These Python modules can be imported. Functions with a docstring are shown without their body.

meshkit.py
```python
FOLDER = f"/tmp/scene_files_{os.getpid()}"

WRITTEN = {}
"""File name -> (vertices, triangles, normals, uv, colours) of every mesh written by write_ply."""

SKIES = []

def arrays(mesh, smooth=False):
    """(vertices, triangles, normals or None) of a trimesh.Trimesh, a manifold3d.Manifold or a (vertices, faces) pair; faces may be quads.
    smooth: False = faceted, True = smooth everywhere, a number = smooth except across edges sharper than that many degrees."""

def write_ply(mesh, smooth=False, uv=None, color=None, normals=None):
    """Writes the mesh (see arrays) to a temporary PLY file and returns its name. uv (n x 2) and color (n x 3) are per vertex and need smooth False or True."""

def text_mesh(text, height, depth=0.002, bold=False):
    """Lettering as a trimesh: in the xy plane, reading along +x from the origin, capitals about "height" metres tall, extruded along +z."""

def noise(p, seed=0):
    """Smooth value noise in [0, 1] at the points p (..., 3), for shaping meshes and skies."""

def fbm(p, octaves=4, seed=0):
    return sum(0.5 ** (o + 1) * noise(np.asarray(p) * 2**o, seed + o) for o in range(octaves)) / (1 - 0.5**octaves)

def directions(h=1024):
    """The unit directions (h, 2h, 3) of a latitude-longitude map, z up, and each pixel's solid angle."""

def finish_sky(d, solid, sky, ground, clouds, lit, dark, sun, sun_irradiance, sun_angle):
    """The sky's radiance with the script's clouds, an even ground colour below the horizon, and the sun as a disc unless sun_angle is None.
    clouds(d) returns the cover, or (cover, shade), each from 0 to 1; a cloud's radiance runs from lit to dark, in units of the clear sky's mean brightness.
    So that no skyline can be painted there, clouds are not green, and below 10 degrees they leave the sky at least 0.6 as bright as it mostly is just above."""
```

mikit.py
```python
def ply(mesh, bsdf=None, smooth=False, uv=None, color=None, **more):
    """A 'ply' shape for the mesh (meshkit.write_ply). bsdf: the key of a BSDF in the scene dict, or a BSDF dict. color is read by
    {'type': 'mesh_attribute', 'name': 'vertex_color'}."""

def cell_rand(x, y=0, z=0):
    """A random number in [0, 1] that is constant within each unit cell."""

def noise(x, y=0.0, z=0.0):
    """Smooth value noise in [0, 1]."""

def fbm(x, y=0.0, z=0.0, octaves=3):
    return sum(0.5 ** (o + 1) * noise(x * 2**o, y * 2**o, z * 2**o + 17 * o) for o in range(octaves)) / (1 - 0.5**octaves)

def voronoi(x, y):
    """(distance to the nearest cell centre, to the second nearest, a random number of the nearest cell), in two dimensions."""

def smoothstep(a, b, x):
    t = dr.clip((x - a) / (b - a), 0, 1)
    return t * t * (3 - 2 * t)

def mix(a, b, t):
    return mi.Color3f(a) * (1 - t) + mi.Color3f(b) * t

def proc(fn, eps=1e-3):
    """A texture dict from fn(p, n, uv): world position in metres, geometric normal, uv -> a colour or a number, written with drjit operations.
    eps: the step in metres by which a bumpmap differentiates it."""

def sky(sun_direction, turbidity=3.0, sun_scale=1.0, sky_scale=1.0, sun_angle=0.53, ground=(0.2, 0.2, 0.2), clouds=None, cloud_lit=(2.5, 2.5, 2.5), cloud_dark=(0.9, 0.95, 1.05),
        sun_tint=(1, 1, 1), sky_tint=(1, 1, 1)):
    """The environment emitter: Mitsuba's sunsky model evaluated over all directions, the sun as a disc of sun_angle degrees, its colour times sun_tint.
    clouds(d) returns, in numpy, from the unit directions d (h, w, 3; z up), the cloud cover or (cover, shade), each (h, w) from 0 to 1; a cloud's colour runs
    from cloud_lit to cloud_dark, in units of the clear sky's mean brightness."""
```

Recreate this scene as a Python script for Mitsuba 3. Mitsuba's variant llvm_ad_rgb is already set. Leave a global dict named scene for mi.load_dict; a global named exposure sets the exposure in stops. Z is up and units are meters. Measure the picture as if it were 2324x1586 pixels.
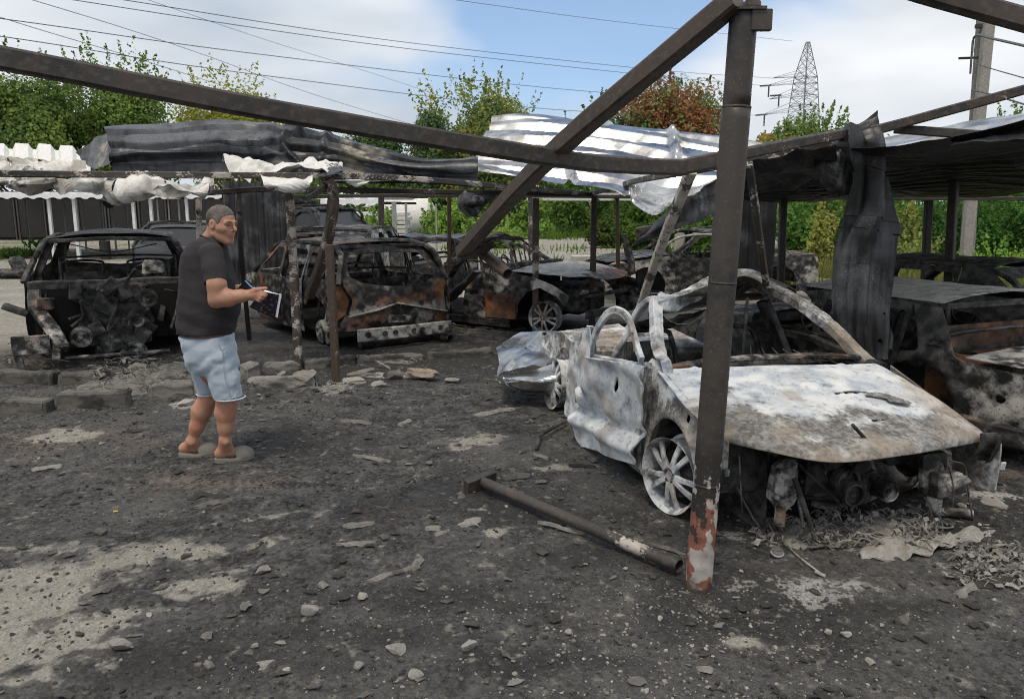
import math, numpy as np, trimesh, shapely, shapely.geometry as sg, drjit as dr, mitsuba as mi, mikit, meshkit
from meshkit import fbm as nfbm, noise as nnoise
from mikit import proc, fbm, noise, smoothstep, mix, voronoi
T = mi.ScalarTransform4f
# ---------------------------------------------------------------- camera, sky, exposure
EYE, FOC, CX, CY = 1.75, 1807.0, 1162.0, 793.0        # eye height; focal length and centre in units of a 2324 px wide picture
PITCH = math.atan(325 / FOC); PC, PS = math.cos(PITCH), math.sin(PITCH)
scene, labels = {}, {}
scene['camera'] = {'type': 'perspective', 'fov': math.degrees(2 * math.atan(1162 / FOC)), 'fov_axis': 'x', 'near_clip': 0.05, 'far_clip': 3000.0,
                   'to_world': T().look_at(origin=[0, 0, EYE], target=[0, PC, EYE - PS], up=[0, 0, 1])}
exposure = 1.85
SUN = (-0.12, -0.40, 0.91)
def clouds(d):
    az = np.arctan2(d[..., 0], d[..., 1]); el = np.arcsin(np.clip(d[..., 2], -1, 1))
    q = np.stack([az * 2.2, el * 5.0, az * 0 + 3.3], -1)
    f = nfbm(q * 1.3, 5, 4); g = nfbm(q * 3.1, 4, 9)
    e = (el - 0.02) / 0.3
    blue = np.exp(-((az - 0.10) / 0.17) ** 2) * np.clip(e * 1.3, 0, 1)          # the clear gap
    blue = blue + 0.30 * np.exp(-((az + 0.45) / 0.22) ** 2) * np.clip((el - 0.15) / 0.2, 0, 1) + 0.4 * np.exp(-((az - 0.33) / 0.12) ** 2) * np.clip((el - 0.08) / 0.2, 0, 1)
    c = 0.80 + (f - 0.5) * 1.3 + (g - 0.5) * 0.5 - 1.0 * blue + 0.4 * np.clip(1 - el / 0.12, 0, 1)
    c = np.clip((c - 0.15) / 0.6, 0, 1); c = c * c * (3 - 2 * c)
    s = np.clip((nfbm(q * np.array([1.4, 1.9, 1]) + 11, 5, 2) - 0.38) * 3.0 + 0.25 * np.clip(1 - el / 0.15, 0, 1), 0, 1)
    return np.clip(0.08 + 0.90 * c, 0, 0.98), s
scene['sky'] = mikit.sky(SUN, turbidity=3.5, sun_scale=0.42, sun_angle=14, clouds=clouds, cloud_lit=(2.2, 2.24, 2.28), cloud_dark=(1.28, 1.42, 1.58), sun_tint=(.97, 1, 1.03), sky_tint=(1.26, 1.27, 1.20), ground=(0.12, 0.12, 0.11))

# ---------------------------------------------------------------- measuring: a pixel of the 2324 px picture -> a point of the place
def ray(px, py):
    a, b = (px - CX) / FOC, (CY - py) / FOC
    return np.array([a, PC + PS * b, -PS + PC * b])
def G(px, py, z=0.0):
    d = ray(px, py); return np.array([0, 0, EYE]) + d * ((z - EYE) / d[2])
def A(px, py, Y):
    d = ray(px, py); return np.array([0, 0, EYE]) + d * (Y / d[1])
class Frame:
    def __init__(s, o, ang):
        a = math.radians(ang); s.o = np.array(o, float)
        s.B = np.array([[math.cos(a), math.sin(a), 0], [-math.sin(a), math.cos(a), 0], [0, 0, 1.0]])   # forward, left, up
    def world(s, p): return s.o + np.asarray(p, float) @ s.B
    def hit(s, px, py, axis, val):
        d = s.B @ ray(px, py); e = s.B @ (np.array([0, 0, EYE]) - s.o)
        return e + d * ((val - e[axis]) / d[axis])
rng = np.random.default_rng(7)

# ---------------------------------------------------------------- ground relief
YMASK = lambda y: np.clip((14 - y) / 4, 0, 1)
def gz(x, y):
    x, y = np.asarray(x, float), np.asarray(y, float)
    p = np.stack([x, y, x * 0], -1)
    a = (nfbm(p * 0.9, 3, 1) - 0.5) * 0.05
    b = (nfbm(p * 4.2, 3, 5) - 0.5) * 0.034
    c = (nfbm(p * 17.0, 3, 8) - 0.5); c = np.where(c > 0, c, c * 0.5) * 0.024
    m = YMASK(y)
    patch = ground_patch(x, y)
    out = (a + b * (1 - 0.5 * patch) + c * (1 - 0.75 * patch)) * m
    bank = np.exp(-((y - (7.15 + 0.13 * (x + 3))) / 0.45) ** 2) * np.clip((0.4 - x) / 0.8, 0, 1) * 0.05
    return out + bank
def _ell(x, y, cx, cy, rx, ry, rot=0.0):
    c, s = math.cos(rot), math.sin(rot); u, v = (x - cx) * c + (y - cy) * s, -(x - cx) * s + (y - cy) * c
    return 1 - np.sqrt((u / rx) ** 2 + (v / ry) ** 2)
PATCHES = []      # bare light patches of the yard's dust, where the soot was washed or scraped off
for px, py, rx, ry, rot in [(120, 1330, .62, .42, .3), (300, 1260, .5, .26, .35), (60, 1480, .45, .26, .3), (470, 1250, .36, .16, .35), (620, 1170, .38, .16, .25), (20, 1245, .6, .16, .1), (200, 1420, .34, .18, .4),
                            (1090, 1005, .30, .32, 0), (1260, 1062, .26, .12, 0), (600, 1230, .25, .10, .5), (150, 990, .35, .2, 0), (420, 1330, .28, .14, .3),
                            (1130, 1210, .12, .1, 0), (1680, 1455, .10, .07, .2), (1400, 1395, .10, .05, .2)]:
    g = G(px, py); PATCHES.append((g[0], g[1], rx, ry, rot))
def ground_patch(x, y):
    m = np.full(np.shape(x), -9.0)
    for q in PATCHES: m = np.maximum(m, _ell(x, y, *q))
    n = nfbm(np.stack([x * 2.3, y * 2.3, np.asarray(x) * 0 + 4], -1), 4, 3) - 0.5
    return np.clip((m * 0.9 + n * 1.5 + 0.05) / 0.35, 0, 1)

# ---------------------------------------------------------------- materials
def V(c): return mi.Color3f(*c)
def F3(p, s, o=3, k=0.0): return fbm(p.x * s + k, p.y * s + k * 1.7, p.z * s + k * 0.6, o)
def bsdf(name, fn, rough=0.7, bump=None, **kw):
    b = {'type': 'principled', 'base_color': proc(fn) if callable(fn) else {'type': 'rgb', 'value': list(fn)}, 'roughness': proc(rough) if callable(rough) else float(rough), 'specular': kw.pop('specular', 0.4), **kw}
    if bump is not None: b = {'type': 'bumpmap', 'arbitrary': proc(bump[0], bump[2] if len(bump) > 2 else 2e-3), 'scale': bump[1], 'nested': b}
    scene[name] = {'type': 'twosided', 'bsdf': b}
def c_burnt(p, n, uv):                     # uv = (ash, rust): steel out of a fire
    f1, f2, f3 = F3(p, 2.6), F3(p, 13.0, 3, 5.0), F3(p, 70.0, 2, 2.0)
    dark = mix((.009, .0095, .010), (.078, .075, .072), smoothstep(.35, .75, f2))
    ash = mix((.17, .165, .155), (.50, .49, .465), f2)
    m = smoothstep(.42, .72, uv.x + (f1 - .5) * .75 + (f2 - .5) * .55 + (f3 - .5) * .25)
    col = mix(dark, ash, m)
    rust = mix((.075, .032, .017), (.26, .112, .048), smoothstep(.3, .7, F3(p, 8.0, 3, 9.0)))
    r = smoothstep(.40, .72, uv.y + (F3(p, 2.1, 4, 21.0) - .5) * .8 + (f2 - .5) * .5 + (f3 - .5) * .2)
    col = mix(col, rust, r * .85)
    col = mix(col, (.02, .02, .02), smoothstep(.66, .74, f3) * .6)
    return mix(col, (.36, .35, .33), smoothstep(.66, .78, F3(p, 210.0, 2, 7.0)) * .4 * smoothstep(.4, .6, f1))
bsdf('burnt', c_burnt, .62)
def c_hero(p, n, uv):                      # uv = (whiteness, soot): panels burnt to white oxide
    f1, f2, f3 = F3(p, 2.7, 4), F3(p, 11.0, 5, 5.0), F3(p, 60.0, 3, 2.0)
    st = fbm(p.x * 30, p.y * 30, p.z * 5, 4)
    white = mix((.31, .355, .41), (.585, .60, .605), smoothstep(.32, .66, f2 * .6 + F3(p, 4.5, 4, 77.0) * .4))
    grey = mix((.085, .083, .080), (.27, .262, .25), smoothstep(.3, .7, f2 * .5 + f3 * .5))
    m = smoothstep(.34, .70, uv.x + (f1 - .5) * .8 + (st - .5) * .35 + (f2 - .5) * .7 + (f3 - .5) * .25)
    col = mix(grey, white, m)
    s = smoothstep(.50, .74, uv.y + (F3(p, 5.2, 5, 31.0) - .5) * 1.25 + (f3 - .5) * .25)
    col = mix(col, mix((.06, .056, .052), (.17, .15, .13), f2), s * .75)
    b = smoothstep(.53, .66, F3(p, 3.2, 5, 55.0)); col = mix(col, mix((.20, .15, .11), (.34, .30, .25), f2), b * .6)
    return mix(col, (.07, .066, .06), smoothstep(.58, .74, F3(p, 46.0, 4, 13.0)) * .4)
bsdf('white_oxide', c_hero, .7, specular=.25)
def c_silver(p, n, uv):
    f, g = F3(p, 5.0), F3(p, 40.0, 2, 3.0)
    col = mix((.26, .265, .27), (.58, .585, .59), smoothstep(.25, .65, f))
    return mix(col, (.10, .097, .092), smoothstep(.48, .78, uv.y + (F3(p, 2.4, 5, 8.0) - .5) * 1.3 + (g - .5) * .4) * .85)
bsdf('silver_sheet', c_silver, lambda p, n, uv: .16 + .26 * F3(p, 6.0, 3, 4.0), metallic=0.95)
def c_white(p, n, uv):                     # uv = (cleanness, soot)
    f, g = F3(p, 6.0), F3(p, 30.0, 3, 3.0)
    col = mix((.28, .27, .24), (.58, .575, .555), smoothstep(.3, .62, f + (uv.x - .5)))
    s = smoothstep(.52, .68, uv.y + (F3(p, 3.2, 4, 17.0) - .5) * 1.15 + (g - .5) * .5)
    return mix(col, (.035, .033, .03), s * .95)
bsdf('white_sheet', c_white, .45)
def c_dark(p, n, uv):                      # uv = (bluish sheen of the bare sheet, beige)
    f, g, h = F3(p, 2.4), F3(p, 12.0, 3, 3.0), F3(p, 60.0, 2, 6.0)
    st = fbm(p.x * 24, p.y * 24, p.z * 1.6, 4)
    col = mix((.010, .0105, .0115), (.066, .072, .084), smoothstep(.3, .75, f + (uv.x - .5) * .8 + (g - .5) * .3 + (st - .5) * .5))
    col = mix(col, mix((.12, .11, .085), (.36, .32, .24), g), smoothstep(.5, .75, uv.y + (F3(p, 3.3, 4, 12.0) - .5) * .9 + (g - .5) * .5) * .9)
    return mix(col, (.30, .30, .30), smoothstep(.66, .74, F3(p, 130.0, 2, 6.0)) * .5 * smoothstep(.45, .65, f))
bsdf('dark_sheet', c_dark, .42, specular=.5)
def c_beam(p, n, uv):                      # uv = (brownness, pale flakes)
    f, g, h = F3(p, 2.0), F3(p, 18.0, 3, 3.0), F3(p, 75.0, 2, 6.0)
    col = mix((.017, .016, .0155), (.050, .042, .036), smoothstep(.25, .75, f))
    col = mix(col, (.070, .046, .032), smoothstep(.5, .8, uv.x + (g - .5) * .6) * .7)
    col = mix(col, mix((.24, .21, .18), (.52, .49, .45), g), smoothstep(.52, .64, uv.y + (F3(p, 7.0, 4, 41.0) - .5) * 1.0 + (h - .5) * .4))
    return mix(col, (.13, .12, .11), smoothstep(.5, .75, fbm(p.x * 40, p.y * 40, p.z * 40, 4)) * .28)
bsdf('sooty_steel', c_beam, .5, specular=.5)
def c_pillar(p, n, uv):                    # uv.y = height in metres: old red and grey paint below, soot above
    f, g, h = F3(p, 7.0, 4), F3(p, 26.0, 3, 4.0), F3(p, 90.0, 2, 8.0)
    streak = fbm(p.x * 22, p.y * 22, p.z * 3.0, 4)
    col = mix((.021, .0195, .019), (.048, .040, .034), smoothstep(.3, .7, F3(p, 2.3, 3, 3.0) + (g - .5) * .4))
    q = F3(p, 16.0, 5, 4.0); low = smoothstep(.78, .14, uv.y) - 1.2 * smoothstep(.55, 1.0, uv.y) + (streak - .5) * 2.0 + (q - .5) * 1.6 + (h - .5) * .5
    red = mix((.12, .045, .034), (.26, .105, .075), g)
    paint = mix(red, mix((.20, .185, .17), (.42, .40, .375), g), smoothstep(.53, .57, f * .35 + streak * .70 + (q - .5) * .6))
    col = mix(col, paint * (.55 + .9 * q), smoothstep(.48, .60, low) * smoothstep(.0, .06, uv.y + (g - .5) * .08))
    return mix(col, (.13, .12, .11), smoothstep(.68, .76, h) * .3)
bsdf('pillar_paint', c_pillar, .5, specular=.5)
def c_concrete(p, n, uv):                  # uv = (tone, brown)
    f, g, h = F3(p, 5.0), F3(p, 24.0, 3, 3.0), F3(p, 110.0, 2, 6.0)
    col = mix((.17, .163, .15), (.33, .32, .30), g) * (.18 + 1.05 * uv.x)
    col = mix(col, (.24, .17, .12), smoothstep(.45, .7, uv.y + (f - .5) * .7) * .6)
    col = mix(col, (.03, .029, .028), smoothstep(.5, .66, (1 - uv.x) * .7 + (f - .5) * .8 + (g - .5) * .35) * .85)
    return col * (.75 + .5 * h)
bsdf('concrete', c_concrete, .9, specular=.2)
def unpack(uv):
    r = dr.floor(uv.x / 256); g = dr.floor(uv.x - r * 256); b = dr.floor(uv.y / 256); m = (uv.y - b * 256) / 255
    return mi.Color3f(r, g, b) / 255, m
def c_plain(p, n, uv):
    c, m = unpack(uv); c = c * c
    return c * (1 + m * ((F3(p, 9.0, 3) - .5) * 1.2 + (F3(p, 60.0, 2, 3.0) - .5) * .9))
def c_hair(p, n, uv): return mix((.045, .038, .032), (.20, .185, .17), smoothstep(.35, .7, F3(p, 420.0, 2) * .6 + F3(p, 14.0, 2, 3.0) * .4 + uv.x))
bsdf('hair', c_hair, .8, specular=.2)
def c_print(p, n, uv): return mix((.010, .010, .016), (.07, .07, .075), smoothstep(.62, .68, F3(p, 60.0, 3)))
bsdf('printed_cover', c_print, .35)
bsdf('plain', c_plain, .8, specular=.3)
bsdf('plain_gloss', c_plain, .3, specular=.5)
bsdf('cloth', c_plain, .95, specular=.1, bump=(lambda p, n, uv: fbm(p.x * 9 + p.z * 4, p.y * 9, p.z * 17, 3) + .12 * noise(p.x * 160, p.y * 160, p.z * 160), .010))
def c_skin(p, n, uv):
    c, m = unpack(uv); c = c * c
    f = F3(p, 22.0, 3); return c * (.82 + .36 * f) * mix((1, 1, 1), (1.08, .92, .86), smoothstep(.4, .7, F3(p, 9.0, 2, 5.0)))
bsdf('skin', c_skin, .5, specular=.35)
def c_leaf(p, n, uv):
    c, m = unpack(uv); c = c * c
    return c * (.68 + 1.05 * F3(p, 1.7, 3)) * mix((1, 1, 1), (1.25, 1.1, .7), smoothstep(.5, .75, F3(p, .9, 2, 4.0)) * m)
scene['leaf'] = {'type': 'twosided', 'bsdf': {'type': 'principled', 'base_color': proc(c_leaf), 'roughness': .55, 'specular': .3}}
scene['leaf'] = {'type': 'principledthin', 'base_color': proc(c_leaf), 'roughness': .6, 'diff_trans': .7, 'spec_trans': 0.0}
scene['glass'] = {'type': 'thindielectric'}
def plain(c, m=.3):
    r, g, b = (int(round(math.sqrt(max(0, min(1, x))) * 255)) for x in c)
    return (r * 256 + g + .5, b * 256 + int(m * 255) + .5)
# ground: soot, dust patches, ash, brown earth; pale yard beyond the burnt rows
GP = list(PATCHES)
BR = [(*G(150, 1000)[:2], 1.2, .5), (*G(420, 1090)[:2], .8, .3), (*G(2300, 1060)[:2], .55, .35), (*G(1660, 1460)[:2], .22, .12), (*G(900, 1160)[:2], .3, .2)]
BK = [(*G(1700, 1400)[:2], .8, .32), (*G(1620, 1335)[:2], .42, .3), (*G(480, 1480)[:2], .75, .22), (*G(1130, 1150)[:2], .5, .3), (*G(330, 820)[:2], 1.6, .9), (*G(880, 820)[:2], 2.6, 1.2), (*G(1900, 1140)[:2], 1.4, .8), (*G(2250, 1120)[:2], .5, .35), (*G(1150, 780)[:2], 2.2, 1.4), (*G(900, 1350)[:2], .85, .22), (*G(1050, 1120)[:2], .7, .5), (*G(700, 1440)[:2], .8, .16), (*G(1300, 1260)[:2], .5, .22), (*G(640, 1010)[:2], .7, .5), (*G(1250, 1500)[:2], .5, .10), (*G(2050, 1380)[:2], .6, .16)]
WH = [(*G(1980, 1235)[:2], .62, .22), (*G(1760, 1210)[:2], .35, .2), (*G(2200, 1290)[:2], .5, .2), (*G(2270, 1120)[:2], .22, .14), (*G(330, 880)[:2], .6, .3), (*G(760, 890)[:2], .3, .16), (*G(930, 850)[:2], .4, .2), (*G(430, 925)[:2], .18, .12), (*G(1950, 1330)[:2], .5, .2)]
def dell(p, q):
    c, s = (math.cos(q[4]), math.sin(q[4])) if len(q) > 4 else (1, 0)
    dx, dy = p.x - q[0], p.y - q[1]
    return 1 - dr.sqrt(dr.square((dx * c + dy * s) / q[2]) + dr.square((-dx * s + dy * c) / q[3]))
def c_ground(p, n, uv):
    f1, f2, f3 = fbm(p.x * 2.3, p.y * 2.3, 4, 4), fbm(p.x * 9, p.y * 9, 1, 4), fbm(p.x * 48, p.y * 48, 2, 3)
    f4 = noise(p.x * 140, p.y * 140, 3)
    col = mix((.0105, .0108, .0112), (.070, .0700, .0695), smoothstep(.26, .74, f2 * .45 + f3 * .55))
    col = mix(col, (.068, .0655, .0635), smoothstep(.48, .72, fbm(p.x * .9, p.y * .9, 7, 4)) * .5 * (.4 + 1.2 * f3))
    def blobs(L, k=.35, o=0.0):
        m = mi.Float(-9)
        for q in L: m = dr.maximum(m, dell(p, q))
        return smoothstep(-.05, k, m * .9 + (f1 - .5) * 1.5 + (f2 - .5) * .5 + o)
    col = mix(col, mix((.06, .045, .035), (.15, .11, .082), f2), blobs(BR, .6, -.25) * .55 * smoothstep(.3, .6, f3))
    col = mix(col, mix((.010, .0098, .0102), (.03, .029, .029), f3), blobs(BK, .7, .14) * .85)
    dust = mix((.20, .19, .165), (.37, .355, .315), f2 * .5 + f3 * .5)
    w = fbm(p.x * 19, p.y * 19, 9, 4)
    k0 = blobs(GP, 1.1, .12)
    col = mix(col, (.105, .100, .092), smoothstep(.05, .8, k0 + (f2 - .5) * .7) * .55)
    k = smoothstep(.10, .95, blobs(GP, .80, -.02) * 1.25 - (w - .42) * 2.2 - (f3 - .5) * .7)
    col = mix(col, dust * .74, k * .92)
    col = mix(col, mix((.10, .098, .095), (.46, .455, .44), f3), smoothstep(.25, .75, blobs(WH, .8, .02) * 1.2 - (f3 - .42) * 1.6) * .8)
    # pale yard past the burnt rows
    e = (fbm(p.x * .5, p.y * .5, 3, 4) - .5) * 3.0
    far = dr.maximum(smoothstep(13.6, 15.6, p.y + e), smoothstep(-5.6, -7.2, p.x + e * .6) * smoothstep(8.6, 10.2, p.y + e * .5))
    pale = mix((.16, .15, .13), (.27, .26, .235), fbm(p.x * 1.7, p.y * 1.7, 5, 4)) * (.7 + .6 * fbm(p.x * 14, p.y * 14, 2, 3))
    pale = mix(pale, (.09, .12, .035), smoothstep(.52, .68, fbm(p.x * .35 + 4, p.y * .35, 8, 4) + smoothstep(4, 12, p.x) * .25) * smoothstep(20, 26, p.y) * .7)
    pale = mix(pale, (.07, .095, .03), smoothstep(6, 9, p.x + e * .5) * .85)
    col = mix(col, pale, far)
    return col * (.72 + .56 * f4)
def b_ground(p, n, uv):
    return fbm(p.x * 30, p.y * 30, 1, 3) * .7 + noise(p.x * 120, p.y * 120, 2) * .3
bsdf('ground_mat', c_ground, lambda p, n, uv: .62 + .3 * fbm(p.x * 3, p.y * 3, 2, 3), bump=(b_ground, .022, 4e-3), specular=.35)
# ---------------------------------------------------------------- mesh tools
counts = {}
def numbered(name):
    if name not in counts: counts[name] = 0; return name
    counts[name] += 1; return f'{name}_{counts[name]:03d}'
def say(key, label=None, cat=None, group=None, kind=None):
    d = labels.setdefault(key, {})
    for k, v in (('label', label), ('category', cat), ('group', group), ('kind', kind)):
        if v: d[k] = v
    return key
def thing(name, label, cat, group=None, kind=None): return say(numbered(name), label, cat, group, kind)
def arr(m):
    if hasattr(m, 'to_mesh'): q = m.to_mesh(); return np.array(q.vert_properties[:, :3], float), np.array(q.tri_verts)
    if isinstance(m, trimesh.Trimesh): return np.array(m.vertices), np.array(m.faces)
    v, f = np.asarray(m[0], float), np.asarray(m[1], int)
    if len(f) and f.shape[1] == 4: f = np.vstack([f[:, [0, 1, 2]], f[:, [0, 2, 3]]])
    return v, f
def join(ms):
    vs, fs, n = [], [], 0
    for m in ms:
        v, f = arr(m); vs.append(v); fs.append(f + n); n += len(v)
    return np.vstack(vs), np.vstack(fs)
def put(name, mesh, mat, uv=(.3, .3), smooth=False, parent=None, label=None, fr=None, exact=False):
    """One entry of the scene. uv: a pair for the whole mesh, an array, or a function of the (local) vertices. fr: the frame the mesh is in."""
    key = name if exact else numbered(f'{parent}__{name}' if parent else name)
    v, f = arr(mesh)
    if smooth not in (False, True) and len(f) < 60000:
        t = trimesh.graph.smooth_shade(trimesh.Trimesh(v, f, process=False), angle=math.radians(smooth), facet_minarea=None)
        v, f, smooth = np.array(t.vertices), np.array(t.faces), True
    u = uv(v) if callable(uv) else uv
    u = np.asarray(u, float)
    if u.ndim == 1: u = np.broadcast_to(u, (len(v), 2))
    if fr is not None: v = fr.world(v)
    scene[key] = mikit.ply((v, f), mat, smooth=bool(smooth), uv=u)
    if label: say(key, label)
    return key
def box(lo, hi):
    lo, hi = np.array(lo, float), np.array(hi, float)
    m = trimesh.creation.box(hi - lo); return np.array(m.vertices) + (lo + hi) / 2, np.array(m.faces)
def cbox(c, size, R=None, ch=0.0):
    """A box of the given size about c, edges chamfered by ch, turned by the 3x3 R."""
    sx, sy, sz = np.array(size, float) / 2
    if ch <= 0: m = trimesh.creation.box(np.array(size, float)); v, f = np.array(m.vertices), np.array(m.faces)
    else:
        pts = [(a * (sx - (ch if k != 0 else 0)), b * (sy - (ch if k != 1 else 0)), e * (sz - (ch if k != 2 else 0))) for a in (-1, 1) for b in (-1, 1) for e in (-1, 1) for k in range(3)]
        m = trimesh.convex.convex_hull(np.array(pts)); v, f = np.array(m.vertices), np.array(m.faces)
    if R is not None: v = v @ np.asarray(R).T
    return v + np.array(c, float), f
def path_frames(p, up=(0, 0, 1)):
    p = np.asarray(p, float); t = np.gradient(p, axis=0) if len(p) > 2 else np.repeat((p[1] - p[0])[None], 2, 0)
    t /= np.linalg.norm(t, axis=1, keepdims=True) + 1e-12
    up = np.array(up, float); s = np.cross(t, up)
    bad = np.linalg.norm(s, axis=1) < .05
    s[bad] = np.cross(t[bad], [0, 1.0, 0.02]); s /= np.linalg.norm(s, axis=1, keepdims=True)
    return p, t, s, np.cross(s, t)
def sweep(p, prof, up=(0, 0, 1), scale=None, cap=True):
    """prof (k,2) swept along the points p; prof x = sideways, y = up."""
    p, t, s, n = path_frames(p, up); prof = np.asarray(prof, float); k, m = len(prof), len(p)
    sc = np.ones(m) if scale is None else np.asarray(scale, float)
    v = p[:, None] + (prof[None, :, :1] * s[:, None] + prof[None, :, 1:] * n[:, None]) * sc[:, None, None]
    i, j = np.meshgrid(np.arange(m - 1), np.arange(k), indexing='ij')
    q = np.stack([i * k + j, i * k + (j + 1) % k, (i + 1) * k + (j + 1) % k, (i + 1) * k + j], -1).reshape(-1, 4)
    f = np.vstack([q[:, [0, 2, 1]], q[:, [0, 3, 2]]])
    if cap: f = np.vstack([f, [(0, a, a + 1) for a in range(1, k - 1)], [((m - 1) * k, (m - 1) * k + a + 1, (m - 1) * k + a) for a in range(1, k - 1)]])
    return v.reshape(-1, 3), f
def rect(w, h, c=.0):
    if c <= 0: return np.array([(-w, -h), (w, -h), (w, h), (-w, h)]) / 2
    a, b = w / 2, h / 2; return np.array([(-a + c, -b), (a - c, -b), (a, -b + c), (a, b - c), (a - c, b), (-a + c, b), (-a, b - c), (-a, -b + c)])
def circ(r, k=12): a = np.arange(k) * 2 * math.pi / k; return np.stack([np.cos(a), np.sin(a)], 1) * r
def bar(p, w, h=None, c=None, **k): h = h or w; return sweep(p, rect(w, h, min(w, h) * .12 if c is None else c), **k)
def rod(p, r, k=10, **kw): return sweep(p, circ(r, k), **kw)
def bend(pts, n=8):
    """Points joined by a smooth curve (Catmull-Rom), n pieces to a span."""
    p = np.asarray(pts, float); p = np.vstack([2 * p[0] - p[1], p, 2 * p[-1] - p[-2]]); out = []
    for i in range(1, len(p) - 2):
        t = (np.arange(n) / n)[:, None]; a, b, c, d = p[i - 1:i + 3]
        out.append(.5 * (2 * b + (c - a) * t + (2 * a - 5 * b + 4 * c - d) * t ** 2 + (3 * b - a - 3 * c + d) * t ** 3))
    return np.vstack(out + [p[-2:-1]])
def fine(p, d):
    """The polyline with points at most d apart."""
    p = np.asarray(p, float); out = [p[:1]]
    for a, b in zip(p[:-1], p[1:]):
        n = max(1, int(math.ceil(np.linalg.norm(b - a) / d))); out.append(a + (b - a) * (np.arange(1, n + 1) / n)[:, None])
    return np.vstack(out)
def pipe(p, ro, ri, k=20):
    """A tube with a wall: open ends."""
    a, fa = sweep(p, circ(ro, k), cap=False); b, fb = sweep(p, circ(ri, k), cap=False); n, m = len(a), len(p)
    f = [fa, fb[:, ::-1] + n]
    for base, flip in ((0, 0), ((m - 1) * k, 1)):
        j = np.arange(k); q = np.stack([base + j, base + (j + 1) % k, n + base + (j + 1) % k, n + base + j], 1)
        if flip: q = q[:, ::-1]
        f.append(np.vstack([q[:, [0, 1, 2]], q[:, [0, 2, 3]]]))
    return np.vstack([a, b]), np.vstack(f)
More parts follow.
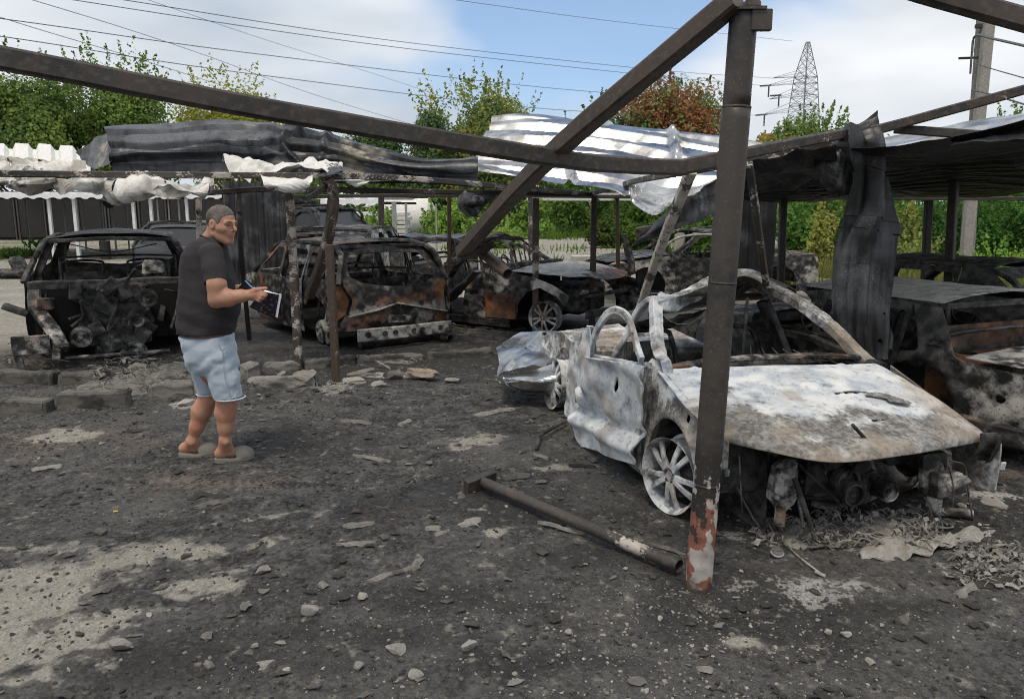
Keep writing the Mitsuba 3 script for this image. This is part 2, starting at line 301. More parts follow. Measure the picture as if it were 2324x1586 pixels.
def lathe(prof, k=24, axis='z'):
    """prof: (radius, height) pairs, turned about z (or x, y)."""
    prof = np.asarray(prof, float); a = np.arange(k) * 2 * math.pi / k
    v = np.stack([prof[:, None, 0] * np.cos(a), prof[:, None, 0] * np.sin(a), np.repeat(prof[:, 1:], k, 1)], -1).reshape(-1, 3)
    i, j = np.meshgrid(np.arange(len(prof) - 1), np.arange(k), indexing='ij')
    q = np.stack([i * k + j, i * k + (j + 1) % k, (i + 1) * k + (j + 1) % k, (i + 1) * k + j], -1).reshape(-1, 4)
    if axis == 'y': v = v[:, [0, 2, 1]] * [1, -1, 1]
    if axis == 'x': v = v[:, [2, 0, 1]]
    return v, np.vstack([q[:, [0, 1, 2]], q[:, [0, 2, 3]]])
def jit(mesh, amp, scale, seed=0):
    v, f = arr(mesh); d = np.stack([nfbm(v * scale + 7.3 * k, 3, seed + k) - .5 for k in range(3)], -1)
    return v + d * 2 * amp, f
def plate2d(poly, h):
    """The polygon as a grid of quads of size h, outer vertices drawn onto its edge."""
    poly = poly.buffer(0); x0, y0, x1, y1 = poly.bounds
    nx, ny = int(math.ceil((x1 - x0) / h)) + 1, int(math.ceil((y1 - y0) / h)) + 1
    xs, ys = x0 + (np.arange(nx + 1) - .5) * (x1 - x0) / (nx - 1), y0 + (np.arange(ny + 1) - .5) * (y1 - y0) / (ny - 1)
    X, Y = np.meshgrid(xs, ys, indexing='ij'); X, Y = X.ravel(), Y.ravel()
    ins = shapely.contains_xy(poly, X, Y)
    i, j = np.meshgrid(np.arange(nx), np.arange(ny), indexing='ij'); a = (i * (ny + 1) + j).ravel()
    q = np.stack([a, a + ny + 1, a + ny + 2, a + 1], 1)
    q = q[ins[q].sum(1) >= 1]
    use = np.unique(q); out = use[~ins[use]]
    if len(out):
        L = shapely.shortest_line(shapely.points(X[out], Y[out]), poly.boundary); c = shapely.get_coordinates(L)[1::2]
        X[out], Y[out] = c[:, 0], c[:, 1]
    mp = np.full(len(X), -1); mp[use] = np.arange(len(use)); q = mp[q]
    P = np.stack([X[use], Y[use]], 1); f = np.vstack([q[:, [0, 1, 2]], q[:, [0, 2, 3]]])
    area = np.abs(np.cross(P[f[:, 1]] - P[f[:, 0]], P[f[:, 2]] - P[f[:, 0]])); return P, f[area > 1e-9]
def thicken(v, f, th):
    """The open sheet v, f as a closed skin th thick (grown against its normals)."""
    fn = np.cross(v[f[:, 1]] - v[f[:, 0]], v[f[:, 2]] - v[f[:, 0]]); n = np.zeros_like(v)
    for k in range(3): np.add.at(n, f[:, k], fn)
    n /= np.linalg.norm(n, axis=1, keepdims=True) + 1e-12
    e = np.vstack([f[:, [0, 1]], f[:, [1, 2]], f[:, [2, 0]]]); k = e[:, 0].astype(np.int64) * len(v) + e[:, 1]; r = e[:, 1].astype(np.int64) * len(v) + e[:, 0]
    b = e[~np.isin(k, r)]; m = len(v)
    side = np.vstack([np.stack([b[:, 1], b[:, 0], b[:, 0] + m], 1), np.stack([b[:, 1], b[:, 0] + m, b[:, 1] + m], 1)])
    return np.vstack([v, v - n * th]), np.vstack([f, f[:, ::-1] + m, side])
def panel(poly, fn, h=.03, th=.004):
    """A sheet-metal panel: fn maps (n,2) -> (n,3)."""
    P, f = plate2d(poly, h); v = fn(P)
    return thicken(v, f, th)
def grid_sheet(fn, nu, nv, th=.003):
    u, w = np.meshgrid(np.linspace(0, 1, nu), np.linspace(0, 1, nv), indexing='ij')
    v = fn(u.ravel(), w.ravel()); i, j = np.meshgrid(np.arange(nu - 1), np.arange(nv - 1), indexing='ij'); a = (i * nv + j).ravel()
    q = np.stack([a, a + nv, a + nv + 1, a + 1], 1); return thicken(v, np.vstack([q[:, [0, 1, 2]], q[:, [0, 2, 3]]]), th) if th else (v, np.vstack([q[:, [0, 1, 2]], q[:, [0, 2, 3]]]))
def poly(pts, holes=(), r=0.0):
    p = sg.Polygon(pts).buffer(0)
    if r: p = p.buffer(-r).buffer(2 * r).buffer(-r)
    for hq in holes: p = p.difference(hq)
    return p
def blob(x, y, r, seed=0, k=9, rough=.35, sy=1.0):
    g = np.random.default_rng(seed); a = np.arange(k) * 2 * math.pi / k; q = r * (1 + rough * (g.random(k) - .5) * 2)
    return sg.Polygon(np.stack([x + q * np.cos(a), y + q * sy * np.sin(a)], 1)).buffer(0)
def coons(c, n=10):
    pass
def quad_sheet(P00, P10, P11, P01, nu, nv, fold, th=.003):
    """A sheet between four corners; fold(u, v) -> offset along its normal in metres."""
    P00, P10, P11, P01 = (np.asarray(q, float) for q in (P00, P10, P11, P01))
    n = np.cross(P10 - P00, P01 - P00); n /= np.linalg.norm(n)
    if n[2] < 0: n = -n
    def fn(u, w):
        b = (P00 * (1 - u)[:, None] + P10 * u[:, None]) * (1 - w)[:, None] + (P01 * (1 - u)[:, None] + P11 * u[:, None]) * w[:, None]
        o = fold(u, w); o = o if np.ndim(o) == 2 else np.asarray(o)[:, None] * n
        return b + o
    return grid_sheet(fn, nu, nv, th)
def ribs(x, pitch, h, flat=.35):
    """Trapezoid corrugation."""
    t = np.abs(((x / pitch) % 1.0) - .5) * 2; return h * np.clip((t - flat) / .25, 0, 1)
def surfnet(f, lo, hi, h):
    """The zero surface of the distance function f (vectorised over (n,3)), by surface nets, smoothed once by projection."""
    lo, hi = np.array(lo, float), np.array(hi, float); n = np.ceil((hi - lo) / h).astype(int) + 1
    ax = [lo[k] + np.arange(n[k]) * h for k in range(3)]
    D = np.empty(n); YZ = np.stack(np.meshgrid(ax[1], ax[2], indexing='ij'), -1).reshape(-1, 2)
    for i0 in range(0, n[0], 16):
        xs = ax[0][i0:i0 + 16]; pts = np.concatenate([np.repeat(xs, len(YZ))[:, None], np.tile(YZ, (len(xs), 1))], 1)
        D[i0:i0 + 16] = f(pts).reshape(len(xs), n[1], n[2])
    S = D < 0; m = n - 1
    acc = np.zeros((*m, 3)); cnt = np.zeros(m)
    for axis in range(3):
        for a in (0, 1):
            for b in (0, 1):
                o = [0, 0, 0]; others = [k for k in range(3) if k != axis]; o[others[0]], o[others[1]] = a, b
                sl0 = tuple(slice(o[k], o[k] + m[k]) for k in range(3)); o2 = list(o); o2[axis] = 1; sl1 = tuple(slice(o2[k], o2[k] + m[k]) for k in range(3))
                d0, d1 = D[sl0], D[sl1]; x = (d0 < 0) != (d1 < 0); t = np.where(x, d0 / np.where(x, d0 - d1, 1), 0)
                for k in range(3): acc[..., k] += np.where(x, t if k == axis else o[k], 0)
                cnt += x
    act = cnt > 0; idx = np.full(m, -1); idx[act] = np.arange(act.sum())
    I = np.stack(np.nonzero(act), 1); v = lo + (I + acc[act] / cnt[act][:, None]) * h
    fs = []
    for axis in range(3):
        b, c = (axis + 1) % 3, (axis + 2) % 3
        sl0 = [slice(1, m[k]) for k in range(3)]; sl0[axis] = slice(0, m[axis]); sl1 = list(sl0); sl1[axis] = slice(1, m[axis] + 1)
        s0, s1 = S[tuple(sl0)], S[tuple(sl1)]; x = s0 != s1; P = np.stack(np.nonzero(x), 1)
        base = P.copy(); base[:, b] += 1; base[:, c] += 1
        e = np.eye(3, dtype=int)
        q = np.stack([idx[tuple((base - db * e[b] - dc * e[c]).T)] for db, dc in ((0, 0), (1, 0), (1, 1), (0, 1))], 1)
        fl = s0[x]; q = np.where(fl[:, None], q[:, [0, 1, 2, 3]], q[:, [0, 3, 2, 1]]); fs.append(q)
    q = np.vstack(fs); q = q[(q >= 0).all(1)]
    return v, np.vstack([q[:, [0, 1, 2]], q[:, [0, 2, 3]]])[:, ::-1] if False else np.vstack([q[:, [0, 1, 2]], q[:, [0, 2, 3]]])
def cone_sd(p, a, b, ra, rb):
    a, b = np.array(a, float), np.array(b, float); d = b - a; t = np.clip(((p - a) @ d) / (d @ d + 1e-12), 0, 1)
    return np.linalg.norm(p - a - t[:, None] * d, axis=1) - (ra + (rb - ra) * t)
def ell_sd(p, c, r, R=None):
    q = p - np.array(c, float)
    if R is not None: q = q @ np.asarray(R)
    r = np.array(r, float); k0 = np.linalg.norm(q / r, axis=1); k1 = np.linalg.norm(q / r ** 2, axis=1); return k0 * (k0 - 1) / (k1 + 1e-9)
def smin(a, b, k): h = np.clip(.5 + .5 * (b - a) / k, 0, 1); return b + (a - b) * h - k * h * (1 - h)
def smax(a, b, k): return -smin(-a, -b, k)
def crease(v, sc, seed):
    """Sharp-edged crumpling, about -1 to 1: triangle waves in random directions, each bent by the others."""
    g = np.random.default_rng(seed); o = np.zeros(len(v)); w = (np.stack([nfbm(v * sc * .35 + 3 * k + seed, 2, seed + k) for k in range(3)], -1) - .5) * 1.6 / sc
    for k in range(5):
        d = g.normal(size=3); d /= np.linalg.norm(d); t = ((v + w) @ d) * sc * (.45 * 1.7 ** k) + g.random() * 9; o += (np.abs((t % 1) - .5) * 4 - 1) * .62 ** k * (.3 + 1.4 * nnoise(v * sc * .5 + 11 * k, seed + k))
    return o * .5
def rotz(d): a = math.radians(d); return np.array([[math.cos(a), -math.sin(a), 0], [math.sin(a), math.cos(a), 0], [0, 0, 1]])
def rotx(d): a = math.radians(d); return np.array([[1, 0, 0], [0, math.cos(a), -math.sin(a)], [0, math.sin(a), math.cos(a)]])
def roty(d): a = math.radians(d); return np.array([[math.cos(a), 0, math.sin(a)], [0, 1, 0], [-math.sin(a), 0, math.cos(a)]])
def rocky(size, seed, sub=2, rough=.35):
    """An angular stone: a cut and roughened ball, flattened."""
    g = np.random.default_rng(seed); m = trimesh.creation.icosphere(sub); v = np.array(m.vertices)
    for _ in range(12):
        d = g.normal(size=3); d /= np.linalg.norm(d); k = .42 + .33 * g.random(); e = v @ d; v = v - np.maximum(e - k, 0)[:, None] * d
    v *= (1 + rough * (nfbm(v * 1.8 + seed % 97, 3, seed % 13) - .5))[:, None]
    return v * np.array(size) / 2, np.array(m.faces)
# ---------------------------------------------------------------- ground: one sheet to the horizon
def axis_pts(lo, hi, step, far, grow):
    a = list(np.arange(lo, hi, step)); d, x = step, a[-1]
    while x < far: d *= grow; x += d; a.append(x)
    d, x = step, a[0]; b = []
    while x > -far: d *= grow; x -= d; b.append(x)
    return np.array(b[::-1] + a)
gx = axis_pts(-6.0, 5.4, .022, 700, 1.10)
gy = [1.2]
while gy[-1] < 800: gy.append(gy[-1] + max(.018, min(.0022 * gy[-1] ** 2, .06 * gy[-1] + .2)) if gy[-1] > 2.2 else gy[-1] + .03)
gy = np.concatenate([[-60, -20, -6, -2, -.5, .5, .9], np.array(gy)])
X, Y = np.meshgrid(gx, gy, indexing='ij'); Z = gz(X.ravel(), Y.ravel()).reshape(X.shape)
i, j = np.meshgrid(np.arange(len(gx) - 1), np.arange(len(gy) - 1), indexing='ij'); a = (i * len(gy) + j).ravel()
put('ground', (np.stack([X, Y, Z], -1).reshape(-1, 3), np.stack([a, a + len(gy), a + len(gy) + 1, a + 1], 1)), 'ground_mat', smooth=True)
say('ground', 'sooty yard ground with pale dusty patches and ash', kind='structure')

# ---------------------------------------------------------------- trees and shrubs
def leaves(P, N, size, g, long=1.5):
    """A folded leaf spray (four triangles) at each point."""
    n = len(P); N = N + g.normal(size=(n, 3)) * .7; N /= np.linalg.norm(N, axis=1, keepdims=True) + 1e-9
    t = np.cross(N, g.normal(size=(n, 3))); t /= np.linalg.norm(t, axis=1, keepdims=True) + 1e-9; b = np.cross(N, t)
    s = (size * (.6 + .8 * g.random(n)))[:, None]
    v = np.stack([P - t * s * long * .5, P + b * s * .42 + N * s * .15, P + t * s * long * .5, P - b * s * .42 + N * s * .15], 1)
    q = np.arange(n)[:, None] * 4
    return v.reshape(-1, 3), np.vstack([q + [0, 1, 2], q + [0, 2, 3]])
def crown_points(c, r, n, g, clumps=26, sharp=.30):
    """Points through a crown of clumps inside the ellipsoid c, r; returns (points, outward normals)."""
    k = g.normal(size=(clumps, 3)); k /= np.linalg.norm(k, axis=1, keepdims=True); k *= (g.random(clumps) ** .45)[:, None] * .86
    cs = c + k * r; cr = (sharp * (.55 + .8 * g.random(clumps)))[:, None] * r
    w = cr.prod(1); idx = g.choice(clumps, n, p=w / w.sum())
    d = g.normal(size=(n, 3)); d /= np.linalg.norm(d, axis=1, keepdims=True); rad = g.random(n) ** .33
    P = cs[idx] + d * rad[:, None] * cr[idx]
    return P, d * .7 + (P - c) / r * .5 + [0, 0, .35], cs
def sprigs(c, r, n, L, per, g, top=True):
    """Upright shoots standing out of the crown's top: leaf points along them."""
    a = g.random(n) * 2 * math.pi; q = np.sqrt(g.random(n)) * .9
    base = np.stack([np.cos(a) * q, np.sin(a) * q, np.sqrt(np.maximum(0, 1 - q * q))], 1) * r * .9 + c
    d = np.stack([np.cos(a) * q * .55, np.sin(a) * q * .55, np.ones(n)], 1) + g.normal(size=(n, 3)) * .12; d /= np.linalg.norm(d, axis=1, keepdims=True)
    t = np.repeat(g.random((n, per)), 1, 0); ln = L * (.5 + .8 * g.random(n))
    P = base[:, None] + d[:, None] * (t * ln[:, None])[..., None] + g.normal(size=(n, per, 3)) * (.10 * L * (1.05 - t))[..., None]
    return P.reshape(-1, 3), np.repeat(d, per, 0) * .3 + g.normal(size=(n * per, 3)) * .6
def branches(base, tips, r0, g):
    ms = []
    fork = base + np.array([0, 0, (tips[:, 2].mean() - base[2]) * .38]); ms.append(rod(fine(bend([base, (base + fork) / 2 + g.normal(size=3) * .06, fork]), .6), r0, 8, scale=None))
    for t in tips:
        mid = fork * .45 + t * .55 + np.array([0, 0, -.12 * np.linalg.norm(t - fork)]) + g.normal(size=3) * .15
        p = bend([fork, mid, t], 4); ms.append(sweep(p, circ(r0 * .55, 6), scale=np.linspace(1, .18, len(p))))
    return join(ms)
def tree(name, label, cat, c, r, base, n, size, col, seed, group=None, spr=0, L=1.2, clumps=26, m=.3, sharp=.42, trunk=.16, cols=None, per=26):
    g = np.random.default_rng(seed); c, r = np.array(c, float), np.array(r, float)
    t = thing(name, label, cat, group)
    P, N, cs = crown_points(c, r, n, g, clumps, sharp)
    if spr: p2, n2 = sprigs(c, r, spr, L, per, g); P, N = np.vstack([P, p2]), np.vstack([N, n2])
    ok = P[:, 2] > .05; P, N = P[ok], N[ok]
    v, f = leaves(P, N, size, g)
    if cols is None: u = np.array(plain(col, m))
    else:
        w = nfbm(P * .55 + seed, 3, 3) + g.normal(size=len(P)) * .06; u = np.where((w > np.quantile(w, 1 - cols[1]))[:, None], np.array(plain(cols[0], m)), np.array(plain(col, m))); u = np.repeat(u, 4, 0)
    put('crown', (v, f), 'leaf', u, parent=t)
    if trunk: put('trunk', branches(np.array([base[0], base[1], 0]), cs[g.choice(len(cs), min(11, len(cs)), replace=False)], trunk, g), 'plain', plain((.07, .06, .045), .6), 40, parent=t)
    return t
def span(x0, x1, ytop, Y): return A(x0, ytop, Y), A(x1, ytop, Y)
def tree_px(name, label, cat, x0, x1, ytop, Y, n, size, col, seed, depth=.8, zlow=1.2, **k):
    a, b = span(x0, x1, ytop, Y); L = k.get('L', 1.2) if k.get('spr') else 0; zt = a[2] - L * .55
    c = np.array([(a[0] + b[0]) / 2, Y, (zt + zlow) / 2]); r = np.array([(b[0] - a[0]) / 2, (b[0] - a[0]) / 2 * depth, (zt - zlow) / 2])
    return tree(name, label, cat, c, r, (c[0], Y), n, size, col, seed, **k)
GRN, YGR, DGR, BLG, RST = (.11, .18, .045), (.26, .28, .065), (.08, .135, .05), (.11, .18, .085), (.27, .145, .075)
tg = 'trees behind the parking rows'
tree_px('leafy_tree', 'tall leafy green tree at the left edge, behind the far white shed', 'tree', -150, 195, 105, 44, 40950, .14, (.16, .225, .062), 11, spr=46, L=1.5, cols=((.10, .16, .052), .5), clumps=46, sharp=.34)
tree_px('leafy_tree', 'tall dark green tree with upright shoots, right of the leftmost tree', 'tree', 110, 372, 92, 47, 40950, .14, (.11, .175, .055), 12, spr=50, L=1.7, cols=((.16, .235, .065), .4), clumps=46, sharp=.34)
tree_px('leafy_tree', 'yellow green tree with thin upright shoots behind the black roof sheet', 'tree', 375, 640, 158, 56, 30712, .15, YGR, 13, spr=64, L=2.3, clumps=34, per=16)
tree_px('leafy_tree', 'low dark green tree between the black roof sheet and the yellow green tree', 'tree', 775, 925, 292, 52, 15356, .14, DGR, 14, clumps=16)
tree_px('leafy_tree', 'yellow green tree with ragged upright shoots left of the silver sheet', 'tree', 930, 1212, 172, 50, 37537, .15, (.27, .285, .07), 15, spr=66, L=2.2, cols=((.13, .185, .066), .38), clumps=34)
tree_px('leafy_tree', 'dark blue green tree low beside the yellow green tree', 'tree', 880, 1040, 262, 49, 15356, .13, (.095, .155, .07), 16, clumps=18)
tree_px('leafy_tree', 'blue green tree left of the rust red tree', 'tree', 1310, 1475, 205, 58, 20475, .18, BLG, 17, spr=16, L=1.6, clumps=22)
tree_px('leafy_tree', 'green tree top rising behind the rust red tree', 'tree', 1490, 1640, 158, 66, 17062, .20, (.095, .155, .08), 18, clumps=16, spr=10, L=1.5)
tree_px('seed_laden_tree', 'tree laden with rust red seed clusters behind the silver sheet', 'tree', 1380, 1662, 150, 60, 30712, .18, RST, 19, cols=((.16, .20, .065), .52), clumps=40, m=.1, spr=24, L=1.3)
tree_px('leafy_tree', 'bushy green tree in front of the lattice pylon', 'tree', 1765, 1955, 240, 52, 29006, .14, (.165, .235, .08), 20, spr=50, L=1.2, cols=((.12, .19, .07), .4), clumps=28)
tree_px('leafy_tree', 'olive and rust tinged low tree right of the round pillar', 'tree', 1700, 1830, 292, 46, 15356, .13, (.26, .21, .065), 21, clumps=16, cols=((.17, .19, .065), .5))
tree_px('leafy_tree', 'thin green tree behind the concrete pole at the right edge', 'tree', 2236, 2420, 228, 40, 15356, .12, (.13, .21, .07), 22, spr=22, L=1.4, clumps=16)
tree_px('leafy_tree', 'small distant treetops peeping over the silver sheet', 'tree', 1262, 1345, 245, 80, 3071, .19, (.10, .16, .075), 23, spr=8, L=1.4, clumps=8, trunk=0)
# shrubs
def shrub_px(label, x0, x1, ytop, Y, n, size, col, seed, **k): return tree_px('shrub', label, 'shrub', x0, x1, ytop, Y, n, size, col, seed, zlow=-.4, trunk=.03, **k)
BR_G, MID, LIM = (.18, .29, .07), (.11, .19, .052), (.22, .33, .09)
for k, (lab, x0, x1, yt, Yd, n, s, c) in enumerate([
    ('bright green shrub beside the white tank, left of it', 815, 910, 468, 40, 1900, .17, BR_G), ('bright green low shrub in front of the white tank', 770, 900, 505, 30, 2600, .13, LIM),
    ('green shrub right of the white tank', 955, 1080, 440, 42, 2200, .18, BR_G), ('dark green shrub under the hanging dark rag', 1040, 1140, 455, 46, 1800, .18, MID),
    ('light green shrub beside the diagonal beam foot', 1030, 1180, 492, 34, 3000, .13, LIM), ('green shrub behind the pair of grey posts', 1150, 1275, 448, 44, 2400, .18, BR_G),
    ('dark green shrub at the far end of the pale yard', 1240, 1380, 438, 48, 2600, .19, MID), ('deep green shrub behind the dark middle post', 1320, 1460, 440, 46, 2600, .18, (.055, .105, .024)),
    ('green shrub beside the rusty thin post', 1395, 1530, 455, 30, 3800, .13, (.075, .130, .030)), ('olive shrub under the torn tip of the silver sheet', 1330, 1440, 478, 34, 2200, .13, (.080, .110, .035)),
    ('green shrub in front of the low concrete wall', 1555, 1650, 500, 24, 2600, .10, (.080, .145, .030)), ('dark shrub behind the leaning pale strut', 1480, 1600, 448, 40, 2200, .16, MID)]):
    shrub_px(lab, x0, x1, yt, Yd, int(n * 1.7), s * .78, c, 100 + k, clumps=14, spr=16, L=.6, per=10, group='shrubs around the yard')
for k, (lab, x0, x1, yt, Yd, n, s, c) in enumerate([
    ('fern leaved green shrub right of the dark corner sheet', 1745, 1880, 430, 23, 3400, .12, (.058, .115, .028)), ('yellow green shrub left of the hanging black sheet', 1835, 1905, 470, 21, 1800, .10, (.160, .170, .050)),
    ('dark green shrub behind the hanging black sheet', 1880, 2060, 430, 24, 4200, .12, (.042, .090, .024)), ('yellowish frond shrub right of the hanging black sheet', 2020, 2110, 455, 20, 2400, .10, (.130, .150, .045)),
    ('deep green shrub between the two dark right posts', 2080, 2200, 440, 22, 3800, .11, (.045, .098, .026)), ('dark ivy shrub around the foot of the concrete pole', 2170, 2300, 430, 21, 4200, .10, (.036, .082, .022)),
    ('bright green round shrub at the right edge', 2190, 2330, 555, 16.5, 3600, .075, (.095, .165, .035)), ('shaded green shrub in the far right corner', 2280, 2440, 420, 23, 3600, .12, (.040, .085, .022)),
    ('light green shrub low between the right posts', 2030, 2150, 545, 18.5, 2400, .085, (.110, .135, .045)), ('small green shrub by the dark corner sheet', 1640, 1745, 460, 27, 2600, .12, (.060, .110, .030))]):
    shrub_px(lab, x0, x1, yt, Yd, int(n * 2), s * .72, tuple(np.array(c) * 1.9), 140 + k, clumps=20, spr=30, L=.5, per=12, group='shrubs along the right boundary')
shrub_px('low bright green weeds before the far dark car', 40, 132, 540, 29, 2600, .075, (.085, .190, .030), 160, clumps=10, spr=20, L=.25, per=8)
shrub_px('low pale green weeds at the left edge', -40, 60, 556, 27, 1200, .06, (.10, .17, .05), 161, clumps=8)
shrub_px('weed clump on the pale yard right of the pair of grey posts', 1222, 1268, 585, 21.5, 800, .07, (.11, .19, .04), 162, clumps=6, spr=14, L=.3, per=8)
shrub_px('low flowering weeds behind the burnt car with the crushed roof', 1255, 1345, 608, 19.5, 900, .06, (.13, .18, .06), 163, clumps=8, spr=24, L=.3, per=8)
# grass: blades nobody could count
def grass(label, areas, seed):
    g = np.random.default_rng(seed); vs = []
    for (x0, x1, y0, y1, n, h) in areas:
        x, y = g.uniform(x0, x1, n), g.uniform(y0, y1, n); k = nfbm(np.stack([x * .8, y * .8, x * 0], -1), 3, 2); ok = k > .42; x, y = x[ok], y[ok]; n = len(x)
        a = g.random(n) * 6.283; w = .02 + .02 * g.random(n); hh = h * (.4 + g.random(n)); lean = g.normal(size=(n, 2)) * .3 * hh[:, None]
        b = np.stack([x, y, gz(x, y)], 1); d = np.stack([np.cos(a) * w, np.sin(a) * w, a * 0], 1)
        vs.append(np.stack([b - d, b + d, b + np.stack([lean[:, 0], lean[:, 1], hh], 1)], 1).reshape(-1, 3))
    v = np.vstack(vs); return v, np.arange(len(v)).reshape(-1, 3)
put('dry_grass', grass('', [(5.2, 16, 15.5, 24, 16000, .45), (7.5, 14, 13.5, 18, 7000, .3)], 5), 'leaf', plain((.17, .18, .06), .5)); say('dry_grass', 'dry yellowish grass behind the burnt right hand cars', 'grass', kind='stuff')
put('green_grass', grass('', [(-12, 14, 42, 50, 7000, .5), (-3, 6, 26, 36, 500, .22), (4.5, 12, 22, 34, 2500, .3), (-24, -17, 26, 30, 3000, .25), (8, 15, 12.5, 19, 6000, .22)], 6), 'leaf', plain((.085, .15, .03), .4)); say('green_grass', 'green grass and low weeds around the pale yard', 'grass', kind='stuff')

def mass(x0, x1, y0, y1, h, n, size, seed):
    g = np.random.default_rng(seed); P = np.stack([g.uniform(x0, x1, n), g.uniform(y0, y1, n), g.random(n)], 1); top = h * (.55 + .9 * nfbm(np.stack([P[:, 0] * .5, P[:, 1] * .5, P[:, 0] * 0], -1), 3, seed)); P[:, 2] *= top
    ok = nfbm(P * [.8, .8, 1.1], 3, seed + 5) > .40; P = P[ok]; return leaves(P, np.tile([0, -.5, .6], (len(P), 1)), size, g)
put('undergrowth', join([mass(7, 22, 25, 29, 3.6, 30000, .13, 61), mass(-14, 16, 50, 54, 3.8, 26000, .22, 62)]), 'leaf', plain((.10, .175, .05), .7)); say('undergrowth', 'dense green undergrowth closing off the yard behind the shrubs', 'undergrowth', kind='stuff')

# ---------------------------------------------------------------- pylon, overhead wires, concrete pole
def pylon():
    t = thing('lattice_pylon', 'grey steel lattice power pylon against the sky right of the round pillar', 'pylon'); Yp = 150.0
    o = A(1806, 460, Yp); zt = A(1804, 96, Yp)[2]; z0 = -3.0; cx = o[0] + .4
    R = rotz(24); hw = lambda z: np.interp(z, [z0, A(0, 262, Yp)[2], A(0, 176, Yp)[2], zt], [3.4, 1.9, 1.4, .22])
    col = plain((.22, .245, .27), .2)
    def cor(z, k): w = hw(z); return np.array([cx, Yp, z]) + R @ (np.array([(-1, -1), (1, -1), (1, 1), (-1, 1)][k] + (0,)) * [w, w, 0])
    zs = [A(0, y, Yp)[2] for y in (420, 370, 325, 290, 262, 240, 222, 205, 190, 176, 155, 136, 118, 104, 96)]; legs, br = [], []
    for k in range(4): put('leg', rod(np.array([cor(z, k) for z in [z0] + zs]), .085, 5), 'plain', col, parent=t)
    for a, b in zip(zs[:-1], zs[1:]):
        for k in range(4):
            m = (k + 1) % 4; br += [bar([cor(a, k), cor(b, m)], .055), bar([cor(a, m), cor(b, k)], .055), bar([cor(b, k), cor(b, m)], .06)]
    put('bracing', join(br), 'plain', col, parent=t)
    for (y, xl, xr, yl, yr) in ((176, 1752, 1835, 178, 179), (190, 1735, 1825, 196, 190), (216, 1745, 1838, 226, 215), (248, 1728, 1846, 262, 240)):
        z = A(0, y, Yp)[2]; dx = R @ np.array([1, 0, 0]); ms = []
        for s, xe, ye in ((-1, xl, yl), (1, xr, yr)):
            tip = A(xe, ye, Yp); 
            for k in range(4): ms.append(bar([cor(z + (1.2 if k > 1 else 0), k), tip], .07))
            for q in (.35, .65):
                ms.append(bar([cor(z, 0) * (1 - q) + tip * q, cor(z + 1.2, 2) * (1 - q) + tip * q], .08))
        put('cross_arm', join(ms), 'plain', col, parent=t)
    for (x, y) in ((1725, 196), (1715, 262), (1748, 218)):
        p = A(x, y, Yp); put('insulator', join([rod([p, p + [2.0, 0, .15]], .16, 6)] + [rod([p + [1.6, 0, 0], p + [1.6, 0, -1.9]], .14, 6)]), 'plain', plain((.09, .10, .11), .2), parent=t)
pylon()
def wire(label, pts, r, sag=0.0, seed=0):
    p = [A(x, y, Y) for x, y, Y in pts]; c = bend(p, 14) if len(p) > 2 else fine(p, 4.0)
    if sag: s = np.linspace(0, 1, len(c)); c = c - np.array([0, 0, 1]) * (4 * s * (1 - s) * sag)[:, None]
    k = put('overhead_wire', rod(c, r, 4), 'plain', plain((.10, .11, .12), .1)); say(k, label, 'wire', 'overhead wires')
wire('topmost of the long overhead wires, running to the pylon', [(-700, -150, 48), (245, -5, 60), (900, 94, 85), (1500, 160, 120), (1752, 178, 149)], .030)
wire('second long overhead wire, just under the topmost one', [(-700, -140, 48), (130, -5, 60), (900, 108, 85), (1500, 174, 120), (1735, 195, 149)], .030)
wire('third long overhead wire, crossing the sky over the tree with ragged shoots', [(-900, -70, 45), (-5, 42, 55), (600, 125, 72), (1300, 205, 105), (1700, 230, 148)], .030)
wire('fourth long overhead wire, passing behind the trees', [(-900, -40, 45), (-5, 82, 55), (600, 172, 72), (1300, 252, 105), (1715, 262, 149)], .030)
wire('lone thin wire ending at the tip of the pylon', [(1000, -4, 95), (1400, 50, 120), (1798, 94, 150)], .028)
wire('faint wire dropping steeply from the left over the tall trees', [(-400, -130, 42), (55, -5, 50), (420, 110, 70), (760, 230, 95), (1150, 345, 130)], .022)
wire('faint low wire sagging past the yellow green tree', [(-500, -130, 42), (-5, 38, 50), (300, 130, 66), (640, 232, 90), (960, 300, 120), (1250, 360, 150)], .022)
wire('faint high wire at the middle of the cloudy sky', [(320, -5, 80), (600, 90, 100), (960, 205, 130), (1500, 390, 200)], .022)
pp = thing('utility_pole', 'weathered concrete utility pole with a pale square prop at the right', 'utility pole'); Yq = 20.0
b0, b1 = A(2192, 620, Yq), A(2237, -60, Yq); put('pole', sweep(fine([[b0[0], Yq, 0], b1], .6), circ(.15, 14), scale=np.linspace(1.15, .85, len(fine([[b0[0], Yq, 0], b1], .6)))), 'concrete', (.62, .25), 40, parent=pp)
c0, c1 = A(2196, 530, Yq - .3), A(2244, 55, Yq - .3); put('prop', bar([[c0[0], Yq - .3, 0], c1], .23, .2), 'concrete', (.95, .0), parent=pp)
for y in (52, 75, 135, 195): q = A(2237 - (y) * .066 + 2, y, Yq); put('band', lathe([(.16, -.02), (.175, -.02), (.175, .02), (.16, .02)]) if 0 else sweep([q - [0, 0, .025], q + [0, 0, .025]], circ(.158, 14)), 'plain', plain((.10, .095, .09)), parent=pp)
q = A(2225, 131, Yq - .2); put('bracket', bar([q, A(2176, 133, Yq - .2)], .05), 'plain', plain((.04, .04, .04)), parent=pp); q = A(2232, 60, Yq - .2); put('bracket', cbox(q, (.35, .12, .09)), 'plain', plain((.05, .05, .05)), parent=pp)
